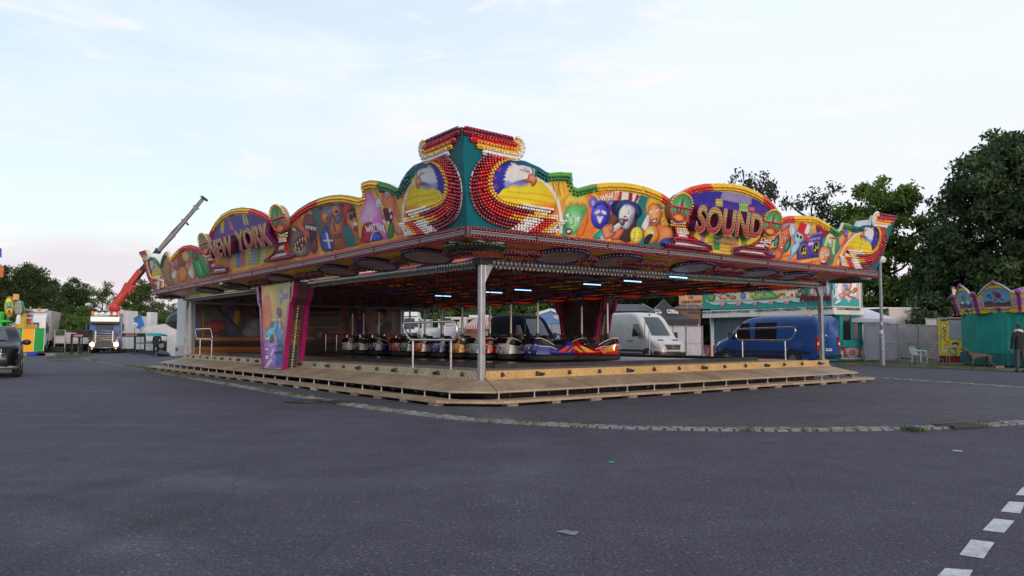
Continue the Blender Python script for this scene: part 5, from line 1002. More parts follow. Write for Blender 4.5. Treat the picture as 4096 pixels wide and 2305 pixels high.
for k_,n_,c_ in (('1','dim_green',(8,55,35)),('2','dim_amber',(120,85,25)),('3','dim_brown',(75,35,35))): BC[k_]=M('bulb_'+n_,C(*c_),.2,var=.2,scale=30,coat=.4)
def make_pillar(mirror):
    A=(lambda a:a) if not mirror else (lambda a:LU-a)
    pe=bpy.data.objects.new('painted_pillar',None); COL.objects.link(pe); setp(pe)
    def sub(o): o.parent=pe; o.matrix_parent_inverse=Matrix.Identity(4); return o
    n,m_=44,110; V=[];X=[]
    for i in range(n+1):
        for j in range(m_+1):
            z=ZB0+(ZT0-ZB0)*j/m_; V.append(tuple(RP(A(AFR),pfr(i/n,z),z)))
    if not mirror: X=uvc(np.array(V),'e6')
    else: X=uvc(np.array([tuple(RP(AFR,pfr(i/n,ZB0+(ZT0-ZB0)*j/m_),ZB0+(ZT0-ZB0)*j/m_)) for i in range(n+1) for j in range(m_+1)]),'e6')
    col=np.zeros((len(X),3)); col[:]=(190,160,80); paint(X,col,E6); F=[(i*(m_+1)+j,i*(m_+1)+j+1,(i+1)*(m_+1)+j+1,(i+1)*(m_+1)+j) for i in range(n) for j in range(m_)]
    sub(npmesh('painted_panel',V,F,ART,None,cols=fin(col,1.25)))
    if not mirror:
        o,_=text_quad('painted_word','NO',[RP(AFR,*onA('e6',x,y,AFR)) for x,y in ((170,1185),(206,1183),(206,1140),(170,1142))],BC['b'],None,depth=.004,bold=.04,n=-U); sub(o)
        o,_=text_quad('painted_word','PARKING',[RP(AFR,*onA('e6',x,y,AFR)) for x,y in ((162,1222),(210,1218),(210,1195),(162,1198))],BC['b'],None,depth=.004,bold=.05,n=-U); sub(o)
        o,_=text_quad('painted_word','THE NY',[RP(AFR,*onA('e6',x,y,AFR)) for x,y in ((448,314),(494,306),(494,281),(448,288))],BC['b'],None,depth=.004,bold=.04,n=-U); sub(o)
    D_=.46 if not mirror else .60
    for t,d,mt in ((1,.16,PURP),(0,-.16,CRIM)):
        mb=MB(); v=lambda z,k=0.: pfr(t,z)+k
        for (za,zb_,ka,kb) in ((ZB0,2.30,0,0),(2.30,2.52,0,d*1.1),(2.52,ZT0,d*1.1,d*1.1)):
            mb.prism([RP(A(AFR-.04),v(za,ka),za),RP(A(AFR-.04),v(zb_,kb),zb_),RP(A(AFR-.04),v(zb_,kb)+d,zb_),RP(A(AFR-.04),v(za,ka)+d,za)],tuple(U*((.14) if not mirror else -.14)))
        sub(mb.build('frame_edge',mt,None,bev=.01))
        mb=MB(); k_=d*.5
        for (za,zb_,ka,kb) in ((ZB0,2.30,0,0),(2.30,2.52,0,d*1.0),(2.52,ZT0,d*1.0,d*1.0)):
            mb.prism([RP(A(AFR+.1),v(za,ka)+k_,za),RP(A(AFR+.1),v(zb_,kb)+k_,zb_),RP(A(AFR+D_),v(zb_,kb)+k_,zb_),RP(A(AFR+D_),v(za,ka)+k_,za)],tuple(Vv*(-d*.5)))
        sub(mb.build('side_panel',M('pillar_side',(.10,.05,.06),.4,var=.4,scale=1.2),None))
        mb=MB()
        for (za,zb_,ka,kb) in ((ZB0,2.30,0,0),(2.30,2.52,0,d*1.1),(2.52,ZT0,d*1.1,d*1.1)):
            mb.prism([RP(A(AFR+D_),v(za,ka),za),RP(A(AFR+D_),v(zb_,kb),zb_),RP(A(AFR+D_),v(zb_,kb)+d,zb_),RP(A(AFR+D_),v(za,ka)+d,za)],tuple(U*((.14) if not mirror else -.14)))
        sub(mb.build('frame_edge',CRIM,None,bev=.01))
        K=[];B=[]
        for r_ in (.2,.3,.42,.62,.74,.84):
            for z in np.arange(ZB0+.1,2.28,.085): B.append(RP(A(AFR+.1+(D_-.15)*r_),v(z)+k_*1.1,z)); K.append('1' if z<1.1 else '2' if z<1.9 else '3')
        o=bulbs('bulb_field',B,.034,None,keys=K); sub(o)
        mb=MB()
        for r_ in (.48,.56): mb.tube([RP(A(AFR+.1+(D_-.15)*r_),v(z)+k_*1.15,z) for z in (ZB0+.05,2.28)],.010,5)
        sub(mb.build('neon_line',NEON,None))
    mb=MB(); mb.prism([RP(A(AFR+D_),pfr(0,ZB0),ZB0),RP(A(AFR+D_),pfr(1,ZB0),ZB0),RP(A(AFR+D_),pfr(1,ZT0),ZT0),RP(A(AFR+D_),pfr(0,ZT0),ZT0)],tuple(U*((.05) if not mirror else -.05)))
    sub(mb.build('back_panel',M('pillar_back',(.075,.055,.05),.6,var=.5,scale=1.5),None))
    mb=MB(); rbox(mb,(A(AFR+D_/2),(vL0+vR0)/2,ZB0-.05),(D_+.2,abs(vL0-vR0)+.4,.1)); sub(mb.build('pillar_base',DARK,None))
make_pillar(False); PSH[0]=.75; make_pillar(True)
# ---------------- back wall with murals
BM=LV-.25
def onB(T,x,y): p=Vector(on_plane(*NP(T,x,y),tuple(RP(0,BM,0)),tuple(Vv)))-P0; return p.dot(U),p.z
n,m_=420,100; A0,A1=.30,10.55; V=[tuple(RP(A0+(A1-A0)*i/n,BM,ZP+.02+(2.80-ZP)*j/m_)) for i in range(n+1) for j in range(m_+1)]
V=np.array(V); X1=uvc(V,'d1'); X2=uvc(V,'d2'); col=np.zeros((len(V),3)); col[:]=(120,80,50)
M1=[('q',[(540,500),(1160,500),(1160,900),(540,900)],(95,80,75),10),('g',760,620,200,120,0,(130,125,120)),('p',[(550,760),(640,730),(760,740),(830,800),(800,870),(560,860)],(150,45,40),10),('e',770,860,40,45,0,(60,60,70),8),('q',[(560,690),(620,690),(620,740),(560,740)],(70,110,100),10),
 ('p',[(800,620),(860,590),(900,640),(960,620),(980,720),(940,840),(880,900),(800,880),(780,720)],(70,95,150),10),('p',[(860,650),(930,600),(945,700),(900,820),(850,800)],(185,140,70),10),('e',930,590,32,40,0,(120,80,60),8),('e',930,568,34,26,0,(35,25,25),8),('l',[(720,620),(800,700),(900,800),(960,880)],26,(70,40,30),8),
 ('e',1090,620,34,44,10,(150,90,65),8),('p',[(1060,560),(1130,560),(1150,700),(1120,760),(1110,640)],(25,20,25),8),('p',[(960,880),(1000,760),(1090,700),(1150,740),(1150,900)],(150,150,160),12),('l',[(1000,790),(1120,840)],14,(90,100,130),8),('g',1050,860,120,70,0,(180,175,170)),
 ('q',[(380,540),(495,540),(495,930),(380,930)],(110,25,70),8),('q',[(458,620),(520,650),(522,920),(458,920)],(75,90,130),8),('q',[(545,500),(555,500),(555,900),(545,900)],(190,150,60),4),('p',[(560,520),(700,540),(740,640),(640,570),(560,620)],(60,90,50),14),
 ('q',[(400,905),(1180,905),(1180,940),(400,940)],(195,135,50),6),('q',[(400,940),(1180,940),(1180,960),(400,960)],(90,30,30),4)]
for y,h,c in ((965,26,(30,25,30)),(992,12,(60,40,30)),(1006,26,(190,120,35)),(1036,20,(160,95,30)),(1062,18,(185,115,35))): M1.append(('q',[(400,y),(1180,y),(1180,y+h),(400,y+h)],c,4))
M2=[('q',[(-60,530),(440,530),(440,1000),(-60,1000)],(165,85,35),6),('q',[(-60,535),(440,545),(440,590),(-60,600)],(28,32,60),6),('q',[(0,610),(400,600),(398,755),(0,755)],(185,130,60),6),('q',[(12,622),(390,612),(388,745),(12,745)],(92,84,84),5),('e',185,830,82,78,0,(60,55,70),8),('e',185,830,62,58,0,(150,90,40),8),('e',185,835,44,44,0,(70,80,95),8),('g',195,820,26,34,0,(215,200,190)),
 ('q',[(-60,885),(440,885),(440,905),(-60,905)],(120,25,30),4),('q',[(-60,905),(1000,905),(1000,1100),(-60,1100)],(50,42,42),8)]
for k in range(4): M2+=[('l',[(15,775+32*k),(100,775+32*k)],12,(70,75,90),6),('l',[(265,775+32*k),(365,775+32*k)],12,(70,75,90),6)]
M2+=[('q',[(450,560),(960,560),(960,860),(450,860)],(150,135,125),12),('q',[(400,570),(452,565),(462,900),(410,900)],(170,100,50),6),('q',[(440,640),(470,640),(475,880),(440,880)],(60,110,120),5),('p',[(470,560),(560,570),(640,590),(600,600),(520,640),(480,640)],(55,85,50),12),
 ('p',[(540,610),(580,560),(610,620),(640,720),(660,830),(560,830),(540,720)],(150,100,75),8),('p',[(550,700),(610,690),(630,780),(560,820)],(40,50,110),8),('e',575,610,24,36,0,(170,105,80),6),('p',[(730,680),(745,600),(790,560),(830,600),(830,660),(780,700),(740,720)],(190,125,90),6),('p',[(740,600),(770,560),(830,565),(840,650),(815,650),(790,610)],(28,24,26),6),('e',742,682,12,16,0,(70,25,30),5),('p',[(740,830),(760,760),(830,690),(880,700),(880,860),(740,860)],(26,26,32),8),('p',[(745,720),(790,700),(770,790),(740,800)],(215,210,205),6),('l',[(700,730),(660,800)],20,(170,120,90),8),
 ('q',[(890,560),(935,560),(935,880),(890,880)],(200,140,60),6),('q',[(930,565),(975,560),(975,880),(935,880)],(125,25,70),5),('q',[(915,640),(945,630),(945,870),(915,870)],(80,120,140),5)]
for k in range(4): M2.append(('q',[(790+12*k,820+18*k),(880,770+22*k),(960-8*k,815+18*k),(880,850+18*k)],(150,40,70) if k%2==0 else (195,120,50),5))
M2+=[('q',[(470,760),(490,700),(510,780),(570,800),(520,830),(480,840)],(180,60,50),5),('q',[(640,560),(700,545),(700,720),(640,700)],(175,160,120),8)]
i1=X1[:,0]<1190; I=np.where(i1)[0]; col[I]=paint(X1[I],col[I],M1); I=np.where(~i1)[0]; col[I]=paint(X2[I],col[I],M2)
F=[(i*(m_+1)+j,i*(m_+1)+j+1,(i+1)*(m_+1)+j+1,(i+1)*(m_+1)+j) for i in range(n) for j in range(m_)]
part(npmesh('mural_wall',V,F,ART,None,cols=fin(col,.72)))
mb=MB(); rbox(mb,((A0+A1)/2,BM+.06,1.75),(A1-A0+.06,.1,2.3)); rb(mb,'wall_core',M('wall_core',(.3,.3,.32),.5))
mb=MB(); k_=RP(0,0,0)
o,_=text_quad('painted_word','HAI',[RP(onB('d2',x,y)[0],BM-.05,onB('d2',x,y)[1]) for x,y in ((55,868),(130,866),(130,836),(55,838))],M('pale_neon',(.5,.48,.45),.3,var=0),None,depth=.02,bold=.0,n=-Vv); part(o)
# white box trailer behind the wall
WHITE=M('white_trailer_skin',(.62,.64,.66),.42,var=.1,scale=1.2,dirt=.2); RUB=M('tyre_rubber',(.022,.021,.022),.8,var=.3,scale=10); RIM=M('wheel_rim',(.35,.35,.36),.35,.8,var=.15,scale=8); BLK=M('black_plastic',(.018,.018,.02),.45,var=.2); GLASS=M('dark_glass',(.010,.012,.015),.06,0,var=0,spec=.5,coat=.15); REDL=M('red_lamp_lens',(.30,.012,.012),.15,var=0,coat=.5); ORL=M('orange_lamp_lens',(.75,.16,.02),.2,var=0,emit=.15)
def wheel(name,c,ax,r,w,parent,hub=.6):
    m=MB(); c=Vector(c); ax=Vector(ax).normalized(); n=24
    prof=[(r*.62,-w/2),(r*.93,-w/2),(r,-w*.32),(r,w*.32),(r*.93,w/2),(r*.62,w/2)]
    u=Vector((0,0,1)); v=ax.cross(u); secs=[[c+ax*b+(u*math.cos(t)+v*math.sin(t))*a for a,b in prof] for t in np.linspace(0,2*math.pi,n,endpoint=False)]
    m.loft(secs+[secs[0]],cap=False,closed=False); o=m.build(name,[RUB],parent,smooth=40)
    m=MB(); m.cyl(c-ax*w*.3,c+ax*w*.42,r*.62,n=20); m.cyl(c+ax*w*.42,c+ax*w*.5,r*.25,n=12)
    for k in range(5):
        t=k*2*math.pi/5; d=u*math.cos(t)+v*math.sin(t); m.bar(c+ax*w*.44+d*r*.15,c+ax*w*.44+d*r*.58,.12*r,.06)
    m.build('rim',RIM,o,smooth=40); return o
bt=thing('box_trailer','white box trailer standing behind the mural wall at the left rear post of the ride','trailer',RP(.65,LV+.9,0),math.atan2(U.y,U.x))
mb=MB(); mb.box((5.2,.95,2.05),(11,2.3,2.9)); mb.build('box_body',WHITE,bt,bev=.03)
mb=MB(); mb.box((5.2,.95,.53),(10.9,2.2,.14)); mb.build('chassis',DARK,bt)
mb=MB(); mb.box((-.32,.95,.75),(.05,2.25,.5)); mb.build('rear_bumper',M('pale_bumper',(.5,.5,.5),.5),bt)
for y in (.15,1.75): mb=MB(); mb.box((-.36,y,.8),(.05,.32,.14)); mb.build('tail_lamp',REDL,bt)
for x in (6.5,7.6):
    for y,a in ((-.05,-1),(1.9,1)): wheel('wheel',(x,y,.42),(0,a,0),.42,.28,bt)
for k in range(6):
    mb=MB(); mb.box((.1+k*2,-.205,2.05),(.03,.012,2.85)); mb.build('panel_seam',M('seam_grey',(.4,.4,.42),.5),bt)
# ---------------- guard rails on the platform
def rail(plane_n,plane_p,T,posts,frame,name='guard_rail'):
    P=lambda x,y: Vector(on_plane(*NP(T,x,y),tuple(plane_p),tuple(plane_n)))
    m=MB(); fr=smoothpts([P(*q) for q in frame],1) if False else None
    c=[P(*q) for q in frame]; pts=[]; N=len(c)
    for i in range(N):
        a,b,d=c[i-1],c[i],c[(i+1)%N]; ra=min(.16,(a-b).length*.4); rd=min(.16,(d-b).length*.4); s=b+(a-b).normalized()*ra; e=b+(d-b).normalized()*rd
        for t in np.linspace(0,1,6): pts.append(s*(1-t)**2+b*2*t*(1-t)+e*t*t)
    m.tube(pts,.030,8,closed=True)
    for (x,y0,y1) in posts:
        p,q=P(x,y0),P(x,y1); q=Vector((q.x,q.y,ZP+.01)); p=Vector((q.x,q.y,p.z)); m.cyl(q,p,.026,n=10); m.cyl(q,q+ZZ*.02,.05,n=10)
    rb(m,name,INOX,smooth=50)
rail(U,RP(.10,0,0),'d2',[(1090,868,1125),(1458,865,1145)],[(985,708),(1515,688),(1515,870),(1060,868)])
rail(U,RP(.12,0,0),'d1',[(516,925,1080),(637,925,1088)],[(470,822),(635,816),(652,925),(488,922)])
rail(-Vv*0+U,RP(LU-.12,0,0),'d6',[(968,852,1052),(1485,852,1062)],[(885,718),(1590,692),(1612,745),(1545,855),(890,850)])
mb=MB(); q0=on_plane(*NP('e5',935,386),tuple(RP(LU-.1,0,0)),tuple(U)); q1=on_plane(*NP('e5',1225,384),tuple(RP(LU-.1,0,0)),tuple(U)); mb.cyl(q0,q1,.03); q0=on_plane(*NP('e5',1440,428),tuple(RP(LU-.1,0,0)),tuple(U)); q1=on_plane(*NP('e5',1880,420),tuple(RP(LU-.1,0,0)),tuple(U)); mb.cyl(q0,q1,.03)
for b in (7.2,11.,14.): mb.cyl(RP(LU-.1,b,ZP),RP(LU-.1,b,1.6),.026)
rb(mb,'guard_rail',INOX)
for i,(a0,a1) in enumerate(((6.1,7.2),(7.9,9.9))):
    mb=MB(); b=LV-1.0
    for z in (1.05,1.5): mb.cyl(RP(a0,b,z),RP(a1,b,z),.025)
    for k in range(4 if i else 3): a=a0+(a1-a0)*k/(3 if i else 2); mb.cyl(RP(a,b,ZP),RP(a,b,1.5),.025)
    rb(mb,'guard_rail',INOX)
# ---------------- bumper cars
SEAT=M('black_seat',(.014,.013,.014),.6,var=.3,scale=8,bump=.2); POLEM=M('pickup_pole',(.36,.33,.31),.35,.6,var=.15,scale=10)
PAINT={}
def paintm(rgb,name): return M(name,C(*rgb,1.0),.22,var=.08,scale=4,coat=.7)
WHT=paintm((225,222,220),'car_white')
def bumpercar(label,main,second,accent,pos,heading,plate='',side_text=None,flames=False):
    SC=.91
    t=thing('bumper_car',label,'bumper car',pos,math.atan2(heading[1],heading[0]),'bumper cars parked on the driving floor'); t.scale=(SC,SC,SC)
    # rubber skirt
    m=MB(); n=30; R=lambda k,o,z:[(o*0+(.95+k)*math.copysign(abs(math.cos(a))**.75,math.cos(a)),(.58+k)*math.copysign(abs(math.sin(a))**.75,math.sin(a)),z) for a in np.linspace(0,2*math.pi,n,endpoint=False)]
    m.loft([R(-.06,0,.04),R(.0,0,.07),R(.02,0,.13),R(.0,0,.19),R(-.08,0,.22)]); m.build('bumper_ring',RUB,t,smooth=50)
    # body shell: side profile swept across the width; nose at +x
    xs=[-.93,-.88,-.74,-.5,-.3,-.1,.1,.25,.4,.6,.75,.86,.92]; zt=[.52,.74,.80,.66,.52,.46,.46,.56,.68,.62,.50,.40,.30]; hw=[.30,.42,.50,.53,.53,.52,.52,.52,.50,.46,.38,.28,.16]
    secs=[]
    for x,z,w in zip(xs,zt,hw):
        s=[]
        for q in (-1,1):
            pass
        zb=.20; s=[(x,-w*.96,zb),(x,-w,zb+.10),(x,-w*.93,z-.10),(x,-w*.78,z-.02),(x,-w*.4,z+.015),(x,0,z+.02),(x,w*.4,z+.015),(x,w*.78,z-.02),(x,w*.93,z-.10),(x,w,zb+.10),(x,w*.96,zb)]
        secs.append(s)
    m=MB(); m.loft(secs); b=m.build('body',[main],t,smooth=60,sub=1)
    # tail cap and rear window band
    m=MB(); pts=[(-.945,-.33,.58),(-.945,.33,.58),(-.905,.40,.70),(-.86,.36,.765),(-.86,-.36,.765),(-.905,-.40,.70)]; m.prism(pts,(-.02,0,0)); m.build('rear_window',GLASS,t,bev=.015)
    for s in (-1,1):
        m=MB(); m.prism([(-.88,s*.455,.56),(-.55,s*.545,.50),(-.42,s*.545,.56),(-.55,s*.53,.66),(-.80,s*.49,.73)],(0,s*.012,0)); m.build('side_window',GLASS,t,bev=.006)
        m=MB(); m.tube([(-.93,s*.42,.545),(-.72,s*.525,.50),(-.42,s*.56,.485),(-.2,s*.56,.40)],.014,5); m.tube([(-.90,s*.40,.755),(-.74,s*.50,.755),(-.5,s*.545,.66),(-.3,s*.555,.54)],.014,5); m.build('white_trim',WHT,t)
        m=MB(); m.prism([(-.90,s*.44,.24),(-.45,s*.548,.24),(-.25,s*.550,.46),(-.48,s*.55,.48),(-.86,s*.47,.53)],(0,s*.010,0)); m.build('side_flash',second,t,bev=.006)
        m=MB(); m.prism([(-.2,s*.545,.30),(.1,s*.54,.30),(.34,s*.535,.50),(.2,s*.535,.50)],(0,s*.012,0)); m.prism([(.2,s*.54,.30),(.32,s*.535,.30),(.52,s*.50,.48),(.42,s*.515,.50)],(0,s*.012,0)); m.build('side_stripe',accent,t,bev=.004)
        m=MB(); m.ball((.70,s*.37,.46),(.13,.07,.06),10,6); m.build('headlight',M('headlight_glass',(.35,.36,.38),.1,.3,var=0,coat=.8),t,smooth=60)
        m=MB(); m.cyl((-.95,s*.2,.30),(-1.0,s*.2,.30),.035,n=10); m.build('exhaust_pipe',INOX,t)
    m=MB(); m.box((-.965,0,.44),(.02,.22,.08)); m.build('number_plate',M('plate_white',(.6,.6,.6),.4),t)
    if plate:
        o,_=text_quad('plate_number',plate,[(-.976,.09,.41),(-.976,-.09,.41),(-.976,-.09,.47),(-.976,.09,.47)],BLK,t,depth=.003,bold=.03,n=(-1,0,0))
    # cockpit, seat with two rounded backs, steering wheel
    m=MB(); m.loft([[(x,y*k,z) for y in (-.44,-.3,0,.3,.44)] for x,z,k in ((-.48,.70,.9),(-.3,.58,1),(.0,.50,1),(.22,.60,.95),(.32,.70,.8))],cap=False,closed=False); m.build('cockpit_rim',SEAT,t,smooth=60)
    m=MB(); m.box((-.12,0,.50),(.5,.84,.12)); m.build('seat',SEAT,t,bev=.05,seg=3)
    for s in (-1,1):
        m=MB(); m.loft([[(-.36-.02*q+dx,s*.215+y,.5+h) for dx,y in ((-.07,-w),(-.07,w),(.05,w*.9),(.05,-w*.9))] for q,(h,w) in enumerate(((0,.2),(.18,.205),(.28,.19),(.35,.13)))]); m.build('backrest',SEAT,t,bev=.03,seg=2)
    m=MB(); m.tube([(.20+.03*math.sin(a),.17*math.cos(a)-.2*0,.74+.15*math.sin(a)) for a in np.linspace(0,2*math.pi,18,endpoint=False)],.018,6,closed=True); m.cyl((.2,0,.74),(.34,0,.62),.02); m.build('steering_wheel',BLK,t)
    if flames:
        m=MB()
        for s in (-1,1): m.prism([(-.85,s*.49,.58),(-.6,s*.551,.50),(-.75,s*.53,.50),(-.4,s*.556,.40),(-.7,s*.545,.42),(-.35,s*.557,.32),(-.8,s*.52,.34)],(0,s*.012,0))
        m.build('flame_decal',accent,t)
    if side_text:
        for s in (-1,1):
            q=[(-.30 if s>0 else -.62,s*.565,.36),(-.62 if s>0 else -.30,s*.565,.36),(-.62 if s>0 else -.30,s*.565,.43),(-.30 if s>0 else -.62,s*.565,.43)]
            if side_text=='FIRE': q=[(a+1.0,b-.05*s,c+.03) for a,b,c in q]
            o,_=text_quad('side_word',side_text,q,BLK if side_text!='FIRE' else accent,t,depth=.004,bold=.03,n=(0,s,0))
    # pick-up pole to the ceiling
    zc=(ZB+.2-pos[2])/SC; m=MB(); m.cyl((-.56,0,.55),(-.56,0,1.9),.040,n=10); m.cyl((-.56,0,1.9),(-.56,0,1.98),.05,n=10,m=1); m.cyl((-.56,0,1.98),(-.56,0,zc),.014,n=6,m=1); m.cyl((-.56,0,.66),(-.56,0,.92),.065,n=10,m=1)
    m.build('pickup_pole',[POLEM,DARK],t,smooth=50)
    return t
pcol=dict(white=WHT,green=paintm((20,110,75),'car_green'),blue=paintm((40,55,150),'car_blue'),navy=paintm((25,35,90),'car_navy'),red=paintm((195,20,25),'car_red'),darkred=paintm((140,20,30),'car_dark_red'),orange=paintm((225,95,30),'car_orange'),yellow=paintm((235,160,20),'car_yellow'),mint=paintm((160,200,180),'car_mint'),black=paintm((25,25,28),'car_black'),sky=paintm((60,130,200),'car_sky'))
ZC=ZP+.024
def vrank(xd):
    r=(xd-1288)/1905; return (3.07-18.69*r)/(.615+.789*r)
specs=[(852,'white','white','navy','TGM','POLICE','white bumper car marked POLICE nearest the mural wall'),
(879.6,'green','white','white','307',None,'green bumper car with white trim, second from the far left end of the rank'),
(916,'navy','blue','white','205',None,'dark navy bumper car with a pale rear plate, third from the mural wall'),
(970,'red','white','white','308',None,'red and white bumper car half hidden by its green neighbour in the rank'),
(990,'green','white','white','309',None,'green bumper car with white trim beside the red and white one in the rank'),
(1026.7,'orange','white','white','310',None,'white and orange bumper car behind the left post of the front guard rail'),
(1069.7,'blue','navy','red','UGA',None,'blue bumper car with a dark red top just left of the yellow one'),
(1119,'yellow','yellow','black','1064','T','yellow taxi bumper car with a round black T badge'),
(1160.8,'mint','white','white','414',None,'pale mint bumper car with plate 414 between the yellow and the red one'),
(1185.5,'red','red','yellow','1316',None,'red bumper car partly hidden behind the front corner post'),
(1236,'white','white','sky','TGBW','POLICE','white bumper car marked POLICE just right of the front corner post'),
(1301,'blue','blue','red','13','', 'blue bumper car with red chevrons and plate 13')]
for xd,a,b,c,pl,tx,lab in specs:
    v=vrank(xd)-.52; hd=Vector((U.x,U.y,0)); hd.rotate(Matrix.Rotation(random.uniform(-.07,.07)-.12,3,'Z')); p=RP(4.72+.90,v,ZC)
    bumpercar(lab,pcol[a],pcol[b],pcol[c],p,hd,pl,tx if tx not in ('T','') else ('T' if tx=='T' else None))
bumpercar('red and yellow bumper car marked FIRE, side-on at the right end',pcol['red'],pcol['red'],pcol['yellow'],Vector((2.36,22.8,ZC)),Vector((-1,.18,0)),'112','FIRE',True)
bumpercar('black and orange bumper car standing behind the blue plate 13 one',pcol['black'],pcol['orange'],pcol['orange'],Vector((1.85,25.2,ZC)),Vector((-.9,.5,0)),'7')
# ---------------- vehicles
class Hull:
    def __init__(s,prof,zb,wid,belt,tum,rad): s.p=sorted(prof); s.zb=zb; s.w=sorted(wid); s.belt=belt; s.tum=tum; s.r=rad
    def top(s,x): return float(np.interp(x,[q[0] for q in s.p],[q[1] for q in s.p]))
    def W(s,x): return float(np.interp(x,[q[0] for q in s.w],[q[1] for q in s.w]))
    def side(s,x,z): return s.W(x)-s.tum*max(0,z-s.belt)-.06*max(0,.55-z)
    def sec(s,x):
        zt=s.top(x); r=min(s.r,(zt-s.zb)*.3); P=[(x,s.side(x,s.zb),s.zb)]
        for z in np.linspace(s.zb+.12,zt-r,6): P.append((x,s.side(x,z),z))
        y=s.side(x,zt-r)
        for a in (30,60,90): P.append((x,y-r+r*math.cos(math.radians(a)),zt-r+r*math.sin(math.radians(a))))
        P.append((x,0,zt+.012)); return P+[(a,-b,c) for a,b,c in P[::-1][1:]]
    def mesh(s,xs): m=MB(); m.loft([s.sec(x) for x in xs]); return m
    def patch(s,poly,sg,d=.006,m=None):
        m=m or MB(); P=[(x,sg*(s.side(x,z)+d),z) for x,z in poly]; Q=[(x,sg*(s.side(x,z)-.03),z) for x,z in poly]; n=len(P)
        m.add(P+Q,[tuple(range(n))]+[(k,(k+1)%n,(k+1)%n+n,k+n) for k in range(n)]); return m
    def screen(s,x0,x1,w0,w1,d=.03):
        m=MB(); V=[]; nx,ny=5,9
        dx=x1-x0; nrm=Vector((-(s.top(x1)-s.top(x0)),0,dx)).normalized(); nrm=nrm if nrm.z>0 else -nrm
        for i in range(nx):
            t=i/(nx-1); x=x0+dx*t
            for j in range(ny):
                u=-1+2*j/(ny-1); w=w0+(w1-w0)*t; V.append(Vector((x-.10*(abs(u)**3)*(1 if x1<x0 else -1),u*w,s.top(x)-.012*u*u))+nrm*d)
        m.add(V,[(i*ny+j,i*ny+j+1,(i+1)*ny+j+1,(i+1)*ny+j) for i in range(nx-1) for j in range(ny-1)]); return m
def star_emblem(c,r,parent,nx=1.):
    m=MB(); c=Vector(c); m.tube([c+Vector((0,r*math.cos(a),r*math.sin(a))) for a in np.linspace(0,2*math.pi,24,endpoint=False)],r*.10,6,closed=True)
    for k in range(3): a=math.pi/2+k*2*math.pi/3; m.cyl(c,c+Vector((0,r*math.cos(a),r*math.sin(a))),r*.16,r*.05,n=6)
    m.build('emblem',M('chrome',(.75,.75,.77),.12,1.,var=0),parent)
SCREEN=M('windscreen_glass',(.03,.04,.055),.06,0,var=0,spec=.5,coat=.25); HL=M('headlamp_glass',(.42,.43,.45),.12,.4,var=.1,scale=20,coat=.8)
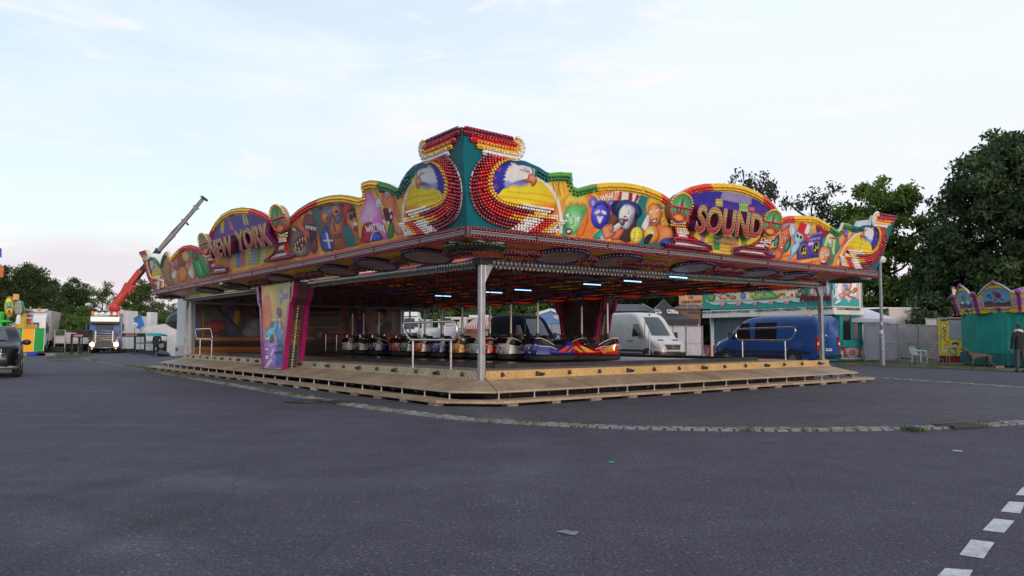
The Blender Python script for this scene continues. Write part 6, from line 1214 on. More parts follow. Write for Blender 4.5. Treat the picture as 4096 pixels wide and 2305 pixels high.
def van(label,front,heading,paint,hi,win,extra=None,group=None):
    t=thing('van',label,'van',front,math.atan2(heading[1],heading[0]),group)
    k=lambda z: z if z<1.45 else 1.45+(z-1.45)*hi
    H=Hull([(0,.62),(-.03,.86),(-.12,1.05),(-.3,1.14),(-.7,1.27),(-1.02,1.40),(-1.5,k(1.98)),(-1.92,k(2.42)),(-2.15,k(2.58)),(-2.5,k(2.69)),(-3.0,k(2.73)),(-4.5,k(2.74)),(-5.7,k(2.71)),(-5.86,k(2.62)),(-5.92,k(2.45))],.34,[(0,.62),(-.05,.76),(-.2,.86),(-.5,.94),(-1.2,.985),(-5.6,.985),(-5.92,.95)],1.2,.085,.20)
    H.mesh([0,-.03,-.12,-.3,-.5,-.7,-1.02,-1.25,-1.5,-1.7,-1.92,-2.15,-2.5,-3,-3.7,-4.5,-5.2,-5.7,-5.86,-5.92]).build('body',paint,t,smooth=35)
    H.screen(-1.06,-1.95,.92,.79).build('windscreen',SCREEN,t,smooth=60)
    for s in (-1,1):
        wb,wt=(1.40,2.10) if hi>.9 else (1.26,2.30); H.patch([(-1.45,wb+.04),(-1.34,wb),(-1.64,k(1.84)),(-1.84,k(wt)-.02),(-2.32,k(wt)),(-2.38,wb)],s).build('side_window',GLASS,t)
        for w in win: H.patch([(a,k(b)) for a,b in w],s).build('side_window',GLASS,t)
        for x in (-1.25,-2.45,-3.75): H.patch([(x,.6),(x-.012,.6),(x-.012,k(2.2)),(x,k(2.2))],s,.003).build('door_seam',BLK,t)
        H.patch([(-1.3,.72),(-5.6,.72),(-5.6,.60),(-1.3,.60)],s,.012).build('side_moulding',BLK,t); H.patch([(-1.5,.52),(-4.35,.52),(-4.35,.34),(-1.5,.34)],s,.01).build('sill',BLK,t)
        for x in (-2.3,-2.62): H.patch([(x,1.20),(x-.17,1.20),(x-.17,1.15),(x,1.15)],s,.03).build('door_handle',BLK,t)
        m=MB(); m.box((-1.32,s*1.14,1.48),(.12,.2,.34)); m.bar((-1.36,s*.95,1.34),(-1.34,s*1.1,1.36),.06); m.build('wing_mirror',BLK,t,bev=.03)
        for x in (-.98,-4.7):
            m=MB(); P=[(x+.47*math.cos(a),.36+.45*math.sin(a)) for a in np.linspace(0,math.pi,14)]; H.patch(P+[(x-.47,.3),(x+.47,.3)],s,.010,m); m.build('wheel_arch',BLK,t); wheel('wheel',(x,s*.90,.34),(0,s,0),.34,.22,t)
        m=MB(); V=[(-.10,s*.60,.88),(-.06,s*.50,.98),(-.20,s*.55,1.10),(-.42,s*.80,1.13),(-.62,s*.93,1.12),(-.34,s*.90,.92),(-.18,s*.78,.86)]; m.prism([Vector(v)+Vector((.03,s*.03,.0)) for v in V],(-.05,-s*.02,-.02)); m.build('headlight',HL,t,bev=.01)
        m=MB(); m.box((-5.90,s*.88,1.08),(.10,.16,.62)); m.box((-5.955,s*.88,1.06),(.01,.13,.12),m=1); m.build('tail_light',[REDL,M('white_lens',(.6,.58,.55),.2,var=0)],t,bev=.015)
        m=MB(); m.prism([(-.42,s*.28,1.20),(-.42,s*.62,1.19),(-.56,s*.66,1.235),(-.56,s*.32,1.245)],(0,0,.012)); m.build('bonnet_vent',BLK,t)
    m=MB(); m.prism([(.015,-.42,.72),(.015,.42,.72),(-.06,.50,.99),(-.06,-.50,.99)],(-.04,0,0)); 
    g=m.build('grille',BLK,t,bev=.02)
    m=MB()
    for z in (.77,.85,.93): m.bar((.03-(z-.72)*.28,-.42,z),(.03-(z-.72)*.28,.42,z),.035,.02)
    m.build('grille_bar',M('grey_plastic',(.13,.13,.14),.4),g); star_emblem((.02,0,.86),.125,g)
    m=MB(); m.loft([[(x,y*q,z) for x,z in ((.02,.30),(.07,.42),(.06,.60),(-.02,.66))] for y,q in ((-.9,.95),(-.6,1),(.6,1),(.9,.95))],cap=False,closed=False); 
    m=MB(); m.loft([[(a+dx,y,.30),(a+.05+dx,y,.42),(a+.04+dx,y,.58),(a-.05+dx,y,.66),(a-.2+dx,y,.6),(a-.2+dx,y,.32)] for y,a,dx in ((-.93,-.30,0),(-.80,-.08,0),(-.4,.02,0),(.4,.02,0),(.80,-.08,0),(.93,-.30,0))]); m.build('front_bumper',BLK,t,smooth=40)
    m=MB(); m.box((-5.97,0,.50),(.16,1.86,.16)); m.build('rear_bumper',BLK,t,bev=.03)
    m=MB(); m.box((-5.93,0,k(1.5)),(.008,.015,k(2.3)-.75)); m.box((-5.935,.16,1.15),(.03,.10,.05)); m.build('rear_door_seam',BLK,t)
    star_emblem((-5.945,.07,1.42),.075,t)
    m=MB(); m.cyl((-2.1,0,k(2.58)),(-2.28,0,k(2.58)+.36),.006,n=5); m.cyl((-2.08,0,k(2.56)),(-2.14,0,k(2.62)+.03),.03,n=8); m.build('aerial',BLK,t)
    if extra: extra(t,k,H)
    return t
PW=M('van_white',(.50,.48,.465),.35,var=.08,scale=1.5,coat=.4,dirt=.12); PK=M('van_midnight',(.003,.004,.008),.5,0,var=.1,spec=.02); PB=M('van_blue',(.010,.062,.24),.3,var=.1,scale=2,coat=.4,dirt=.12)
hw=Vector((.42,-.91,0)).normalized(); hk=Vector((.47,-.88,0)).normalized()
fc=Vector((8.38,39.4,0))
van('white high-roof panel van parked behind the ride, front facing right',fc,hw,PW,1.0,[])
van('black high-roof van behind the row of bumper cars',Vector((2.15,43.2,0)),hk,PK,1.0,[])
hb=Vector((-.6,.8,0)); nb_=Vector((13.87,34.6,0))+Vector((.8,.6,0))*.98+hb*5.92
def blue_extra(t,k,H):
    for y in (-.45,.5): m=MB(); m.cyl((-5.3,y,k(2.72)),(-5.3,y,k(2.72)+.10),.10,.08,n=12); m.build('roof_beacon',ORL,t)
    m=MB(); m.box((-5.94,.0,.78),(.012,.50,.11)); pl=m.build('number_plate',M('plate_white',(.6,.6,.6),.4),t)
    o,_=text_quad('plate_number','DN-JN 63',[(-5.947,.2,.75),(-5.947,-.2,.75),(-5.947,-.2,.81),(-5.947,.2,.81)],BLK,t,depth=.003,bold=.03,n=(-1,0,0))
    m=MB(); m.box((-6.1,0,.42),(.35,.06,.06)); m.cyl((-6.25,0,.44),(-6.25,0,.52),.035,n=8); m.build('tow_hitch',DARK,t)
    for y in (-.75,.75):
        m=MB(); m.cyl((-5.75,y*1.22,1.1),(-5.75,y*1.22,1.8),.02,n=6); m.build('door_hinge',BLK,t)
van('blue crew van with orange roof beacons, seen from its rear corner',nb_,hb,PB,.72,[[(-2.65,1.24),(-2.65,2.30),(-3.85,2.32),(-3.85,1.24)]],blue_extra)
# dark grey SUV cut by the left edge of the photograph
def suv():
    d=Vector((.53,-.85,0)).normalized(); p=Vector((-17.15,24.75,0))
    t=thing('suv','dark grey SUV at the left edge, front towards the viewer','car',p,math.atan2(d.y,d.x))
    H=Hull([(0,.62),(-.04,.86),(-.12,1.02),(-.4,1.10),(-1.0,1.17),(-1.45,1.20),(-1.75,1.36),(-2.15,1.60),(-2.4,1.70),(-2.8,1.74),(-3.6,1.72),(-4.3,1.64),(-4.75,1.40),(-4.9,1.1)],.34,[(0,.60),(-.08,.76),(-.25,.88),(-.6,.96),(-1.5,.975),(-4.2,.97),(-4.9,.86)],1.08,.28,.16)
    GP=M('suv_graphite',(.006,.0055,.007),.35,0,var=.06,coat=.05,spec=.2)
    H.mesh([0,-.04,-.12,-.25,-.4,-.7,-1.0,-1.45,-1.75,-1.95,-2.15,-2.4,-2.8,-3.2,-3.6,-4.0,-4.3,-4.55,-4.75,-4.9]).build('body',GP,t,smooth=35)
    H.screen(-1.50,-2.28,.74,.60).build('windscreen',SCREEN,t,smooth=60)
    for s in (-1,1):
        H.patch([(-1.75,1.18),(-2.3,1.54),(-2.7,1.60),(-3.4,1.60),(-4.2,1.50),(-4.4,1.24),(-3.2,1.16)],s).build('side_window',GLASS,t)
        m=MB(); m.ball((-1.78,s*1.10,1.17),(.10,.14,.10),12,8); m.bar((-1.8,s*.9,1.12),(-1.78,s*1.05,1.14),.05); m.build('wing_mirror',BLK,t,smooth=60)
        m=MB(); m.prism([(-.04,s*.44,.80),(-.16,s*.50,.93),(-.42,s*.80,.97),(-.55,s*.92,.96),(-.32,s*.90,.80),(-.14,s*.74,.76)],(.035,s*.03,.0)); m.build('headlight',M('dark_headlamp',(.10,.11,.13),.08,.2,var=.2,scale=20,coat=1.),t,bev=.01)
        m=MB(); m.prism([(.0,s*.42,.36),(-.04,s*.52,.56),(-.22,s*.86,.60),(-.26,s*.88,.40)],(.02,s*.02,0)); m.build('air_intake',BLK,t,bev=.02)
        for x in (-.92,-3.8):
            m=MB(); P=[(x+.46*math.cos(a),.38+.45*math.sin(a)) for a in np.linspace(0,math.pi,14)]; H.patch(P+[(x-.46,.3),(x+.46,.3)],s,.010,m); m.build('wheel_arch',BLK,t); wheel('wheel',(x,s*.86,.37),(0,s,0),.37,.27,t)
        m=MB(); m.tube([(-2.3,s*.66,1.71),(-2.5,s*.68,1.79),(-4.0,s*.66,1.75),(-4.2,s*.64,1.66)],.02,6); m.build('roof_rail',INOX,t)
    m=MB(); m.prism([(.02,-.42,.62),(.02,.42,.62),(-.03,.50,.80),(-.08,.42,.98),(-.08,-.42,.98),(-.03,-.50,.80)],(-.04,0,0)); g=m.build('grille',BLK,t,bev=.03)
    m=MB()
    for k in range(15): y=-.42+.06*k; m.bar((.035,y,.64),(-.06,y,.96),.014,.012)
    m.bar((.03,-.42,.80),(.03,.42,.80),.035,.03); m.build('grille_bar',M('chrome',(.75,.75,.77),.12,1.,var=0),g); star_emblem((.04,0,.80),.10,g)
    m=MB(); m.loft([[(a+.02,y,.28),(a+.06,y,.34),(a+.02,y,.40),(a-.1,y,.36)] for y,a in ((-.9,-.30),(-.7,-.06),(0,.02),(.7,-.06),(.9,-.30))]); m.build('front_lip',M('silver_trim',(.25,.25,.26),.3,.7,var=.1),t,smooth=40)
suv()
# ---------------- trucks on the left
CHROME=M('chrome',(.75,.75,.77),.12,1.,var=0)
def cab(t,paint,w,h,l,z0=.75,visor=None,gl0=1.75,gl1=2.55):
    H=Hull([(0,gl0-.1),(-.04,gl0),(-.20,gl1+.02),(-.30,h-.45),(-.7,h-.08),(-1.0,h),(-l,h)],z0,[(0,w*.90),(-.12,w*.985),(-.3,w),(-l,w)],1.2,.02,.14)
    H.mesh([0,-.04,-.12,-.20,-.30,-.5,-.7,-1.0,-1.5,-l]).build('cab',paint,t,smooth=35)
    H.screen(-.05,-.19,w*.90,w*.88,.03).build('windscreen',SCREEN,t,smooth=60)
    for s in (-1,1):
        H.patch([(-.35,gl0+.05),(-.40,gl1-.05),(-1.15,gl1-.02),(-1.2,gl0+.15)],s).build('side_window',GLASS,t)
        m=MB(); m.box((-.15,s*(w+.17),gl0+.45),(.14,.16,.62)); m.build('wing_mirror',BLK,t,bev=.03)
        wheel('wheel',(-1.35,s*(w-.17),.5),(0,s,0),.5,.32,t)
        m=MB(); P=[(-1.35+.62*math.cos(a),.52+.62*math.sin(a)) for a in np.linspace(0,math.pi,14)]; H.patch([(a,max(b,z0)) for a,b in P],s,.012,m); m.build('wheel_arch',BLK,t)
    return H
def bluetruck():
    p=gnd(*NP('e2',935,990)); p=Vector((p.x,66.0,0)); p.x=(NP('e2',935,990)[0]-CX)/FN*66*.9978
    d=Vector((.40,-.92,0)).normalized(); t=thing('crane_truck','blue lorry with lit headlights, bull bar and roof lamps','truck',p,math.atan2(d.y,d.x))
    BT=M('truck_blue',(.03,.075,.26),.3,var=.1,coat=.5); h=3.3
    cab(t,BT,1.24,h,2.3,.55,gl0=1.85,gl1=2.62)
    m=MB(); m.box((.02,0,2.98),(.12,2.2,.40)); m.build('lit_sign',M('lit_sign',(1,.9,.62),.4,var=.05,emit=.40),t,bev=.03)
    m=MB(); m.box((.05,0,2.68),(.20,2.3,.20)); m.build('sun_visor',BLK,t,bev=.04)
    m=MB(); m.tube([(-.15,-1.1,3.2),(-.12,-1.0,3.36),(-.12,1.0,3.36),(-.15,1.1,3.2)],.035,8); m.build('lamp_bar',CHROME,t)
    for k in range(4): m=MB(); y=-.72+.48*k; m.cyl((-.16,y,3.48),(.0,y,3.48),.13,.15,n=16); m.cyl((0,y,3.48),(.012,y,3.48),.135,n=16,m=1); m.build('roof_lamp',[CHROME,M('pale_lamp_glass',(.75,.76,.70),.15,var=.05,coat=.6)],t)
    for y in (-1.0,1.0): m=MB(); m.cyl((-.3,y,3.42),(-.3,y,3.68),.11,.10,n=12); m.build('beacon',ORL,t)
    m=MB(); m.box((.04,0,1.35),(.10,1.9,.72)); g=m.build('grille',M('grille_dark',(.03,.03,.035),.4,.3),t,bev=.03)
    m=MB()
    for z in (1.12,1.25,1.4,1.55): m.bar((.10,-.92,z),(.10,.92,z),.03)
    m.bar((.11,-.75,1.10),(.11,.75,1.62),.05,.03); m.build('grille_bar',M('grille_grey',(.2,.2,.21),.4,.5),g)
    m=MB(); m.box((.06,0,.78),(.25,2.44,.5)); m.build('front_bumper',M('bumper_dark',(.05,.04,.04),.5),t,bev=.05)
    # bull bar
    m=MB()
    for z,w in ((1.95,.98),(1.72,1.16),(1.22,1.16)): 
        m.tube([(.18,-w,z-.12),(.30,-w+.08,z),(.34,0,z),(.30,w-.08,z),(.18,w,z-.12)],.035,8)
    for y in (-.66,.66): m.box((.33,y,1.45),(.05,.10,1.05))
    for s in (-1,1): m.tube([(.28,s*1.1,1.72),(.25,s*1.2,1.6),(.25,s*1.2,1.32),(.28,s*1.1,1.22)],.035,8)
    m.tube([(.2,-1.2,.52),(.36,-1.0,.50),(.38,1.0,.50),(.2,1.2,.52)],.04,8); m.build('bull_bar',M('bar_steel',(.30,.30,.32),.3,.8,var=.1),t,smooth=60)
    lit=M('lit_headlamp',(1.,.80,.50),.2,var=0,emit=9.)
    for s in (-1,1):
        m=MB(); m.cyl((.16,s*.92,.80),(.22,s*.92,.80),.20,.19,n=18); m.build('headlight',lit,t)
        m=MB(); m.cyl((.18,s*.92,.45),(.2,s*.92,.45),.07,n=10); m.build('indicator',M('lit_amber',(1,.45,.15),.3,var=0,emit=2.),t)
        for y_ in (): pass
    for x in (-4.6,-6.0):
        for s in (-1,1): wheel('wheel',(x,s*1.07,.5),(0,s,0),.5,.34,t)
    m=MB(); m.box((-4.6,0,.85),(6.5,1.0,.3)); m.build('chassis',DARK,t)
    m=MB(); m.box((-5.6,0,2.35),(4.2,2.45,2.6)); m.build('load_box',WHITE,t,bev=.03)
    m=MB(); m.box((-2.75,1.0,2.1),(.5,.4,2.9)); m.build('air_stack',M('blue_stack',(.06,.10,.25),.4),t)
    # crane: column, knuckle boom, telescopic sections, drawn from the photograph at the truck's distance
    YC=68.5; A=lambda x,y: at(*NP('c1',x,y),YC)
    cr=bpy.data.objects.new('loading_crane',None); COL.objects.link(cr); cr.parent=t; inv=(Matrix.Translation(p)@Matrix.Rotation(math.atan2(d.y,d.x),4,'Z')).inverted(); cr.matrix_parent_inverse=inv
    RED=M('crane_red',(.50,.045,.03),.4,var=.12,coat=.2); GRY=M('crane_grey',(.30,.28,.28),.45,.4,var=.2)
    def cp(mb,n,mt,**k): o=mb.build(n,mt,None,**k); o.parent=cr; o.matrix_parent_inverse=Matrix.Identity(4); return o
    base=A(825,930); m=MB(); m.cyl((base.x,base.y,1.0),base,.35,n=12); m.ball(A(830,925),.5,10,8); cp(m,'column',RED)
    m=MB(); a,b=A(828,925),A(945,765); m.bar(a,b,.62,.62); m.bar(A(905,770),A(965,800),.7,.75); cp(m,'main_boom',RED,bev=.05)
    m=MB(); m.bar(A(935,770),A(1025,655),.55,.5); cp(m,'boom_head',RED,bev=.05)
    m=MB(); m.bar(A(905,850),A(965,805),.12); cp(m,'ram',CHROME)
    pts=[(985,715),(1150,512),(1255,400),(1340,300),(1425,200),(1478,132)]; ws=[.46,.36,.30,.26,.22]
    for k in range(5):
        m=MB(); m.bar(A(*pts[k]),A(*pts[k+1]),ws[k],ws[k]*.9); q=Vector(pts[k+1]); m.bar(A(q[0]-22,q[1]-14),A(q[0]+14,q[1]+12),.16,.2); cp(m,'boom_section',GRY if k else DARK,bev=.02)
    m=MB(); m.bar(A(975,690),A(1152,495),.12); m.bar(A(1150,495),A(1250,375),.1); m.bar(A(1250,375),A(1335,285),.09); m.bar(A(1335,285),A(1470,125),.08); cp(m,'hose_line',DARK)
    m=MB(); m.bar(A(1468,124),A(1500,150),.35,.2); m.bar(A(1350,310),A(1365,328),.14); cp(m,'boom_tip',DARK)
    m=MB(); b_=Vector((0,-.36,0)); m.bar(A(858,893)+b_,A(905,828)+b_,.18,.03); cp(m,'boom_stripe',M('boom_yellow',(.7,.38,.12),.4,var=.2))
bluetruck()
def trestle(lab,T,x0,x1,yt,yb,legs,Y):
    t=thing('outrigger_trestle',lab,'trestle',at(*NP(T,(x0+x1)/2,yb),Y)*1); o0=t.location.copy(); o0.z=0; t.location=o0
    def P(x,y): return at(*NP(T,x,y),Y)-o0
    m=MB(); a,b=P(x0,yt),P(x1,yt); m.bar(a,b,.30,.30); m.build('beam',BLK,t,bev=.02)
    m=MB(); n=6
    for k in range(n): q=a.lerp(b,.15+.5*k/n); m.prism([q+Vector((0,-.17,-.08)),q+Vector((.12,-.17,-.08)),q+Vector((.2,-.17,.08)),q+Vector((.08,-.17,.08))],(0,-.01,0))
    m.build('warning_stripe',M('red_white_stripe',(.55,.2,.2),.5),t)
    for x,y,y2 in legs: m=MB(); q=P(x,y); e=P(x,y2); m.bar(q,(e.x,e.y,.04),.13,.13); m.box((e.x,e.y,.03),(.4,.4,.06)); m.build('leg',BLK,t)
trestle('black outrigger trestle to the left of the blue lorry','e2',372,690,700,970,[(372,700,975),(505,705,960)],64)
trestle('black outrigger trestle to the right of the blue lorry','e2',1250,1650,690,960,[(1460,690,962),(1635,660,945)],64)
m=MB(); a,b=at(*NP('e2',500,733),64.6),at(*NP('e2',690,605),64.6); m.box(((a.x+b.x)/2,64.6,(a.z+b.z)/2),(b.x-a.x,.8,b.z-a.z)); m.bar((a.x+.1,64.9,a.z),(a.x+.1,64.9,0),.08); m.bar((b.x-.1,64.9,a.z),(b.x-.1,64.9,0),.08); tag(m.build('equipment_chest',BLK,bev=.03),'black equipment chest on legs between the left outrigger trestle and the lorry','chest')
def whitetruck():
    p=Vector((-44.5,70.5,0)); p.x=(NP('e1',470,900)[0]-CX)/FN*70.5; d=Vector((.40,-.917,0)).normalized()
    t=thing('box_truck','white lorry with a grey container body behind the green and yellow barrier','truck',p,math.atan2(d.y,d.x)); WP=M('truck_white',(.66,.66,.67),.35,var=.05,coat=.4)
    cab(t,WP,1.24,3.75,2.3,.7,gl0=1.7,gl1=2.85)
    m=MB(); m.loft([[(-.6+.1*k,y,3.75+.25*k) for y in(-1.1,1.1)]+[(-2.2,y,3.72+.42*k) for y in (1.1,-1.1)] for k in (0,1)]); m.build('roof_spoiler',WP,t,bev=.08)
    m=MB(); m.cyl((-.5,.6,3.9),(-.5,.6,4.15),.13,n=12); m.build('beacon',ORL,t)
    m=MB(); m.box((.0,0,1.35),(.14,2.2,.6)); m.build('grille',BLK,t,bev=.04); m=MB(); m.box((.04,0,.75),(.25,2.44,.5)); m.build('front_bumper',WP,t,bev=.05); m=MB(); m.box((.05,.0,1.72),(.1,2.46,.12)); m.build('teal_band',M('teal_band',C(30,130,140),.4),t)
    m=MB(); m.box((-6.2,0,2.55),(6.6,2.5,2.9)); m.build('container',M('container_grey',(.36,.34,.34),.5,var=.08),t,bev=.03)
    for k in range(9):
        for s in (-1,1): m=MB(); m.box((-3.2-.72*k,s*1.26,2.55),(.05,.03,2.8)); m.build('container_rib',M('container_rib',(.30,.28,.28),.5),t)
    m=MB(); m.box((-5.6,0,.95),(7.8,1.0,.3)); m.build('chassis',DARK,t)
    for x in (-6.6,-7.9):
        for s in (-1,1): wheel('wheel',(x,s*1.07,.5),(0,s,0),.5,.34,t)
whitetruck()
# boats on a road trailer, black wrapped load
def boats():
    Y=57; P=lambda x,y: at(*NP('e2',x,y),Y); g=P(1950,930); t=thing('boat_trailer','trailer loaded with a white and teal fairground boat base, wheels showing','trailer',(g.x,Y,0)); O=Vector((g.x,Y,0))
    def pl(name,pts,mat,d=2.2,**k): m=MB(); m.prism([P(*q)-O for q in pts],(0,d,0)); m.build(name,mat,t,bev=.03,**k)
    CW=M('boat_white',(.62,.61,.62),.35,var=.08,coat=.3); CT=M('boat_teal',C(50,165,165),.4,var=.1); CY=M('boat_yellow',C(225,170,50),.5)
    pl('hull',[(1645,655),(2210,690),(2210,790),(1660,790),(1640,720)],CW); pl('teal_flash',[(1650,660),(2100,650),(2080,700),(1660,700)],CT,.02) if False else None
    m=MB(); m.prism([P(x,y)-O+Vector((0,-.03,0)) for x,y in ((1655,662),(1900,655),(2060,700),(1660,705))],(0,.02,0)); m.build('teal_flash',CT,t)
    m=MB(); m.prism([P(x,y)-O+Vector((0,-.03,0)) for x,y in ((1900,685),(2210,700),(2210,716),(1900,700))],(0,.02,0)); m.build('chequer_band',M('chequer_blue',(.25,.32,.45),.5,var=.5,scale=14),t)
    pl('deck',[(1580,620),(1640,545),(1800,520),(1960,500),(2060,560),(2210,620),(2210,680),(1950,690),(1700,650)],CW,2.0); pl('yellow_wedge',[(2070,655),(2210,618),(2210,648)],CY,.3)
    pl('bow_shield',[(1545,590),(1575,550),(1620,545),(1600,620)],M('shield_grey',(.42,.42,.45),.4),.3)
    pl('chassis',[(1480,820),(2210,790),(2210,830),(1480,840)],M('teal_chassis',C(20,110,110),.5),.2)
    for x in (1925,): wheel('wheel',P(x,868)-O,(0,-1,0),.32,.22,t)
    m=MB(); a=P(2045,900)-O; m.cyl(a+Vector((0,-.2,0)),a+Vector((0,-.05,0)),.3,n=14); m.bar(a,P(2080,740)-O,.1); m.build('jockey_wheel',RUB,t)
    for x in (2095,2180): m=MB(); m.bar(P(x,770)-O,Vector(((P(x,940)-O).x,0,.02)),.14); m.build('prop_leg',DARK,t)
    m=MB(); q=P(2155,870)-O; m.box(q,(.9,.9,1.6)); m.build('side_locker',CW,t,bev=.02)
    b=MB(); rr=random.Random(2); c=P(2190,445); secs=[]
    for i in range(9):
        a=-1+2*i/8; r=math.sqrt(max(.03,1-abs(a)**2.6)); secs.append([(c.x+a*1.35,c.y+math.cos(u)*.9*r+1,c.z+.1*a+math.sin(u)*(.78)*r*(1+.12*rr.uniform(-1,1))) for u in np.linspace(0,2*math.pi,14,endpoint=False)])
    b.loft(secs); tag(b.build('wrapped_load',M('black_tarpaulin',(.018,.018,.022),.28,var=.3,scale=4,bump=1.,bscale=3),smooth=70,sub=1),'bulky load wrapped in shiny black plastic on top of the boat trailer','tarp load')
boats()
def cupboard(lab,T,x0,x1,y0,y1,Y,d,col,name='white_cabinet',cat='cabinet'):
    a,b=at(*NP(T,x0,y1),Y),at(*NP(T,x1,y0),Y); w=b.x-a.x; t=thing(name,lab,cat,((a.x+b.x)/2,Y+d/2,0)); m=MB(); z0=min(max(a.z,0.02),.35); m.box((0,0,(z0+b.z)/2),(w,d,b.z-z0)); m.build('case',col,t,bev=.03)
    m=MB(); m.box((0,-d/2-.01,(z0+b.z)/2),(w*.9,.02,(b.z-z0)*.94)); m.build('door',col,t,bev=.01); m=MB(); m.box((0,0,max(z0-.0,.05)/2+.0),(w*.8,d*.8,max(z0,.06))); m.build('foot_frame',DARK,t)
cupboard('tall white cabinet standing right of the blue globe sign','e2',1650,1728,296,620,60,1.2,WHITE); cupboard('long white container standing behind the blue lorry cab','e2',1330,1520,365,640,72,3.,WHITE,'container','container'); cupboard('white box body standing just right of the blue lorry','e2',1180,1330,272,600,69.5,2.,WHITE,'container','container')
cupboard('white parts crate beneath the outrigger trestle right of the lorry','e2',1480,1630,690,900,66,1.5,WHITE,'parts_crate','crate')
def globe():
    Y=59; P=lambda x,y: at(*NP('e2',x,y),Y); g=P(1500,900); t=thing('globe_sign','blue globe-painted sign board leaning beside the white cabinet','sign',(g.x,Y,0)); O=Vector((g.x,Y,0)); m=MB(); m.prism([P(x,y)-O for x,y in smoothpts([(1440,420),(1470,380),(1545,345),(1580,420),(1605,540),(1530,590),(1470,540)],4)],(0,.12,0)); m.build('board',M('globe_blue',C(45,110,190),.4,var=.3,scale=.9),t)
    m=MB(); m.prism([P(x,y)-O+Vector((0,-.03,0)) for x,y in smoothpts([(1440,400),(1480,375),(1530,360),(1500,410),(1455,440)],4)],(0,.02,0)); m.build('continent',M('globe_green',C(60,120,70),.5),t)
    m=MB(); m.prism([P(x,y)-O+Vector((0,-.06,0)) for x,y in smoothpts([(1430,500),(1470,475),(1520,500),(1500,545),(1440,550)],4)],(0,.02,0)); m.build('badge',M('badge_white',(.6,.55,.52),.5,var=.4,scale=3),t); m=MB(); q=P(1455,560)-O; m.cyl(q,(q.x,0,0),.018); q=P(1560,580)-O; m.cyl(q,(q.x,0,0),.018); m.build('pole',DARK,t)
globe()
# low barrier blocks, white fabric fence and mesh gate at the far left back
WF=M('white_fabric',(.50,.48,.52),.7,var=.1,scale=1.,bump=.4,bscale=2)
def fabric_fence(lab,T,pts_top,pts_bot,Yl,mat=WF,posts=True):
    t=thing('fabric_fence',lab,'fence'); V=[];n=len(pts_top); m=MB()
    for i in range(n-1):
        a,b=at(*NP(T,*pts_top[i]),Yl[i]),at(*NP(T,*pts_top[i+1]),Yl[i+1]); za=at(*NP(T,*pts_bot[i]),Yl[i]).z; zb=at(*NP(T,*pts_bot[i+1]),Yl[i+1]).z; K=24
        for k in range(K+1):
            f=k/K; q=a.lerp(b,f); z0=max(.03,za+(zb-za)*f); w=.014*math.sin(f*7+i)+.008*math.sin(f*15)
            for j in range(7): V.append((q.x+.0,q.y+w*(1 if j%6 else .2)+.02*math.sin(j*2.1+f*9),z0+(q.z-z0)*j/6))
    rows=(n-1)*(K+1); F=[(i*7+j,(i+1)*7+j,(i+1)*7+j+1,i*7+j+1) for i in range(rows-1) if (i+1)%(K+1) for j in range(6)]
    o=npmesh('cloth',V,F,mat,t,smooth=True)
    for i in range(n):
        a=at(*NP(T,*pts_top[i]),Yl[i]); m=MB(); m.cyl((a.x,a.y-.06,0),(a.x,a.y-.06,a.z+.05),.028,n=8); m.build('post',STEEL,t)
    for i in range(n-1):
        a,b=at(*NP(T,*pts_top[i]),Yl[i]),at(*NP(T,*pts_top[i+1]),Yl[i+1]); m=MB(); m.cyl((a.x,a.y-.06,a.z),(b.x,b.y-.06,b.z),.02,n=6); m.cyl((a.x,a.y-.06,a.z*.5),(b.x,b.y-.06,b.z*.5),.012,n=6); m.build('rail',STEEL,t)
    return t
fabric_fence('white fabric fence at the back left of the blue lorry','e2',[(270,640),(500,655),(680,650)],[(270,835),(500,840),(680,838)],[74,74,74])
def meshgate():
    Y=73; P=lambda x,y: at(*NP('e2',x,y),Y); t=thing('mesh_gate','small grey mesh gate with white cover left of the white fabric fence','gate',(P(170,850).x,Y,0)); O=t.location.copy(); m=MB()
    for x in (85,265): m.cyl(P(x,600)-O,Vector(((P(x,600)-O).x,0,0)),.06)
    for y in (605,700,830): m.cyl(P(85,y)-O,P(265,y)-O,.035)
    for k in range(1,9): x=85+20*k; m.cyl(P(x,605)-O,P(x,700)-O,.012,n=5)
    m.build('frame',STEEL,t); m=MB(); m.prism([P(x,y)-O for x,y in ((80,705),(265,705),(265,840),(80,840))],(0,.04,0)); m.build('cover',WF,t); m=MB(); q=P(165,825)-O; m.box((q.x,-.4,.25),(1.3,.4,.5)); m.build('ballast',DARK,t,bev=.1)
meshgate()
# children's ride at the far left: barrier panels and signs
def barrier():
    Y=58; P=lambda x,y: at(*NP('e1',x,y),Y); t=thing('barrier_wall','barrier of green, yellow and green tarpaulin panels left of the white lorry','barrier',(P(420,1000).x,Y,0)); O=t.location.copy()
    gr=M('tarp_green',C(25,150,55,1.1),.4,var=.1,scale=1.5,coat=.2,bump=.3,bscale=3); ye=M('tarp_yellow',C(240,165,20,1.1),.4,var=.08,scale=1.5,coat=.2,bump=.3,bscale=3)
    for (q,mt) in (([(148,655),(352,660),(325,1020),(150,1020)],gr),([(352,660),(535,662),(510,1020),(325,1025)],ye),([(535,662),(688,665),(665,1012),(510,1015)],gr)):
        q=[(a,b) for a,b in q]; m=MB(); m.prism([P(*k)-O for k in q],(0,.05,0)); m.build('panel',mt,t)
        m=MB(); R=[P(*k)-O+Vector((0,-.02,0)) for k in q]
        for i in range(4): m.cyl(R[i],R[(i+1)%4],.022,n=6)
        m.build('panel_frame',STEEL,t)
    for x in (380,580,690): m=MB(); q=P(x,1015)-O; m.box((q.x,.2,.08),(1.2,.5,.16)); m.build('base_block',M('base_grey',(.25,.25,.24),.8),t)
barrier()
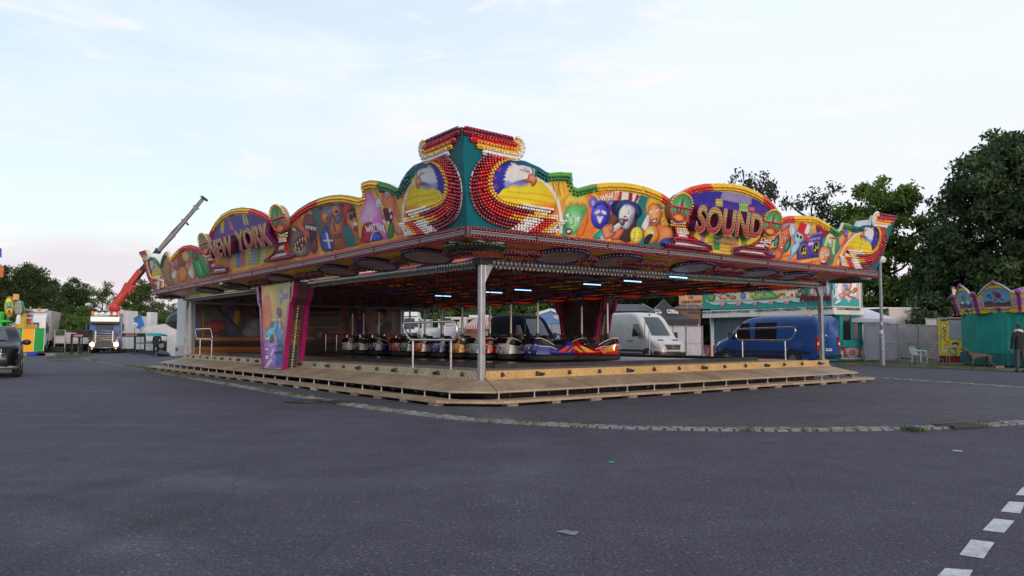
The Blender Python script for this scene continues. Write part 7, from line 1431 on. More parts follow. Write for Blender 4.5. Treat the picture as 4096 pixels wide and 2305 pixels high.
m=MB(); q=at(*NP('e1',490,1045),57.3); m.box((q.x,57.3,.15),(.56,.4,.28)); tag(m.build('blue_crate',M('crate_blue',C(35,65,170),.4),bev=.03),'blue plastic crate on the ground below the yellow barrier panel','crate')
def kidsign():
    Y=60; P=lambda x,y: at(*NP('e1',x,y),Y); g=P(140,700); t=thing('oval_sign','tall oval sign with a yellow beach picture on a green post','sign',(g.x,Y,0)); O=t.location.copy()
    m=MB(); n=36; cx_,cy_,rx,ry=140,335,75,160; m.prism([P(cx_+rx*math.cos(a),cy_+ry*math.sin(a))-O for a in np.linspace(0,2*math.pi,n,endpoint=False)],(0,.15,0)); m.build('rim',M('sign_rim',C(150,95,70),.4),t)
    V=[];X=[];k=16
    for i in range(-k,k+1):
        for j in range(-k,k+1): a,b=i/k,j/k; aa,bb=a*math.sqrt(1-b*b/2),b*math.sqrt(1-a*a/2); x,y=cx_+aa*66,cy_+bb*148; X.append((x,y)); V.append(tuple(P(x,y)-O+Vector((0,-.02,0))))
    X=np.array(X); c=np.zeros((len(X),3)); c[:]=(150,175,50); paint(X,c,[('e',140,250,50,50,0,(215,200,40),10),('p',[(105,340),(115,280),(145,255),(165,300),(178,350),(130,340)],(50,165,205),8),('p',[(110,370),(140,320),(170,350),(190,380)],(120,50,40),6),('p',[(85,400),(130,350),(195,370),(190,440),(140,465),(95,440)],(225,195,40),8),('e',140,420,32,32,0,(205,80,60),10),('g',140,400,20,40,0,(40,40,60))]); w=2*k+1
    npmesh('picture',V,[(i*w+j,i*w+j+1,(i+1)*w+j+1,(i+1)*w+j) for i in range(w-1) for j in range(w-1)],ART,t,cols=fin(c,1.2))
    m=MB(); q=P(112,480)-O; m.cyl((q.x,.1,0),q+Vector((0,.1,0)),.13); m.build('post',M('post_green',C(20,120,50),.4),t)
    t=thing('lamp_pillar','green sign pillar edged with wavy rows of pale bulbs','sign',(P(270,700).x,Y+.6,0)); O=t.location.copy(); m=MB(); m.prism([P(x,y)-O for x,y in smoothpts([(230,260),(280,235),(335,280),(330,420),(280,450),(225,430)],4)],(0,.25,0)); m.build('board',M('post_green',C(20,120,50),.4),t)
    B=[P(238+i*12,262+j*17+6*math.sin(i))-O+Vector((0,-.06,0)) for i in range(9) for j in range(11) if 0<=i<9 and (abs(i-4)<4 or 2<j<9)]
    o=npmesh('lamp_field',(np.array([tuple(b) for b in B])[:,None,:]+IV2[None]*.085).reshape(-1,3),(IF2[None]+(np.arange(len(B))*6)[:,None,None]).reshape(-1,3),LAMP,t)
    m=MB(); a,b=P(262,430)-O,P(262,760)-O; m.box(((a.x+b.x)/2,.15,a.z/2),(.35,.25,a.z)); m.build('post',M('post_yellow',C(205,175,70),.5),t); m=MB(); a=P(245,185)-O; m.box(a,(.3,.3,.46)); m.build('top_box',M('top_box',C(230,170,110),.5),t)
kidsign()
def slats():
    Y=61
    for txt,y0,y1,x0,x1,colr,tc_,lab in (('CASSE',385,435,335,500,(35,85,50),(170,50,60),'dark green hanging sign board with red lettering, topmost of three'),('Surfin',440,500,342,500,(80,150,200),(150,40,60),'light blue hanging sign board reading Surfin, middle of three'),('EXIT',508,578,330,488,(225,110,75),(40,60,80),'orange hanging sign board reading EXIT, lowest of three')):
        P=lambda x,y: at(*NP('e1',x,y),Y); g=P((x0+x1)/2,y1); t=thing('hanging_sign',lab,'sign',tuple(g),0,'hanging sign boards of the children\'s ride'); O=t.location.copy(); m=MB(); w=x1-x0
        m.prism([P(x,y)-O for x,y in smoothpts([(x0,(y0+y1)/2),(x0+12,y0+4),(x0+w/2,y0),(x1-12,y0+4),(x1,(y0+y1)/2),(x1-12,y1-4),(x0+w/2,y1),(x0+12,y1-4)],4)],(0,.1,0)); m.build('board',M('board_'+txt.lower(),C(*colr),.5,var=.2),t)
        o,_=text_quad('sign_lettering',txt,[P(x0+22,y1-14)-O,P(x1-22,y1-14)-O,P(x1-22,y0+12)-O,P(x0+22,y0+12)-O],M('letter_'+txt.lower(),C(*tc_),.5,var=0),t,depth=.03,bold=.04,n=(0,-1,0),lift=.02)
        m=MB(); [m.cyl(P(x,y0+6)-O,P(x,380)-O+Vector((0,0,.25)),.015,n=5) for x in (x0+30,x1-30)]; m.build('hanger',STEEL,t)
    Y=61; P=lambda x,y: at(*NP('e1',x,y),Y); t=thing('ride_portal','yellow counter of the children\'s ride behind the barrier panels','counter',(P(350,650).x,Y+.4,0)); O=t.location.copy(); YM=M('counter_yellow',C(225,165,40),.5,var=.2)
    m=MB(); a,b=P(280,600)-O,P(430,660)-O; m.box(((a.x+b.x)/2,.5,a.z/2),(b.x-a.x,.6,a.z)); a,b=P(0,590)-O,P(225,650)-O; m.box(((a.x+b.x)/2,.9,a.z/2),(b.x-a.x,.6,a.z)); m.build('counter',YM,t,bev=.03); m=MB(); m.cyl(P(345,600)-O,P(345,370)-O,.05); m.cyl(P(490,640)-O,P(490,370)-O,.05); m.cyl(P(345,372)-O,P(490,372)-O,.05); m.build('portal_frame',STEEL,t)
    m=MB(); m.cyl(P(120,640)-O,P(235,575)-O,.06); m.build('handrail',INOX,t)
slats()
m=MB(); P=lambda x,y: at(*NP('e1',x,y),59)
m.prism([P(x,y) for x,y in ((0,410),(52,408),(30,460),(10,520),(-30,530))],(0,.3,0)); m.prism([P(x,y) for x,y in ((-30,520),(150,555),(150,565),(-30,575))],(0,.3,0)); q=P(-15,560); m.cyl((q.x,59.2,0),(q.x,59.2,q.z),.12); tag(m.build('palm_figure',M('figure_green',C(60,190,60),.4,var=.2)),'bright green plastic leaf figure at the left edge by the oval sign','figure')
m=MB(); P=lambda x,y: at(*NP('c1',x,y),70); m.prism([P(x,y) for x,y in ((-60,500),(7,495),(7,560),(-60,570))],(0,.1,0),m=1); m.prism([P(x,y) for x,y in ((-60,630),(23,625),(19,705),(-60,712))],(0,.1,0)); q=P(-12,700); m.bar(P(-40,500),((P(-40,500)).x,70.5,0),.4); tag(m.build('ride_tower',[M('tower_paint',C(215,110,60),.5,var=.4,scale=1.5),M('tower_blue',C(60,95,190),.5,var=.3)]),'orange and blue ride tower just showing at the left edge','ride')
STR=M('ratchet_yellow',C(215,160,40),.6); STB=M('ratchet_blue',C(60,110,190),.6)
for x0,x1,mt,lab in ((70,440,STR,'yellow strap assembly lying on the ground left of the lorry'),(410,660,STB,'blue strap assembly lying on the ground left of the lorry')):
    m=MB(); a,b=gnd(*NP('e2',x0,915)),gnd(*NP('e2',x1,922)); m.tube([a.lerp(b,k/10)+Vector((0,random.uniform(-.3,.3),.06)) for k in range(11)],.06,6); [m.box(a.lerp(b,f)+Vector((0,0,.2)),(.5,.4,.35)) for f in (.2,.6)]; tag(m.build('lashing_strap',mt),lab,'strap')
# ---------------- stalls on the right, in the ride's own directions
class Face:
    """a vertical plane through two ground points; traces drawing points onto it"""
    def __init__(s,a,b): s.a=Vector((a[0],a[1],0)); s.b=Vector((b[0],b[1],0)); s.d=(s.b-s.a).normalized(); s.n=Vector((s.d.y,-s.d.x,0)); s.n=s.n if s.n.y<0 else -s.n
    def p(s,T,x,y,off=0.): 
        q=s.a+s.n*off; return Vector(on_plane(*NP(T,x,y),tuple(q),tuple(s.n)))
    def board(s,name,T,pts,off,th,mat,parent,smooth=0,bev=0.):
        P=smoothpts(pts,smooth) if smooth else pts; m=MB(); m.prism([s.p(T,x,y,off) for x,y in P],tuple(s.n*-th)); return pin(m.build(name,mat,None,bev=bev),parent)
    def art(s,name,T,quad,nx,ny,base,shapes,off,parent,gain=1.2):
        q=[np.array(k,float) for k in quad]; X=[];V=[]
        for i in range(nx+1):
            for j in range(ny+1):
                a,b=i/nx,j/ny; x=(q[0]*(1-a)+q[1]*a)*(1-b)+(q[3]*(1-a)+q[2]*a)*b; X.append(x); V.append(tuple(s.p(T,*x,off)))
        X=np.array(X); c=np.zeros((len(X),3)); c[:]=base; paint(X,c,shapes); F=[(i*(ny+1)+j,(i+1)*(ny+1)+j,(i+1)*(ny+1)+j+1,i*(ny+1)+j+1) for i in range(nx) for j in range(ny)]
        return pin(npmesh(name,V,F,ART,None,cols=fin(c,gain)),parent)
    def text(s,name,txt,T,quad,mat,off,parent,bold=.03,depth=.01):
        o,_=text_quad(name,txt,[s.p(T,x,y,off) for x,y in quad],mat,None,depth=depth,bold=bold,n=tuple(s.n)); return pin(o,parent)
def pin(o,parent):
    if parent is not None:
        M_=Matrix.Translation(parent.location)@Matrix.Rotation(parent.rotation_euler.z,4,'Z'); o.parent=parent; o.matrix_parent_inverse=M_.inverted()
    return o
def quadbox(m,pts,z0,z1): m.prism([Vector((p[0],p[1],z0)) for p in pts],(0,0,z1-z0))
TURQ=M('booth_turquoise',C(20,150,140,1.15),.4,var=.1,scale=2,coat=.2); CREAM=M('booth_cream',(.80,.76,.68),.5,var=.08); WPAINT=M('booth_white',(.68,.68,.70),.45,var=.06); SHUT=M('roller_shutter',(.34,.34,.38),.5,.2,var=.08); PINK=M('booth_pink',C(220,150,160),.5); GLET=M('green_letters',C(10,85,65,1.0),.4,var=0)
def booth():
    L=Vector((12.15,48.3,0)); K=Vector((17.45,41.1,0)); E=Vector((19.9,42.85,0)); A,B=Face(L,K),Face(K,E); back=(E-K); lab='turquoise and white sweets stall selling roasted almonds, behind the blue van'
    t=thing('sweets_stall',lab,'stall',tuple(K),0); inn=lambda q,n,d:q-n*d
    # body set back from the canopy line
    bo=.75; m=MB(); c=[L-A.n*bo,K-A.n*bo-B.n*.25,E-B.n*.25,L+back-B.n*.25]; quadbox(m,c,.05,3.3); pin(m.build('body',TURQ,None),t)
    m=MB(); quadbox(m,[L+A.n*.02,K+A.n*.02+B.n*.02,E+B.n*.02,L+back],3.0,3.06); pin(m.build('canopy_roof',WPAINT,None),t)
    # shutter between pilasters
    m=MB(); P=lambda f,z,o:L+(K-L)*f-A.n*(bo-o)+ZZ*z
    for k in range(36): m.bar(P(.06,.75+.062*k,.04),P(.86,.75+.062*k,.04),.058,.03)
    pin(m.build('roller_shutter',SHUT,None),t)
    for f in (.02,.88): m=MB(); m.bar(P(f,.0,.06),P(f,3.0,.06),.22,.2); pin(m.build('pilaster',WPAINT,None),t)
    # counter front with painted scrolls
    q=[A.p('d5',x,y,-bo+.1) for x,y in ((1465,1048),(1465,900))]; 
    A.art('counter_art','d6',[(470,1090),(1900,1250),(1900,1000),(470,905)],90,20,(200,90,100),[('p',[(470,960),(500,950),(520,1000),(500,1090),(470,1090)],(215,150,190),6),('q',[(465,905),(505,905),(505,955),(470,965)],(20,140,140),5),('l',[(500,1040),(545,1000),(540,950)],14,(230,220,225),5)],-bo+.12,t)
    # valance with lettering and scalloped edge
    z0,z1=2.66,2.98
    for f,nm in ((A,'A'),(B,'B')):
        a,b=(L,K) if nm=='A' else (K,E); Lh=(b-a).length; n=int(Lh/.2); P_=[a+ZZ*z1,b+ZZ*z1]; pts=[]
        for k in range(n*4+1): s_=k/(n*4); pts.append(b.lerp(a,s_)+ZZ*(z0-.045*abs(math.sin(math.pi*n*s_))))
        m=MB(); m.prism([p+f.n*.02 for p in P_+pts],tuple(f.n*-.05)); o=pin(m.build('valance',CREAM,None),t)
        B_=[a.lerp(b,(k+.5)/(n*2))+ZZ*(z1+.03)+f.n*.04 for k in range(n*2)]+[a.lerp(b,(k+.5)/(n*2))+ZZ*(z0-.05)+f.n*.03 for k in range(n*2)]
        o=npmesh('lamp_row',(np.array([tuple(p) for p in B_])[:,None,:]+IV2[None]*.035).reshape(-1,3),(IF2[None]+(np.arange(len(B_))*6)[:,None,None]).reshape(-1,3),M('pale_lamp',(.72,.74,.70),.3,var=0),None); pin(o,t)
    for txt,x0,x1,y0b,y1b,hh in (('GEBRANNTE MANDELN + NÜSSE',303,1052,536,512,34),('LEBKUCHEN - HERZEN',1118,1668,508,488,34),('POPCORN',1745,2042,484,479,36)):
        A.text('valance_lettering',txt,'d6',[(x0,y0b),(x1,y1b),(x1,y1b-hh),(x0,y0b-hh)],GLET,.04,t,bold=.015)
    B.text('valance_lettering','COCOSMAKRONEN','d6',[(2110,482),(2385,494),(2385,460),(2110,450)],GLET,.04,t,bold=.015)
    # upper painted board of the front
    m=MB(); m.prism([A.p('d6',x,y,-.05) for x,y in ((487,470),(2062,440),(2062,120),(1750,120),(1740,180),(487,250))],tuple(A.n*-.12)); pin(m.build('front_board',TURQ,None),t)
    rr=random.Random(9); sh=[('q',[(520,300),(1740,160),(1740,345),(600,400),(540,385)],(205,190,150),6),('p',[(530,300),(640,290),(620,380),(560,385)],(70,140,75),10),('p',[(1090,280),(1300,260),(1390,330),(1340,350),(1110,360)],(100,165,75),14),('p',[(1610,330),(1660,240),(1740,230),(1735,330)],(45,120,60),8),('q',[(1390,290),(1480,280),(1480,335),(1395,340)],(130,85,55),5)]
    for _ in range(70):
        x=rr.uniform(560,1700); y=rr.uniform(225,365)-(x-560)*.035; sh.append(('e',x,y,rr.uniform(8,24),rr.uniform(8,24),rr.uniform(0,90),rr.choice([(190,110,60),(70,110,190),(235,235,240),(200,70,60),(210,130,180),(90,60,45),(225,180,70),(130,190,200),(240,240,240)]),5))
    sh+=[('e',690,300,24,34,0,(215,140,190),5),('e',850,335,40,26,0,(185,100,60),6),('e',975,315,34,40,0,(70,120,195),6),('q',[(1490,275),(1600,260),(1610,310),(1495,315)],(230,225,235),5),('e',1565,305,18,20,0,(200,50,50),4),('e',1617,290,14,18,0,(200,50,50),4)]
    A.art('picture_frieze','d6',[(530,388),(1742,340),(1742,160),(530,290)],170,34,(200,190,160),sh,-.02,t)
    m=MB(); top=[(530,385),(700,393),(1100,375),(1400,358),(1742,338)]; bot=[]
    for k in range(60): s_=k/59; x=1742-(1742-560)*s_; bot.append((x,398-(x-560)*.033+34*abs(math.sin(math.pi*6*s_))**.6-6))
    m.prism([A.p('d6',x,y,-.0) for x,y in top+bot],tuple(A.n*-.04)); pin(m.build('scallop_trim',WPAINT,None),t)
    for k in range(5): x=720+195*k; A.board('scallop_petal','d6',[(x-32,404-(x-560)*.03),(x+32,402-(x-560)*.03),(x+22,436-(x-560)*.03),(x,446-(x-560)*.03),(x-22,437-(x-560)*.03)],.01,.03,PINK,t)
    A.art('corner_picture','d6',[(1760,330),(2040,330),(2040,150),(1760,150)],40,30,(20,145,140),[('p',[(1790,300),(1800,180),(1900,150),(2020,170),(2030,300),(1930,330)],(225,215,222),8),('q',[(1815,160),(1850,155),(1850,320),(1815,310)],(205,120,130),6),('q',[(1930,150),(1985,150),(1985,300),(1930,310)],(205,120,130),6),('e',1905,230,40,50,0,(190,100,80),14),('e',1960,250,24,34,0,(90,150,185),8)],-.02,t)
    # script sign on little posts
    WINE=M('wine_script',C(105,20,35,1.1),.35,var=.1)
    A.text('script_sign','Mandeln','d6',[(1665,385),(2035,372),(2045,290),(1690,285)],WINE,.35,t,bold=.045,depth=.10)
    for x in (1735,1965): m=MB(); m.cyl(A.p('d6',x,375,.3),A.p('d6',x,440,.3),.02,n=6); pin(m.build('sign_post',STEEL,None),t)
    # side gable board, round shouldered
    B.board('side_board','d6',[(2065,440),(2065,130),(2110,112),(2320,88),(2370,105),(2398,170),(2405,450)],.0,.12,WPAINT,t,bev=.02)
    B.art('side_picture','d6',[(2070,432),(2380,440),(2375,120),(2072,120)],60,60,(20,145,140),[('p',[(2100,360),(2110,170),(2200,130),(2340,120),(2378,170),(2378,330),(2300,345),(2250,400),(2200,345)],(228,215,225),6),('e',2240,190,45,60,0,(212,140,145),6),('e',2185,230,22,60,0,(212,140,145),6),('q',[(2345,170),(2378,165),(2378,355),(2345,355)],(212,140,145),5),('e',2218,215,24,34,0,(80,140,190),6),('e',2218,188,20,12,0,(60,120,195),5),('e',2240,275,34,40,20,(185,105,60),8),('e',2330,240,26,28,0,(165,75,40),6),('e',2300,265,30,22,20,(110,150,90),6),('e',2170,310,40,30,0,(190,110,140),10),('l',[(2250,320),(2320,340)],22,(130,70,60),6),('l',[(2085,200),(2100,170),(2090,140)],14,(225,225,230),5),('l',[(2080,330),(2100,260),(2090,220)],12,(225,225,230),5),('l',[(2085,410),(2150,370),(2100,385)],12,(225,225,230),5),('l',[(2200,130),(2330,118),(2372,160)],8,(150,215,210),5)],.02,t)
    Bl=[B.p('d6',x,y,.05) for x,y in resample(np.array([(2110,106),(2320,82),(2378,100),(2404,170),(2412,450)],float),step=13)]; o=npmesh('lamp_row',(np.array([tuple(p) for p in Bl])[:,None,:]+IV2[None]*.04).reshape(-1,3),(IF2[None]+(np.arange(len(Bl))*6)[:,None,None]).reshape(-1,3),WPAINT,None); pin(o,t)
    # side window with curtain frame, painted base
    S_=Face(K-A.n*bo-B.n*.22,E-B.n*.22)
    CURT=M('turquoise_cloth',C(35,165,160,1.05),.7,var=.2,scale=3,bump=.5,bscale=4)
    S_.board('window_pane','d6',[(2180,850),(2390,850),(2378,565),(2180,548)],.03,.02,GLASS,t)
    for q in ([(2140,905),(2182,905),(2180,520),(2135,515)],[(2378,905),(2420,905),(2415,530),(2375,530)],[(2180,560),(2380,575),(2380,530),(2180,515)],[(2140,930),(2425,930),(2425,848),(2140,848)],[(2280,850),(2293,850),(2287,560),(2276,558)]): S_.board('window_surround','d6',q,.06,.05,CURT,t)
    m=MB(); V=[]
    for i in range(40):
        x=2080+1.7*i; 
        for y in (520,910): V.append(tuple(S_.p('d6',x,y,.05+.04*math.sin(i*.9))))
    pin(npmesh('side_curtain',V,[(2*i,2*i+2,2*i+3,2*i+1) for i in range(39)],CURT,None,smooth=True),t)
    S_.art('base_picture','d6',[(2140,1090),(2425,1100),(2422,935),(2142,930)],50,30,(25,140,135),[('p',[(2170,935),(2390,935),(2390,1060),(2300,1050),(2280,1085),(2200,1050)],(190,60,70),5),('p',[(2215,940),(2370,940),(2375,1040),(2290,1070),(2225,1040)],(215,165,165),6),('e',2290,1000,40,35,0,(150,110,100),14),('p',[(2150,990),(2185,970),(2195,1040),(2160,1060)],(215,170,200),6),('p',[(2395,980),(2420,960),(2425,1040),(2400,1050)],(215,170,200),6)]+[('q',[(2160+22*k,1080),(2171+22*k,1050),(2182+22*k,1080)],(235,235,235),4) for k in range(11)],.03,t)
    S_.board('base_board','d6',[(2140,1100),(2425,1108),(2425,1085),(2140,1080)],.04,.03,M('olive_board',(.15,.14,.07),.6),t)
booth()
def grillsign():
    Y=52; P=lambda x,y: at(*NP('d6',x,y),Y); g=P(340,430); t=thing('wooden_sign','wooden board sign reading DIE GRILLEREI above the stall roofs','sign',tuple(g),0); F_=Face((P(200,400).x,Y),(P(480,400).x,Y))
    PLANK=M('sign_planks',C(190,135,100,1.15),.7,var=.25,scale=2.2,bump=.2)
    for k in range(5):
        y0,y1=306+23*k,328+23*k; F_.board('plank','d6',[(200,y1),(482,y1),(482,y0),(200,y0)],.0,.05,PLANK,t)
    F_.text('sign_lettering','DIE','d6',[(315,348),(375,346),(375,318),(315,320)],BLK,.012,t,bold=.05); F_.text('sign_lettering','GRILLEREI','d6',[(230,408),(470,398),(470,362),(230,372)],BLK,.012,t,bold=.05)
    for x in (300,393): m=MB(); m.cyl(P(x,420)+Vector((0,.08,0)),P(x,475)+Vector((0,.08,0)),.03,n=6); pin(m.build('sign_leg',STEEL,None),t)
grillsign()
SLATE=M('slate_roof',(.10,.105,.135),.6,var=.2,scale=3)
def hut(lab,T,roof,Y,d,wallc):
    P=lambda x,y,k=0: at(*NP(T,x,y),Y+k); c=P(*roof[0]); t=thing('wooden_hut',lab,'hut',(c.x,Y,0)); R=[P(*q) for q in roof]  # front-left eave, front-right eave, right ridge, left ridge
    m=MB(); r2=R[2]+Vector((0,d/2,0)); r3=R[3]+Vector((0,d/2,0)); m.prism([R[0],R[1],r2,r3],(0,.0,.08)); e0,e1=R[0]+Vector((0,d,0)),R[1]+Vector((0,d,0)); m.prism([e0,e1,r2,r3],(0,0,.08))
    for k in range(1,6): a,b=R[0].lerp(r3,k/6),R[1].lerp(r2,k/6); m.bar(a+ZZ*.09,b+ZZ*.09,.05)
    pin(m.build('roof',SLATE,None),t); m=MB(); x0,x1=R[0].x+.2,R[1].x-.2; m.box(((x0+x1)/2,Y+d/2,R[0].z/2),(x1-x0,d-.5,R[0].z)); pin(m.build('wall',wallc,None),t)
    for a,b in ((R[1],r2),(e1,r2)): m=MB(); [m.ball(tuple(a.lerp(b,k/9)+Vector((.12,0,.1))),.06,6,4) for k in range(10)]; pin(m.build('lamp_string',LAMP,None),t)
BWOOD=M('hut_boards',C(120,80,70),.7,var=.2,scale=3)
hut('slate-roofed hut showing above the white van roof','d5',[(225,465),(820,470),(730,382),(280,380)],55,3.,BWOOD)
hut('grey-blue roofed hut behind the DIE GRILLEREI sign','d6',[(120,475),(500,470),(470,428),(280,430)],58,3.,BWOOD)
def tent(lab,T,peak,eave_l,eave_r,val,Y,d,mat,logo=False,walls=None,group=None):
    P=lambda x,y,k=0: at(*NP(T,x,y),Y+k); a,b=P(*eave_l),P(*eave_r); t=thing('gazebo',lab,'tent',((a.x+b.x)/2,Y,0),0,group); z=(a.z+b.z)/2; w=b.x-a.x; c=Vector(((a.x+b.x)/2,Y+d/2,P(*peak,d/2).z)); c.x=P(*peak,d/2).x; n=10
    C4=[Vector((a.x,Y,z)),Vector((b.x,Y,z)),Vector((b.x,Y+d,z)),Vector((a.x,Y+d,z))]; V=[];F=[]
    for i in range(4):
        p,q=C4[i],C4[(i+1)%4]; s0=len(V)
        for j in range(n+1):
            f=j/n; g=f**1.0
            for k in range(n+1):
                e=p.lerp(q,k/n); v=e.lerp(c,g); v.z=z+(c.z-z)*(f**1.7 if logo else f**1.1); V.append(tuple(v))
        F+=[(s0+j*(n+1)+k,s0+j*(n+1)+k+1,s0+(j+1)*(n+1)+k+1,s0+(j+1)*(n+1)+k) for j in range(n) for k in range(n)]
    pin(npmesh('roof_cloth',V,F,mat,None,smooth=False),t); zv=P(eave_l[0],val).z
    for i in range(4): p,q=C4[i],C4[(i+1)%4]; m=MB(); m.prism([p,q,Vector((q.x,q.y,zv)),Vector((p.x,p.y,zv))],tuple((q-p).cross(ZZ).normalized()*.02)); pin(m.build('valance',mat,None),t)
    for p in C4: m=MB(); m.bar((p.x,p.y+(.05 if p.y==Y else -.05),0),(p.x,p.y,zv+.1),.05); pin(m.build('leg',STEEL,None),t)
    return t,C4,z,zv,c
BT_=M('black_tent_cloth',(.016,.016,.019),.6,var=.2,scale=2); WT_=M('white_tent_cloth',(.60,.58,.66),.7,var=.08,scale=1.5)
t,C4,z,zv,c=tent('black pointed gazebo with shield logos between the white van and the sweets stall','d5',(980,305),(690,560),(1425,580),655,47,4.5,BT_,True)
F_=Face((C4[0].x,47-.0),(C4[1].x,47-.0))
for x0,x1,yt in ((1015,1165,448),(860,955,448)):
    Y_=48.0; P=lambda x,y: at(*NP('d5',x,y),Y_); sh=[(x0+6,yt+5),((x0+x1)/2,yt),(x1-6,yt+25),(x1-4,yt+65),((x0+x1)/2+25,yt+88),(x0+40,yt+55)]
    m=MB(); m.prism([P(a,b) for a,b in smoothpts(sh,3)],(0,.03,0)); pin(m.build('shield_logo',WT,None),t); m=MB(); m.prism([P(a,b)+Vector((0,-.01,0)) for a,b in [((x0+x1)/2+(a-(x0+x1)/2)*.86,yt+45+(b-yt-45)*.84) for a,b in smoothpts(sh,3)]],(0,.01,0)); pin(m.build('shield_field',M('shield_field',(.03,.03,.035),.5),None),t)
    for txt,y in (('DIE',yt+18),('GRILLEREI',yt+38)):
        o,_=text_quad('shield_lettering',txt,[P(x0+ (46 if txt=='DIE' else 10),y+8)-Vector((0,.02,0)),P(x1-(46 if txt=='DIE' else 10),y+12)-Vector((0,.02,0)),P(x1-(46 if txt=='DIE' else 10),y-6)-Vector((0,.02,0)),P(x0+(46 if txt=='DIE' else 10),y-10)-Vector((0,.02,0))],WT,None,depth=.01,bold=.05,n=(0,-1,0)); pin(o,t)
tent('white gazebo roof between the sweets stall and the lamp post','e4',(120,95),(-150,362),(900,362),435,42.5,4.2,WT_)
fabric_fence('white fabric fence on mesh panels right of the white van','d5',[(1030,660),(1270,660),(1478,662)],[(1030,1035),(1270,1035),(1478,1035)],[46.5,46.5,46.5])
GT=M('grey_white_tarp',(.36,.34,.39),.7,var=.1,scale=1.2,bump=.5,bscale=2.5)
fabric_fence('pale tarpaulin wall under the white gazebo behind the lamp post','e4',[(265,455),(600,455),(925,460)],[(285,1165),(600,1150),(940,1130)],[42.3,42.3,42.3],GT)
fabric_fence('pale tarpaulin wall behind the white plastic chair','e4',[(935,465),(1320,490),(1700,490)],[(955,1120),(1320,1135),(1700,1135)],[43.2,43.4,43.6],GT)
fabric_fence('tall mesh fence with pale cover beside the yellow booth','e4',[(1455,365),(1690,365)],[(1455,700),(1690,700)],[47,47],GT)
def beige():
    Y=50; P=lambda x,y: at(*NP('e4',x,y),Y); a,b=P(750,165),P(1455,490); t=thing('sales_trailer','beige sales trailer rising behind the tarpaulin walls','trailer',(a.x,Y,0)); m=MB(); m.box(((a.x+b.x)/2,Y+1.2,a.z/2+.25),(b.x-a.x,2.4,a.z-.5)); pin(m.build('body',M('trailer_beige',(.50,.45,.40),.5,var=.05),None,bev=.03),t)
    m=MB(); m.box(((a.x+b.x)/2,Y+1.2,a.z+.02),(b.x-a.x+.1,2.5,.08)); pin(m.build('roof_edge',WPAINT,None),t)
    q=P(270,178); m=MB(); m.prism([Vector((a.x,Y+.1,a.z)),Vector((q.x,Y+.1,q.z)),Vector((q.x,Y+2.2,q.z+.1)),Vector((a.x,Y+2.2,a.z))],(0,0,.08)); pin(m.build('awning_flap',WPAINT,None),t)
    m=MB(); m.box((q.x*.5+a.x*.5,Y+1.6,1.5),(a.x-q.x-.3,1.,2.4)); pin(m.build('counter_side',M('trailer_dark_grey',(.20,.2,.21),.6),None),t); m=MB(); m.cyl((a.x-.1,Y+.3,a.z-.9),(a.x-.6,Y+.3,a.z-.05),.02); pin(m.build('gas_strut',DARK,None),t)  # counter side in one plain dark grey
    for x in (.4,.6): 
        for s in (0,1): wheel('wheel',(a.x+(b.x-a.x)*x-t.location.x,.2+2*s,.35),(0,-1,0),.35,.2,t)
beige()
def far_house(): 
    Y=75; P=lambda x,y: at(*NP('e4',x,y),Y); t=thing('white_building','plain white building far behind the mesh fence under the trees','building',(P(1450,400).x,Y,0)); m=MB(); a,b=P(1150,90),P(1680,400); m.box(((a.x+b.x)/2,Y+4,a.z/2),(b.x-a.x,8,a.z)); pin(m.build('wall',M('render_white',(.55,.55,.58),.8,var=.05),None),t); m=MB(); m.box(((a.x+b.x)/2,Y+4,a.z+.1),(b.x-a.x+.4,8.4,.2)); pin(m.build('flat_roof',DARK,None),t)
    for k in range(3): m=MB(); x=a.x+1.8+3.2*k; m.box((x,Y-.02,a.z*.55),(1.2,.06,1.3)); pin(m.build('window',GLASS,None),t)
far_house()
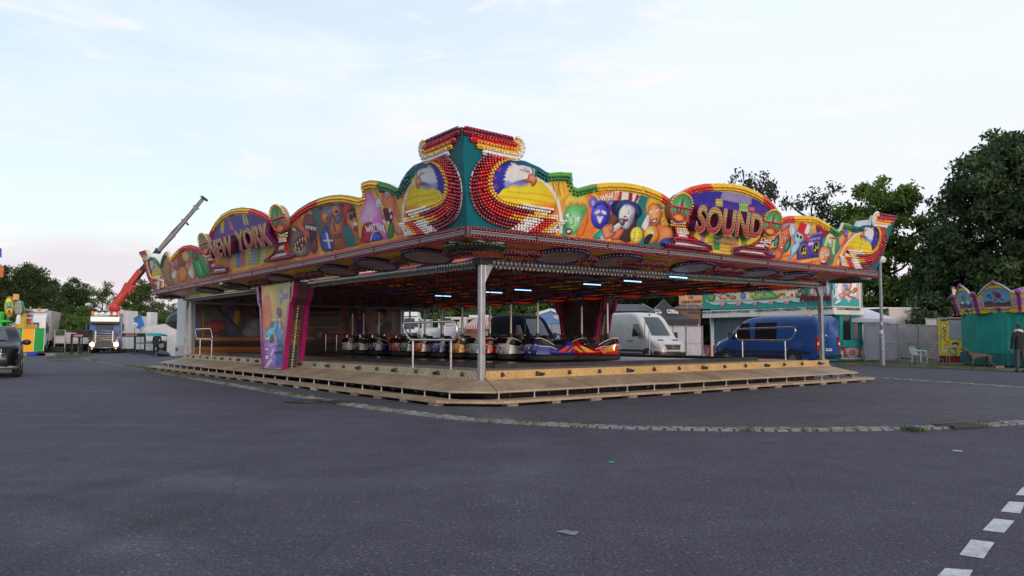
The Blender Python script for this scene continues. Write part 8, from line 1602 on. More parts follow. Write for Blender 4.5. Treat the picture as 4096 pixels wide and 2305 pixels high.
def yellowbooth():
    Y=41; P=lambda x,y: at(*NP('e4',x,y),Y); a,b=P(1695,350),P(2200,1080); az_b=math.atan2(a.x,Y); w_=(2230-1695)/4.83/3029*Y; b=Vector((a.x+w_*math.cos(az_b),Y-w_*math.sin(az_b),b.z)); t=thing('ticket_booth','yellow booth with a painted giraffe and a closed shutter, left of the carousel','booth',(a.x,Y,0)); F_=Face((a.x,Y),(b.x,b.y)); YB=M('booth_yellow',C(220,195,50,1.1),.45,var=.1,scale=2)
    z0=P(1700,1085).z; m=MB(); c4=[F_.a,F_.b,F_.b-F_.n*2.2,F_.a-F_.n*2.2]; quadbox(m,c4,z0,a.z); pin(m.build('body',YB,None,bev=.02),t); m=MB(); quadbox(m,[F_.a+F_.d*.05-F_.n*.05,F_.b-F_.d*.05-F_.n*.05,F_.b-F_.n*2.1,F_.a-F_.n*2.1],0,z0); pin(m.build('red_skirt',M('skirt_red',C(150,15,20),.5),None),t)
    F_.art('painted_door','e4',[(1750,1040),(1912,1050),(1912,400),(1750,430)],34,100,(218,192,55),[('l',[(1845,560),(1835,700),(1830,770),(1870,810),(1920,830)],26,(150,115,60),6),('e',1830,560,30,24,30,(130,95,55),6),('l',[(1800,510),(1815,560)],10,(60,45,35),4),('l',[(1790,550),(1815,580)],10,(60,45,35),4),('q',[(1820,460),(1845,430),(1870,465),(1845,485)],(225,110,40),6),('e',1785,730,26,26,0,(150,175,80),10),('e',1765,600,14,14,0,(200,80,40),6),('q',[(1825,870),(1850,845),(1875,880),(1850,900)],(225,120,45),6),('e',1805,940,22,22,0,(225,225,235),5),('e',1845,940,22,22,0,(225,225,235),5),('e',1815,975,18,18,0,(210,210,225),5),('e',1848,975,18,18,0,(210,210,225),5),('e',1825,945,10,10,0,(70,60,90),5),('q',[(1750,432),(1760,432),(1760,1040),(1750,1040)],(170,145,40),3)],.012,t)
    F_.art('painted_figure','e4',[(1905,1075),(2110,1080),(2110,800),(1905,800)],36,44,(218,192,55),[('p',[(1910,940),(1990,930),(2070,1000),(2060,1070),(1930,1040)],(130,165,120),10),('p',[(1970,840),(2040,815),(2100,840),(2090,870),(1980,870)],(35,45,80),6),('e',2035,890,40,36,0,(225,225,228),6),('e',2025,890,8,10,0,(20,20,30),4),('e',2050,885,8,10,0,(20,20,30),4),('p',[(1985,920),(2060,925),(2050,960),(1995,950)],(180,40,50),5)],.012,t)
    m=MB()
    for k in range(26): y=400+14*k; m.bar(F_.p('e4',1925,y,.02),F_.p('e4',2190,y,.02),.045,.03)
    pin(m.build('shutter',M('booth_shutter',(.45,.45,.52),.5),None),t); F_.board('header','e4',[(1870,395),(2190,395),(2190,365),(1870,365)],.02,.04,M('header_brown',C(120,50,30),.5),t); F_.board('awning_roll','e4',[(1750,400),(1865,400),(1865,372),(1750,372)],.08,.08,M('awning_roll',(.10,.10,.16),.6),t); F_.board('roof_lip','e4',[(1690,360),(2190,352),(2190,340),(1690,348)],.05,.3,CREAM,t)
    m=MB(); 
    for x,y0 in ((1700,1075),(1865,1075),(1925,1085),(1795,1140)): p=F_.p('e4',x,y0,.6); m.cyl((p.x,p.y,0),p,.02,n=6)
    m.prism([F_.p('e4',x,y,.6) for x,y in ((1700,1068),(1865,1068),(1865,1076),(1700,1076))],(0,.5,0)); m.prism([F_.p('e4',x,y,.9) for x,y in ((1640,1138),(1795,1138),(1795,1146),(1640,1146))],(0,.3,0)); pin(m.build('entry_step',STEEL,None),t)
yellowbooth()
def chair():
    Y=40.6; P=lambda x,y: at(*NP('e4',x,y),Y); c=P(1340,1190); t=thing('garden_chair','white plastic garden armchair on the grass before the pale tarpaulin wall','chair',(c.x,Y,0),math.radians(-60)); PW_=M('white_plastic',(.60,.66,.70),.35,var=.04)
    m=MB(); m.box((0,0,.43),(.5,.5,.03)); m.build('seat',PW_,t,bev=.012)
    for x,y in ((-.22,-.22),(-.22,.22),(.24,-.24),(.24,.24)): m=MB(); m.bar((x*1.15,y*1.15,0),(x,y,.44 if x<0 else .64),.055,.05); m.build('leg',PW_,t,bev=.008)
    m=MB()
    for k in range(9): y=-.24+.06*k; m.bar((-.24,y,.45),(-.36+.02*(abs(k-4)/4),y*1.05,.84-.02*abs(k-4)),.035,.015)
    m.tube([(-.26,-.27,.46),(-.34,-.28,.72),(-.375,-.18,.85),(-.385,0,.87),(-.375,.18,.85),(-.34,.28,.72),(-.26,.27,.46)],.022,6); m.build('backrest',PW_,t)
    for s in (-1,1): m=MB(); m.tube([(-.33,s*.29,.68),(-.1,s*.31,.66),(.2,s*.29,.65),(.27,s*.26,.6)],[.022,.03,.03,.022],6); m.build('armrest',PW_,t)
chair()
def lamp():
    b=gnd(*NP('e4',630,1275)); t=thing('street_lamp','slim grey street lamp with a rounded white head and stickers on its pole','lamp post',tuple(b)); tp=at(*NP('c7',2062,985),b.y); hd=at(*NP('c7',2035,930),b.y)
    PZ=M('lamp_grey',(.24,.24,.28),.5,.3,var=.15,scale=3); dx=tp.x-b.x; m=MB(); m.cyl((0,0,0),(dx*.35,0,1.6),.125,.115,n=14); m.cyl((dx*.35,0,1.6),(dx,0,tp.z),.085,.06,n=14); m.build('pole',PZ,t,smooth=50)
    m=MB(); m.ball((dx-.12,0,tp.z+.12),(.42,.22,.22),14,8); m.build('lamp_head',M('lamp_head',(.55,.55,.58),.35),t,smooth=80); m=MB(); m.box((dx-.1,0,tp.z+.0),(.6,.3,.06)); m.build('diffuser',M('lamp_diffuser',(.40,.40,.38),.3),t,bev=.02)
    rr=random.Random(4); cols=[(.55,.08,.10),(.5,.5,.55),(.45,.25,.35),(.1,.15,.12),(.6,.6,.62),(.2,.35,.5)]
    for k,(y,h) in enumerate(((375,22),(465,30),(490,26),(560,60),(650,60),(735,34),(775,14),(785,12),(855,18),(1010,20))):
        z=at(*NP('e4',625,y),b.y).z; m=MB(); r=.095 if z>1.6 else .128; x=dx*z/tp.z if z>1.6 else dx*.35*z/1.6; a0=-math.pi/2+rr.uniform(-.8,.8); hh=h/4.83/3029*b.y; pts=[(x+r*math.cos(a0+q),r*math.sin(a0+q)) for q in np.linspace(-.7,.7,6)]
        m.add([(p[0],p[1],z) for p in pts]+[(p[0],p[1],z+hh) for p in pts],[(i,i+1,i+7,i+6) for i in range(5)]); m.build('sticker',M('sticker_%d'%(k%6),cols[k%6],.5,var=.3,scale=20),t)
lamp()
def pole():
    a=gnd(*NP('e4',1430,1265)); b=at(*NP('e4',2020,245),a.y-1.5); t=MB(); n=38
    for k in range(n): t.cyl(a.lerp(b,k/n),a.lerp(b,(k+1)/n),.025,n=8,m=k%2)
    tag(t.build('striped_pole',[M('pole_white',(.6,.58,.58),.4),M('pole_red',C(90,25,30),.4)]),'slanting red and white striped pole leaning to the carousel canopy','pole')
pole()
# ---------------- carousel
def carousel():
    c=Vector((25.05,35.2,0)); t=thing('carousel','children\'s carousel closed with a turquoise curtain under a yellow painted canopy','carousel',tuple(c)); n=12; R=3.75; ph=math.radians(8)
    CUR=M('turquoise_curtain',C(0,120,110,1.2),.65,var=.18,scale=1.2,bump=.2,bscale=3); CUR2=M('dark_turquoise_skirt',C(0,80,80,1.1),.6,var=.2,scale=1.2,bump=.3,bscale=3)
    def ring(r,z0,z1,amp,K=480,rows=6):
        V=[];F=[]
        for k in range(K):
            a=2*math.pi*k/K; q=math.pi/n; pr=r*math.cos(q)/math.cos(((a-ph+q)%(2*q))-q); w=amp*(math.sin(a*44)+.6*math.sin(a*71+1)+.4*math.sin(a*113))
            for j in range(rows): f=j/(rows-1); V.append(((pr+w*(1-.75*f))*math.cos(a),(pr+w*(1-.75*f))*math.sin(a),z0+(z1-z0)*f))
        F=[(k*rows+j,((k+1)%K)*rows+j,((k+1)%K)*rows+j+1,k*rows+j+1) for k in range(K) for j in range(rows-1)]; return V,F
    V,F=ring(R-.12,.62,2.62,.02); npmesh('curtain',V,F,CUR,t,smooth=True); V,F=ring(R-.02,.10,.64,.018,rows=4); npmesh('skirt',V,F,CUR2,t,smooth=True)
    m=MB(); m.cyl((0,0,.0),(0,0,.14),R-.25,n=24); m.build('platform',DARK,t)
    m=MB(); m.cyl((0,0,2.55),(0,0,2.6),R-.1,n=24); m.cyl((0,0,2.9),(0,0,4.0),R-.05,.2,n=12,cap=False); m.build('roof_cloth',M('roof_stripes',C(150,110,150),.7,var=.5,scale=.8),t)
    YB=M('canopy_yellow',C(215,180,40,1.1),.4,var=.1,scale=3); LIL=M('canopy_lilac',C(190,150,200),.4,var=.25,scale=6); PK_=M('canopy_plum',C(130,50,110),.4,var=.2); SIL=M('canopy_silver',(.45,.44,.46),.35,.4)
    for k in range(n):
        a0,a1=ph+2*math.pi*k/n,ph+2*math.pi*(k+1)/n; am=(a0+a1)/2
        if math.sin(am)>.75: continue
        lean=.24
        def Q(s,z,o=0.): # s -1..1 along the facet
            r=R+lean*(z-2.6)+o; p0=Vector((r*math.cos(a0),r*math.sin(a0),z)); p1=Vector((r*math.cos(a1),r*math.sin(a1),z)); return p0.lerp(p1,(s+1)/2)
        tp=lambda s: 3.20+.55*max(0,math.cos(s*1.75))**1.3 + .06*abs(s)**6
        bt=lambda s: 2.50-.07*abs(math.cos(s*4.2))
        S_=np.linspace(-1,1,41); fb=bpy.data.objects.new('rounding_board',None); COL.objects.link(fb); fb.parent=t
        m=MB(); pts=[Q(s,bt(s)) for s in S_]+[Q(s,tp(s)) for s in S_[::-1]]; nn=Vector((math.cos(am),math.sin(am),0)); m.prism(pts,tuple(nn*-.07)); m.build('board',YB,fb)
        V=[];X=[]
        for i in range(31):
            for j in range(25):
                s=-.62+1.24*i/30; lo=2.72; hi=3.22+.30*max(0,1-(s/.62)**2)**.5; z=lo+(hi-lo)*j/24; V.append(tuple(Q(s,z,.012))); X.append((s*100,z*100))
        X=np.array(X); cc=np.zeros((len(X),3)); cc[:]=(95,150,190); rr=random.Random(k); sh=[('p',[(-66,268),(66,268),(66,292),(20,286),(-20,296),(-66,288)],(95,70,75),10)]
        if k%2==0: sh+=[('e',10,322,15,12,-20,(150,35,40),5),('e',-4,334,8,8,0,(150,60,50),5),('e',28,300,11,11,0,(190,180,170),3),('e',28,300,8,8,0,(95,120,150),3),('e',-8,300,11,11,0,(190,180,170),3),('e',-8,300,8,8,0,(95,110,120),3),('l',[(-8,300),(8,314),(28,300)],4,(90,40,50),3),('e',-32,322,9,6,20,(40,90,70),5),('e',-22,312,5,5,0,(150,50,60),4)]
        else: sh+=[('e',-10,320,14,14,0,(60,110,80),8),('e',15,325,10,14,20,(170,80,90),6),('e',30,300,10,12,0,(210,200,200),6),('p',[(-50,300),(-20,310),(0,300),(-30,292)],(230,230,235),6)]
        paint(X,cc,sh); npmesh('picture',V,[(i*25+j,(i+1)*25+j,(i+1)*25+j+1,i*25+j+1) for i in range(30) for j in range(24)],ART,fb,cols=fin(cc,1.15))
        for sg in (-1,1): m=MB(); m.prism([Q(sg*.66,2.74,.005),Q(sg*.9,2.80,.005),Q(sg*.92,3.10,.005),Q(sg*.72,3.12,.005)],tuple(nn*.02)); m.tube([Q(sg*.72,2.80,.03),Q(sg*.84,2.88,.03),Q(sg*.74,2.98,.03),Q(sg*.86,3.06,.03)],.015,5,m=1); m.build('scroll_panel',[LIL,SIL],fb)
        m=MB(); m.tube([Q(s,tp(s)+.02,.02) for s in S_],.04,6); m.build('crest_rail',SIL,fb); m=MB(); m.tube([Q(s,2.66+.03*math.cos(s*9),.03) for s in S_],.022,6); m.build('lower_scroll',LIL,fb); m=MB(); m.ball(Q(0,tp(0)+.03,.03),(.10,.10,.11),8,6); m.ball(Q(0,2.62,.04),(.08,.08,.08),8,6); m.build('rosette',PK_,fb)
        m=MB(); m.bar(Q(-1,2.45,.03),Q(-1,3.25,.03),.12,.10); m.ball(Q(-1,3.32,.05),(.13,.13,.13),8,6); m.ball(Q(-1,2.46,.05),(.09,.09,.09),8,6); m.build('corner_cresting',PK_,fb)
        B=[tuple(Q(-.62+1.24*i/18,3.25+.30*max(0,1-((-.62+1.24*i/18)/.62)**2)**.5,.03)) for i in range(19)]; npmesh('lamp_row',(np.array(B)[:,None,:]+IV2[None]*.03).reshape(-1,3),(IF2[None]+(np.arange(len(B))*6)[:,None,None]).reshape(-1,3),LAMP,fb)
carousel()
m=MB(); q=gnd(*NP('e3',1140,1300)); m.box((q.x,q.y+1.0,.06),(.35,.25,.12)); tag(m.build('packing_block',WOOD),'wooden block under the carousel skirt behind the standing man','wooden block')
# ---------------- person and dog
def skin(name,nodes,edges,mats,parent,lv=2,root=0):
    me=bpy.data.meshes.new(name); me.from_pydata([n[:3] for n in nodes],edges,[]); me.materials.append(mats); o=bpy.data.objects.new(name,me); link(o,parent); md=o.modifiers.new('skin','SKIN'); md.use_smooth_shade=True
    if not me.skin_vertices: 
        bm=bmesh.new(); bm.from_mesh(me); bm.verts.layers.skin.verify(); bm.to_mesh(me); bm.free()
    for i,n in enumerate(nodes):
        r=n[3]; me.skin_vertices[0].data[i].radius=r if hasattr(r,'__len__') else (r,r); me.skin_vertices[0].data[i].use_root=(i==root)
    s=o.modifiers.new('sub','SUBSURF'); s.levels=lv; s.render_levels=lv; return o
SKN=M('skin_tone',C(175,125,105),.55,var=.08); JK=M('black_jacket',(.012,.012,.018),.85,var=.3,scale=6,bump=.3,bscale=25); JN=M('dark_grey_jeans',(.050,.050,.062),.85,var=.25,scale=5,bump=.3,bscale=30); HR=M('dark_hair',(.018,.014,.012),.7,var=.3,scale=20); SHOE=M('dark_shoes',(.02,.02,.022),.5)
def hand(parent,base,dirv,side,name='hand'):
    m=MB(); b=Vector(base); d=Vector(dirv).normalized(); w=Vector((0,1,0)); f=d.cross(w).normalized()
    P=[(b,.034)]
    m.loft([[b+d*t*.09+w*(math.cos(a)*.042)+f*(math.sin(a)*.018) for a in np.linspace(0,2*math.pi,10,endpoint=False)] for t in (0,.5,1)])
    for k,l in enumerate((.07,.08,.076,.06)):
        q=b+d*.09+w*(-.031+.0205*k); m.tube([q,q+d*l*.5+f*.008*side,q+d*l*.8+f*.03*side,q+d*l*.85+f*.045*side],[.0095,.009,.0085,.006],6)
    q=b+d*.025+w*.04; m.tube([q,q+w*.025+d*.03,q+w*.03+d*.06],[.011,.010,.008],6); m.build(name,SKN,parent,smooth=60)
def person():
    t=thing('person','man with a white scarf, black jacket and grey jeans standing with his back turned','person',(19.78,29.6,0),math.radians(8))
    # x right, y away from the viewer; he faces away
    body=[(0,0,.98,(.155,.115)),(0,0,1.12,(.165,.115)),(0,.01,1.28,(.185,.125)),(0,.015,1.42,(.19,.12)),(0,.02,1.52,(.10,.085)),(0,.03,1.60,(.058,.06)),(-.20,.01,1.47,.085),(-.285,.0,1.25,.070),(-.30,.03,1.04,.058),(-.285,.09,.90,.045),(.20,.01,1.47,.085),(.30,.0,1.25,.070),(.29,.06,1.05,.06),(.20,.15,1.0,.048),(-.10,0,.88,.105),(-.135,-.01,.50,.078),(-.165,-.03,.12,.058),(.10,0,.88,.105),(.145,-.01,.50,.078),(.195,-.03,.12,.058)]
    jack=[b for b in body[:14]]; e=[(0,1),(1,2),(2,3),(3,4),(4,5),(3,6),(6,7),(7,8),(8,9),(3,10),(10,11),(11,12),(12,13)]
    # one continuous body, clothing split by height through material slots
    E=e+[(0,14),(14,15),(15,16),(0,17),(17,18),(18,19)]
    o=skin('body',body,E,JN,t,2,0)
    dg=bpy.context.evaluated_depsgraph_get(); me=bpy.data.meshes.new_from_object(o.evaluated_get(dg)); o.modifiers.clear(); o.data=me; me.materials.clear()
    for m_ in (JN,JK,SKN): me.materials.append(m_)
    for p in me.polygons:
        c=p.center; p.material_index=2 if (c.z>1.545 and abs(c.x)<.09) else 1 if (c.z>.90 or abs(c.x)>.235) else 0
    # jacket skirt over the hips
    m=MB(); m.loft([[(.185*k*math.cos(a),.135*k*math.sin(a)+.0,z) for a in np.linspace(0,2*math.pi,18,endpoint=False)] for z,k in ((.90,1.05),(.98,1.06),(1.1,1.0),(1.2,1.0))],cap=False); m.build('jacket_hem',JK,t,smooth=80)
    hd=bpy.data.objects.new('head',None); 
    m=MB(); secs=[]
    for z,rx,ry,dy in ((1.60,.055,.058,.02),(1.63,.062,.072,.035),(1.66,.070,.088,.04),(1.71,.076,.098,.035),(1.76,.078,.100,.03),(1.81,.070,.088,.025),(1.84,.048,.06,.02),(1.855,.015,.02,.02)): secs.append([(rx*math.cos(a),dy+ry*math.sin(a),z) for a in np.linspace(0,2*math.pi,16,endpoint=False)])
    m.loft(secs); m.prism([(-.012,.13,1.70),(.012,.13,1.70),(.008,.132,1.745),(-.008,.132,1.745)],(0,.022,-.006)); 
    for s in (-1,1): m.ball((s*.079,.025,1.725),(.012,.024,.036),8,6); m.ball((s*.032,.118,1.75),(.014,.01,.008),8,6)
    m.ball((0,.124,1.672),(.026,.010,.008),8,5); h=m.build('head',SKN,t,smooth=80)
    m=MB(); secs=[]
    for z,rx,ry,dy,cut in ((1.665,.060,.060,-.002,0),(1.69,.077,.088,.005,0),(1.74,.083,.098,.018,0),(1.79,.084,.104,.024,0),(1.83,.072,.092,.024,0),(1.862,.046,.06,.02,0),(1.874,.012,.02,.02,0)): secs.append([(rx*math.cos(a),min(dy+ry*math.sin(a),.085 if z<1.8 else 1),z) for a in np.linspace(0,2*math.pi,16,endpoint=False)])
    m.loft(secs); m.build('hair',HR,t,smooth=80)
    m=MB(); m.tube([(.105*math.cos(a),.015+.105*math.sin(a),1.60+.02*math.sin(2*a)) for a in np.linspace(0,2*math.pi,20,endpoint=False)],[.052+.008*math.sin(5*a) for a in np.linspace(0,2*math.pi,20,endpoint=False)],8,closed=True); m.build('scarf',M('white_scarf',(.62,.62,.66),.85,var=.1,scale=20,bump=.4,bscale=40),t,smooth=80)
    hand(t,(-.285,.10,.885),(0,.35,-1),1); hand(t,(.19,.17,.99),(-.7,.5,-.3),-1)
    m=MB(); m.box((-.28,.16,.80),(.03,.10,.14)); m.build('blue_leash_handle',M('leash_blue',C(40,60,140),.5),t,bev=.012)
    for x in (-.165,.195):
        m=MB(); m.loft([[(x+w*math.cos(a),y+l*math.sin(a),z) for a in np.linspace(0,2*math.pi,12,endpoint=False)] for z,w,l,y in ((.0,.05,.14,.03),(.04,.052,.145,.03),(.075,.045,.11,.0),(.11,.045,.06,-.03))]); m.build('shoe',SHOE,t,smooth=50)
person()
def dog():
    t=thing('dog','grey-brown hunting dog on a leash standing before the turquoise curtain','dog',(19.75,32.2,0),math.radians(176)); FUR=M('weimaraner_coat',(.060,.044,.040),.7,var=.2,scale=6); 
    # x forward (towards the left of the picture), z up
    N=[(-.42,0,.55,(.085,.10)),(-.22,0,.585,(.09,.10)),(.02,0,.56,(.11,.14)),(.24,0,.57,(.115,.155)),(.36,0,.66,(.085,.10)),(.47,0,.80,(.062,.07)),(.55,0,.885,(.062,.065)),(.66,0,.865,(.042,.042)),(.745,0,.845,(.030,.028)),
     (.27,-.085,.44,.062),(.25,-.085,.24,.036),(.245,-.085,.05,.026),(.30,-.085,.025,.03),(.27,.085,.44,.062),(.31,.085,.24,.036),(.30,.085,.05,.026),(.355,.085,.025,.03),
     (-.40,-.085,.45,.085),(-.30,-.09,.32,.055),(-.47,-.09,.17,.032),(-.45,-.09,.04,.026),(-.395,-.09,.025,.03),(-.42,.085,.45,.085),(-.38,.09,.32,.055),(-.58,.09,.18,.032),(-.60,.09,.04,.026),(-.545,.09,.025,.03),
     (-.52,0,.58,.022),(-.64,0,.545,.014),(-.76,0,.50,.008)]
    E=[(0,1),(1,2),(2,3),(3,4),(4,5),(5,6),(6,7),(7,8),(3,9),(9,10),(10,11),(11,12),(3,13),(13,14),(14,15),(15,16),(0,17),(17,18),(18,19),(19,20),(20,21),(0,22),(22,23),(23,24),(24,25),(25,26),(0,27),(27,28),(28,29)]
    skin('body',N,E,FUR,t,2,1)
    for s in (-1,1):
        m=MB(); m.loft([[(.545+.0*k+dx,s*(.055+.012*k),.90-.10*k+dz) for dx,dz in ((-.045*w,0),(0,.02*w),(.045*w,0),(0,-.02*w))] for k,w in ((0,1),(.6,1.1),(1.1,.7))]); m.build('ear',M('dog_ear',(.07,.05,.045),.7),t,smooth=60)
        m=MB(); m.ball((.60,s*.045,.895),.011,6,5); m.build('eye',BLK,t)
    m=MB(); m.ball((.775,0,.852),(.018,.02,.016),8,6); m.build('nose',BLK,t)
    m=MB(); m.tube([(.42+.055*math.cos(a)*.8,.075*math.sin(a),.735+.055*math.cos(a)*.8*-.6) for a in np.linspace(0,2*math.pi,14,endpoint=False)],.014,6,closed=True); m.build('collar',M('collar_dark',(.03,.035,.03),.6),t)
dog()
m=MB(); a=Vector((19.75-.45,32.2,.76)); b=Vector((19.50,29.75,.82)); m.tube([a.lerp(b,k/12)-ZZ*(.10*math.sin(math.pi*k/12)) for k in range(13)],.008,5); tag(m.build('dog_leash',BLK),'thin dark dog leash hanging between the man and his dog','leash')
# person bending down far left, seen from behind, beside a bag
def bender():
    g=gnd(*NP('e2',1815,995)); g=g*(55.3/g.y); t=thing('person','person in black bending forward beside the boat trailer, far left','person',(g.x,g.y,0),math.radians(10)); t.scale=(.95,.95,1.12)
    N=[(0,0,.82,(.15,.13)),(0,.06,.98,(.16,.13)),(0,.16,1.16,(.19,.14)),(0,.30,1.30,(.18,.13)),(0,.46,1.30,(.07,.07)),(0,.56,1.24,(.085,.09)),(0,.62,1.16,(.06,.07)),(-.22,.26,1.26,.08),(-.30,.26,.98,.062),(-.27,.34,.76,.045),(.22,.26,1.26,.08),(.31,.28,.98,.062),(.27,.36,.78,.045),(-.11,-.02,.72,.105),(-.13,.03,.42,.08),(-.14,-.02,.08,.055),(.11,-.02,.72,.105),(.13,.03,.42,.08),(.14,-.02,.08,.055)]
    E=[(0,1),(1,2),(2,3),(3,4),(4,5),(5,6),(3,7),(7,8),(8,9),(3,10),(10,11),(11,12),(0,13),(13,14),(14,15),(0,16),(16,17),(17,18)]; skin('body',N,E,JK,t,2,0)
    for x in (-.14,.14): m=MB(); m.ball((x,.05,.05),(.05,.14,.05),10,6); m.build('shoe',SHOE,t,smooth=60)
    hand(t,(-.27,.36,.74),(0,.3,-1),1); hand(t,(.27,.38,.76),(0,.3,-1),-1)
bender()
m=MB(); g=gnd(*NP('e2',1880,995)); g=g*(55.0/g.y); secs=[]; rr=random.Random(5)
for i in range(8):
    a=-1+2*i/7; r=math.sqrt(max(.04,1-abs(a)**2.2)); secs.append([(g.x+.3+a*.5,g.y+.4*r*math.cos(u),.02+max(0,.24*(1+math.sin(u)))*r*(1.25 if a<-.3 else .8)*(1+rr.uniform(-.12,.12))) for u in np.linspace(0,2*math.pi,12,endpoint=False)])
m.loft(secs); tag(m.build('holdall_bag',M('bag_navy',(.035,.045,.075),.5,var=.4,scale=5,bump=.6,bscale=5),smooth=60,sub=1),'dark blue heap of bags on the ground by the bending person','bag')
# ---------------- seen through the ride: white lorry, trailers, striped stall
def manlorry():
    Y=60; P=lambda x,y: at(*NP('e5',x,y),Y); c=P(265,470); t=thing('white_lorry','white lorry cab seen through the ride beside the mural wall','truck',(c.x,Y,0),math.radians(-90)); WP=M('truck_white',(.66,.66,.67),.35,var=.05,coat=.4)
    w=(P(395,300).x-P(135,300).x)/2; h=P(260,155).z; cab(t,WP,w,h,2.3,.7,gl0=P(0,350).z,gl1=P(0,205).z+.15)
    m=MB(); hs=P(230,92).z; m.loft([[(-.5,-w*.8,h),(-.5,w*.8,h),(-2.2,w*.9,h),(-2.2,-w*.9,h)],[(-.9,-w*.72,hs),(-.9,w*.72,hs),(-2.2,w*.8,hs),(-2.2,-w*.8,hs)]]); m.build('roof_spoiler',WP,t,bev=.06)
    z0,z1=P(0,455).z,P(0,390).z; m=MB(); m.prism([(.02,-w*.8,z0+.02),(.02,w*.8,z0+.02),(.0,w*.9,z1),(.0,-w*.9,z1)],(-.1,0,0)); g=m.build('grille',BLK,t); m=MB(); [m.bar((.04,-w*.8,z0+(z1-z0)*f),(.04,w*.8,z0+(z1-z0)*f),.03) for f in (.25,.5,.75)]; m.build('grille_bar',M('grille_grey',(.2,.2,.21),.4,.5),g)
    o,_=text_quad('cab_lettering','MAN',[(.05,-w*.30,z0+.12),(.05,w*.34,z0+.12),(.05,w*.34,z0+.42),(.05,-w*.30,z0+.42)],CHROME,t,depth=.03,bold=.02,n=(1,0,0)); m=MB(); m.box((.02,0,.8),(.2,2*w,.7)); m.build('front_bumper',WP,t,bev=.05)
    m=MB(); m.box((-.02,0,h-.72),(.05,w*1.9,.3)); m.build('sun_visor',M('visor_blue',(.06,.08,.13),.2,coat=.4),t)
manlorry()
def boxy(name,cat,lab,T,q,Y,d,mat,feat=(),z0=None,bev=.05):
    P=lambda x,y: at(*NP(T,x,y),Y); a,b=P(q[0],q[1]),P(q[2],q[3]); t=thing(name,lab,cat,((a.x+b.x)/2,Y,0)); zb=max(.35,b.z) if z0 is None else z0; m=MB(); m.box((0,d/2,(a.z+zb)/2),(b.x-a.x,d,a.z-zb)); m.build('body',mat,t,bev=bev)
    m=MB(); m.box((0,d/2,a.z+.03),(b.x-a.x+.06,d+.06,.06)); m.build('roof_edge',WPAINT,t,bev=.02); m=MB(); m.box((0,d/2,zb/2),((b.x-a.x)*.9,d*.9,zb)); m.build('underframe',DARK,t)
    for nm,f,mt in feat: p,r=P(f[0],f[1])-Vector(t.location),P(f[2],f[3])-Vector(t.location); m=MB(); m.box(((p.x+r.x)/2,-.01,(p.z+r.z)/2),(r.x-p.x,.05,p.z-r.z)); m.build(nm,mt,t,bev=.01)
    return t
CAR=M('caravan_white',(.62,.62,.60),.4,var=.05,coat=.3); CRM=M('caravan_cream',(.56,.54,.47),.45,var=.05)
boxy('white_trailer','trailer','low white trailer with one small window beside the white lorry','e5',(400,215,555,470),62,2.3,CAR,[('window',(475,265,535,325),M('pale_window',(.45,.45,.45),.3)),('side_wall',(452,335,660,475),CAR)])
boxy('white_trailer','trailer','long white tarpaulin-sided trailer between the lorry and the caravan','e5',(440,330,665,500),58,2.,M('tarp_white',(.60,.60,.66),.6,var=.08,bump=.3,bscale=2))
boxy('caravan','caravan','cream caravan with an open side flap seen through the ride','e5',(770,180,1060,470),61,2.4,CRM,[('window',(775,225,900,325),M('pale_window',(.45,.45,.45),.3)),('awning_flap',(880,180,1210,200),CRM),('serving_hatch',(885,205,970,235),GLASS)])
boxy('motorhome','caravan','white motorhome with a dark windscreen, nose left of the cream caravan','e5',(670,215,770,480),59.5,2.2,CAR,[('windscreen',(690,240,765,285),SCREEN),('roof_hatch',(735,185,850,215),DARK)])
boxy('white_trailer','trailer','plain white panel trailer in front of the cream caravan','e5',(725,325,1050,520),56,2.,M('tarp_white',(.60,.60,.66),.6),[('side_stripe',(1010,345,1045,362),M('pale_blue',(.4,.45,.6),.5))])
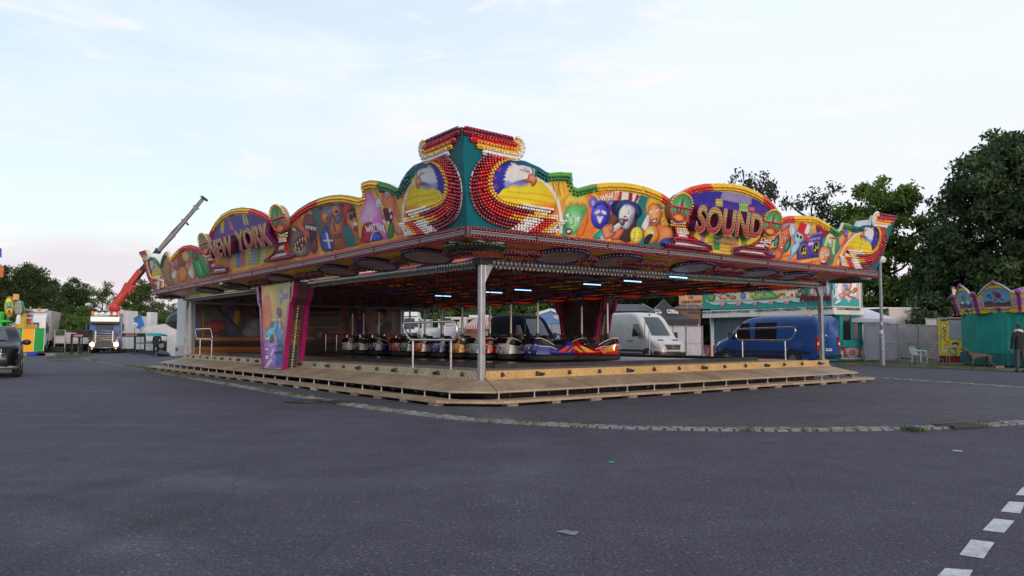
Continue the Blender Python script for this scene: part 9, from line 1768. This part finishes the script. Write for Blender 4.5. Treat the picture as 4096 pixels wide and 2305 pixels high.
def stripestall():
    Y=54; P=lambda x,y: at(*NP('e5',x,y),Y); a,b=P(1050,300),P(1215,500); t=thing('striped_stall','brown boarded stall with a red and white striped awning','stall',((a.x+b.x)/2,Y,0)); O=Vector(t.location); m=MB(); e=P(1440,300)
    m.box(((a.x+e.x)/2-O.x,1.6,a.z/2),(e.x-a.x,2.8,a.z)); m.build('wall',M('stall_boards',C(140,95,85),.7,var=.15,scale=2),t)
    red,wh=M('awning_red',C(165,25,40),.6),M('awning_white',(.60,.58,.58),.6); lo0,lo1=P(1050,300)-O,P(1215,290)-O; hi0,hi1=P(1140,215)-O,P(1215,175)-O; n=16
    for (l0,l1,h0,h1,n,k0) in ((lo0,lo1,hi0+Vector((0,.8,0)),hi1+Vector((0,.8,0)),14,0),(P(1305,290)-O,P(1440,298)-O,P(1310,170)-O+Vector((0,.8,0)),P(1430,168)-O+Vector((0,.8,0)),10,0)):
        m=MB()
        for k in range(n): f,g=k/n,(k+1)/n; m.prism([l0.lerp(l1,f)+Vector((0,-.5,0)),l0.lerp(l1,g)+Vector((0,-.5,0)),h0.lerp(h1,g),h0.lerp(h1,f)],(0,0,.04),m=k%2); m.prism([l0.lerp(l1,f)+Vector((0,-.5,0)),l0.lerp(l1,g)+Vector((0,-.5,0)),l0.lerp(l1,g)+Vector((0,-.5,-.22)),l0.lerp(l1,f)+Vector((0,-.5,-.22))],(0,.03,0),m=k%2)
        m.build('striped_awning',[red,wh],t)
    m=MB(); p,r=P(1310,310)-O,P(1385,480)-O; m.box(((p.x+r.x)/2,.1,(p.z+r.z)/2),(r.x-p.x,.1,p.z-r.z)); m.build('menu_board',M('menu_black',(.03,.03,.03),.5),t)
    for y in (345,385,415,445): m=MB(); [m.box(((p.x+r.x)/2+(k-2)*.22,.03,(P(1340,y)-O).z),(.15,.02,.14)) for k in range(5)]; m.build('chalk_line',M('chalk',(.45,.42,.4),.7,var=.5,scale=20),t)
    m=MB(); m.box(((a.x+e.x)/2-O.x,2.0,hi1.z+.1),((e.x-a.x)*.8,2.2,.2)); m.build('roof',WPAINT,t)
stripestall()
def gable():
    Y=58; P=lambda x,y: at(*NP('e5',x,y),Y); c=P(2240,200); t=thing('gabled_stall','blue gabled stall with white trim above the black van roof','stall',(c.x,Y,0)); O=Vector(t.location); m=MB(); m.prism([P(x,y)-O for x,y in ((2050,125),(2235,68),(2420,130),(2420,260),(2050,260))],(0,2.5,0)); m.build('gable',M('gable_blue',C(90,130,190),.6,var=.25,scale=1.5),t); m=MB(); m.bar(P(2035,128)-O+Vector((0,-.05,0)),P(2235,66)-O+Vector((0,-.05,0)),.2); m.bar(P(2235,66)-O+Vector((0,-.05,0)),P(2435,130)-O+Vector((0,-.05,0)),.2); m.build('trim',WPAINT,t)
    m=MB(); m.prism([P(x,y)-O+Vector((0,-.06,0)) for x,y in ((2260,150),(2345,140),(2345,205),(2300,200))],(0,.04,0)); m.build('painted_house',M('gable_pale',(.5,.42,.45),.6,var=.4,scale=4),t); m=MB(); w=P(2420,260).x-P(2050,260).x; m.box((0,1.3,(P(2240,260).z)/2),(w,2.4,P(2240,260).z)); m.build('wall',M('gable_wall',(.3,.3,.4),.6),t)
gable()
# ---------------- trees
def leafmat(name,dark,light,tr=.25):
    m=bpy.data.materials.new(name); m.use_nodes=True; t=m.node_tree; b=t.nodes['Principled BSDF']; a=nd(t,'ShaderNodeAttribute',attribute_name='Col'); r=ramp(t,[(0,dark),(1,light)]); t.links.new(a.outputs['Fac'],r.inputs[0]); t.links.new(r.outputs[0],b.inputs['Base Color']); b.inputs['Roughness'].default_value=.6; b.inputs['Specular IOR Level'].default_value=.25
    tl=nd(t,'ShaderNodeBsdfTranslucent'); t.links.new(r.outputs[0],tl.inputs[0]); x=nd(t,'ShaderNodeMixShader'); x.inputs[0].default_value=tr; t.links.new(b.outputs[0],x.inputs[1]); t.links.new(tl.outputs[0],x.inputs[2]); t.links.new(x.outputs[0],t.nodes['Material Output'].inputs[0]); return m
BARK=M('tree_bark',(.06,.048,.04),.9,var=.3,scale=6,bump=.5,bscale=14)
def treemesh(seed,h,rx,ry,z0,nclump,nleaf,leaf,csz,form='round',bare=0.,limb=9):
    """returns trunk MB and leaf arrays; crown from z0 to h"""
    g=np.random.default_rng(seed); rr=random.Random(seed); m=MB(); tr=h*.02+.06; zc=(z0+h)/2; hz=(h-z0)/2
    lean=[rr.uniform(-.3,.3)*h*.04 for _ in range(2)]; m.tube([(lean[0]*t*t,lean[1]*t*t,h*.86*t) for t in np.linspace(0,1,8)],[tr*(1.25-t*1.1) for t in np.linspace(0,1,8)],8)
    def env(z):
        f=np.clip((z-z0)/(h-z0),0,1)
        if form=='round': return np.sqrt(np.maximum(0,1-(2*f-1)**2))*.9+.1*(1-f)
        if form=='broad': return np.where(f<.35,.65+f,1.)*np.sqrt(np.maximum(0,1-np.clip((f-.25)/.75,0,1)**2.2))
        if form=='cone': return (1-f)**.75*np.clip(f*6,0,1)
        return np.sqrt(np.maximum(0,1-(2*f-1)**2))
    cs=[]
    nl=limb*3
    for k in range(nl):
        f=rr.random()**.9; z=z0+(h-z0)*(.04+.88*f); e=float(env(np.array(z))); a=rr.uniform(0,6.28); rad=e*rr.uniform(.55,1.02); p=Vector((rad*rx*math.cos(a),rad*ry*math.sin(a),z)); s=Vector((lean[0]*.4,lean[1]*.4,max(z0*.75,z-rad*max(rx,ry)*rr.uniform(.3,.8)))); mid=s.lerp(p,.5)+Vector((0,0,-.05*h*rr.random()))
        if k<limb*2: m.tube([s,mid,p],[tr*.42*(1-.4*f),tr*.25,tr*.08],5)
        cs.append((p,1.)); 
        for _ in range(3): cs.append((s.lerp(p,rr.uniform(.45,1.15))+Vector((rr.gauss(0,.13)*rx,rr.gauss(0,.13)*ry,rr.gauss(0,.09)*hz)),.8))
    cs=cs[:]
    while len(cs)<nclump:
        f=rr.random(); z=z0+(h-z0)*f; e=float(env(np.array(z))); a=rr.uniform(0,6.28); q=e*math.sqrt(rr.random())*rr.uniform(.8,1.08); cs.append((Vector((q*rx*math.cos(a),q*ry*math.sin(a),z)),rr.uniform(.6,1.1)))
    rr.shuffle(cs); cs=cs[:nclump]; per=nleaf//len(cs); C_=np.repeat(np.array([tuple(c[0]) for c in cs]),per,0); Sz=np.repeat(np.array([c[1] for c in cs]),per)
    d=g.normal(size=(len(C_),3)); d/=np.linalg.norm(d,axis=1)[:,None]; r=g.random(len(C_))**.5; P=C_+d*(r*Sz*csz)[:,None]*np.array([1,1,.75])
    tone=np.repeat(g.random(len(cs)),per)*.65+g.random(len(C_))*.35
    keep=P[:,2]>z0*.55; P=P[keep]; tone=tone[keep]; n=len(P)
    u=g.normal(size=(n,3)); u/=np.linalg.norm(u,axis=1)[:,None]; w=g.normal(size=(n,3)); v=np.cross(u,w); v/=np.linalg.norm(v,axis=1)[:,None]; L=leaf*(.6+.8*g.random(n))[:,None]
    V=np.stack([P-u*L,P+v*L*.45,P+u*L,P-v*L*.45],1).reshape(-1,3); F=np.arange(4*n).reshape(-1,4); T=np.repeat(tone,4); return m,V,F,np.repeat(T[:,None],3,1)
PROTO={}
def tree(name,label,kind,px,Y,top,width,mat,group,seed=1,rz=0.,cat='tree',sx=1.):
    """kind: prototype key; px, top: place in the picture; width in metres"""
    h0,rx0=KINDS[kind][0],KINDS[kind][1]; key=(kind,seed)
    if key not in PROTO:
        h,rx,ry,z0,nc,nl,lf,cs,fm,lb=KINDS[kind]; m,V,F,T=treemesh(seed*31+7,h,rx,ry,z0,nc,nl,lf,cs,fm,0,lb); PROTO[key]=[m,V,F,T,None,None]
    base=gnd(px*1.59,CY+FN*math.tan(PIT)+FN*CH/Y) if False else Vector((0,0,0)); x=(px*1.59-CX)/FN*Y*.9978; z=at(px*1.59,top*1.59,Y).z
    t=thing(name,label,cat,(x,Y,0),rz,group); t.scale=(width/(2*rx0),width/(2*rx0),z/h0)
    pr=PROTO[key]
    if pr[4] is None:
        o=pr[0].build('trunk',BARK,t,smooth=60,fix=False); q=npmesh('crown',pr[1],pr[2],mat,t,cols=pr[3]); pr[4],pr[5]=o.data,q.data
    else:
        o=bpy.data.objects.new('trunk',pr[4]); link(o,t); me=pr[5]; 
        if me.materials[0]!=mat: me=me.copy(); me.materials[0]=mat
        q=bpy.data.objects.new('crown',me); link(q,t)
    return t
#          h   rx  ry  z0  clumps leaves leaf clumpsize form limbs
KINDS=dict(round=(10,4.,4.,1.6,230,15000,.17,.95,'round',12),dense=(12,5.5,5.5,1.0,380,30000,.19,1.05,'broad',14),sparse=(12,3.6,3.6,3.,120,4200,.15,.75,'round',16),oval=(12,3.2,3.2,2.0,230,19000,.155,.8,'round',16),shrub=(3.5,3.,2.4,.1,120,9000,.13,.6,'broad',5),big=(16,6.5,6.5,2.2,560,66000,.20,1.1,'broad',22),cone=(9,2.,2.,.6,160,7000,.13,.5,'cone',12),open=(10,3.,3.,2.6,90,5200,.15,.85,'round',12))
LD=leafmat('leaf_dark_green',(.020,.040,.014),(.065,.110,.032)); LM=leafmat('leaf_mid_green',(.032,.065,.014),(.115,.185,.042)); LL=leafmat('leaf_olive',(.045,.060,.022),(.11,.125,.045)); LO=leafmat('leaf_deep_green',(.030,.058,.024),(.095,.145,.058)); LG=leafmat('leaf_grey_green',(.028,.040,.024),(.075,.085,.050))  # LO is the deeper green of the darker trees and hedges
LB=leafmat('leaf_bright_green',(.062,.115,.020),(.21,.31,.065),.4)
G1='trees along the far left of the square'
for i,(n,lab,k,px,Y,top,w,mt,sd) in enumerate((
 ('tree','broad dark tree at the left edge, tallest of the left row','dense',66,92,671,7.0,LD,1),('tree','dark tree partly hidden between the two tallest ones of the left row','round',118,96,704,6.0,LD,2),('tree','rounded dark tree with a pointed top left of the slender one','oval',182,92,703,4.6,LD,3),
 ('tree','slender open tree with a visible bare trunk left of the crane boom','open',255,90,708,3.6,LM,4),('tree','mid-green tree just right of the red crane boom','oval',345,86,706,4.6,LM,5),('tree','pale olive tree beside the box trailer','sparse',420,80,742,4.2,LL,6),
 ('tree','pale loose tree left of the pale olive one','sparse',392,84,750,3.,LL,7),('tree','dark tree standing at the very left edge behind the oval sign','dense',-2,88,712,6,LD,8),('tree','low dark tree behind the white lorry with the container','round',140,84,762,6,LD,9),('tree','short dark tree behind the gap left of the blue lorry','round',208,86,772,4.5,LM,10))): tree(n,lab,k,px,Y,top,w,mt,G1,sd,i*.9)
for i,(px,Y,top,w,mt,lab) in enumerate(((150,80,793,6.5,LM,'wide green bush behind the white lorry container'),(205,78,800,6.5,LM,'mid-green bush left of the blue lorry'),(262,82,790,6.,LM,'green bush directly behind the blue lorry cab'),(330,80,786,6.5,LM,'green bush right of the crane foot'),(400,78,792,5.5,LL,'pale bush behind the wrapped load'),(438,76,786,5.,LM,'green bush at the white box trailer corner'),(30,80,790,6,LD,'dark bush at the left edge behind the suv'))): tree('bush',lab,'shrub',px,Y,top,w,mt,'bushes along the far left',1+i%2,i*1.3,'bush')
tree('conifer','thin dark conifer tip at the left edge beside the ride tower','cone',4,86,658,4.5,LD,None,1)
G2='trees behind the ride'
for i,(px,Y,top,w,mt,sd,lab) in enumerate(((1010,82,730,11,LD,1,'dark tree above the white lorry seen through the ride'),(1090,86,726,11,LO,2,'shaded tree behind the far corner post of the ride'),(1170,84,728,11,LM,1,'green tree above the white trailers seen through the ride'),(1250,88,722,12,LM,2,'green tree behind the front corner post of the ride'),(1330,86,726,11,LM,1,'green tree over the black van, left half'),(1405,88,724,12,LM,2,'green tree over the black van, right half'),(1560,84,716,12,LO,1,'dark tree above the white van windscreen'),(1640,82,712,12,LD,2,'dark tree behind the black gazebo peak'),(1720,84,704,12,LD,1,'dark tree behind the wooden DIE GRILLEREI sign'),(1480,86,722,11,LO,2,'dark tree behind the inner painted pillar'),(1800,80,700,12,LD,1,'dark tree behind the left end of the sweets stall'),(935,84,730,10,LO,2,'dark tree hidden mostly by the mural wall'))): tree('tree',lab,'dense',px,Y,top,w,mt,G2,sd,i*.77)
for i,(px,lab) in enumerate(((1030,'dark hedge behind the white lorry cab'),(1110,'dark hedge behind the low white trailer'),(1200,'dark hedge behind the cream caravan'),(1300,'dark hedge left behind the black van'),(1390,'dark hedge right behind the black van'),(1600,'dark hedge behind the slate-roofed hut'),(1690,'dark hedge behind the black gazebo'))): tree('hedge',lab,'shrub',px,78,790,9,LO,'hedges behind the stalls',1+i%2,i,'hedge')
tree('tree','thin feathery tree rising above the SOUND sign arch','sparse',1893,62,418,7.,LG,None,11,.4); tree('tree','thin feathery treetop left of the one above the SOUND sign','sparse',1832,66,432,5.,LG,None,12,1.4)
tree('tree','thin open tree between the SOUND sign and the leafy tree','sparse',2050,60,458,7.0,LG,None,13,2.); tree('tree','narrow feathery tree right beside the thin open tree','sparse',2105,62,505,5.,LG,None,14,.9)
tree('tree','full leafy green tree behind the street lamp','oval',2238,56,452,7.2,LB,None,15,.3); tree('tree','smaller leafy tree low behind the right eagle fin','round',2165,58,600,4.5,LB,None,16,1.1)
tree('tree','huge dark tree at the right edge over the carousel','big',2575,50,352,11.5,LO,None,1,.5); tree('tree','dark overhanging tree left below the huge one','dense',2400,52,590,6.6,LO,None,17,1.9); tree('tree','dark tree between the street lamp and the carousel','dense',2318,57,690,5.5,LD,None,18,2.6)
tree('bush','dark bush behind the yellow booth','shrub',2400,50,735,8,LO,None,2,0,'bush')
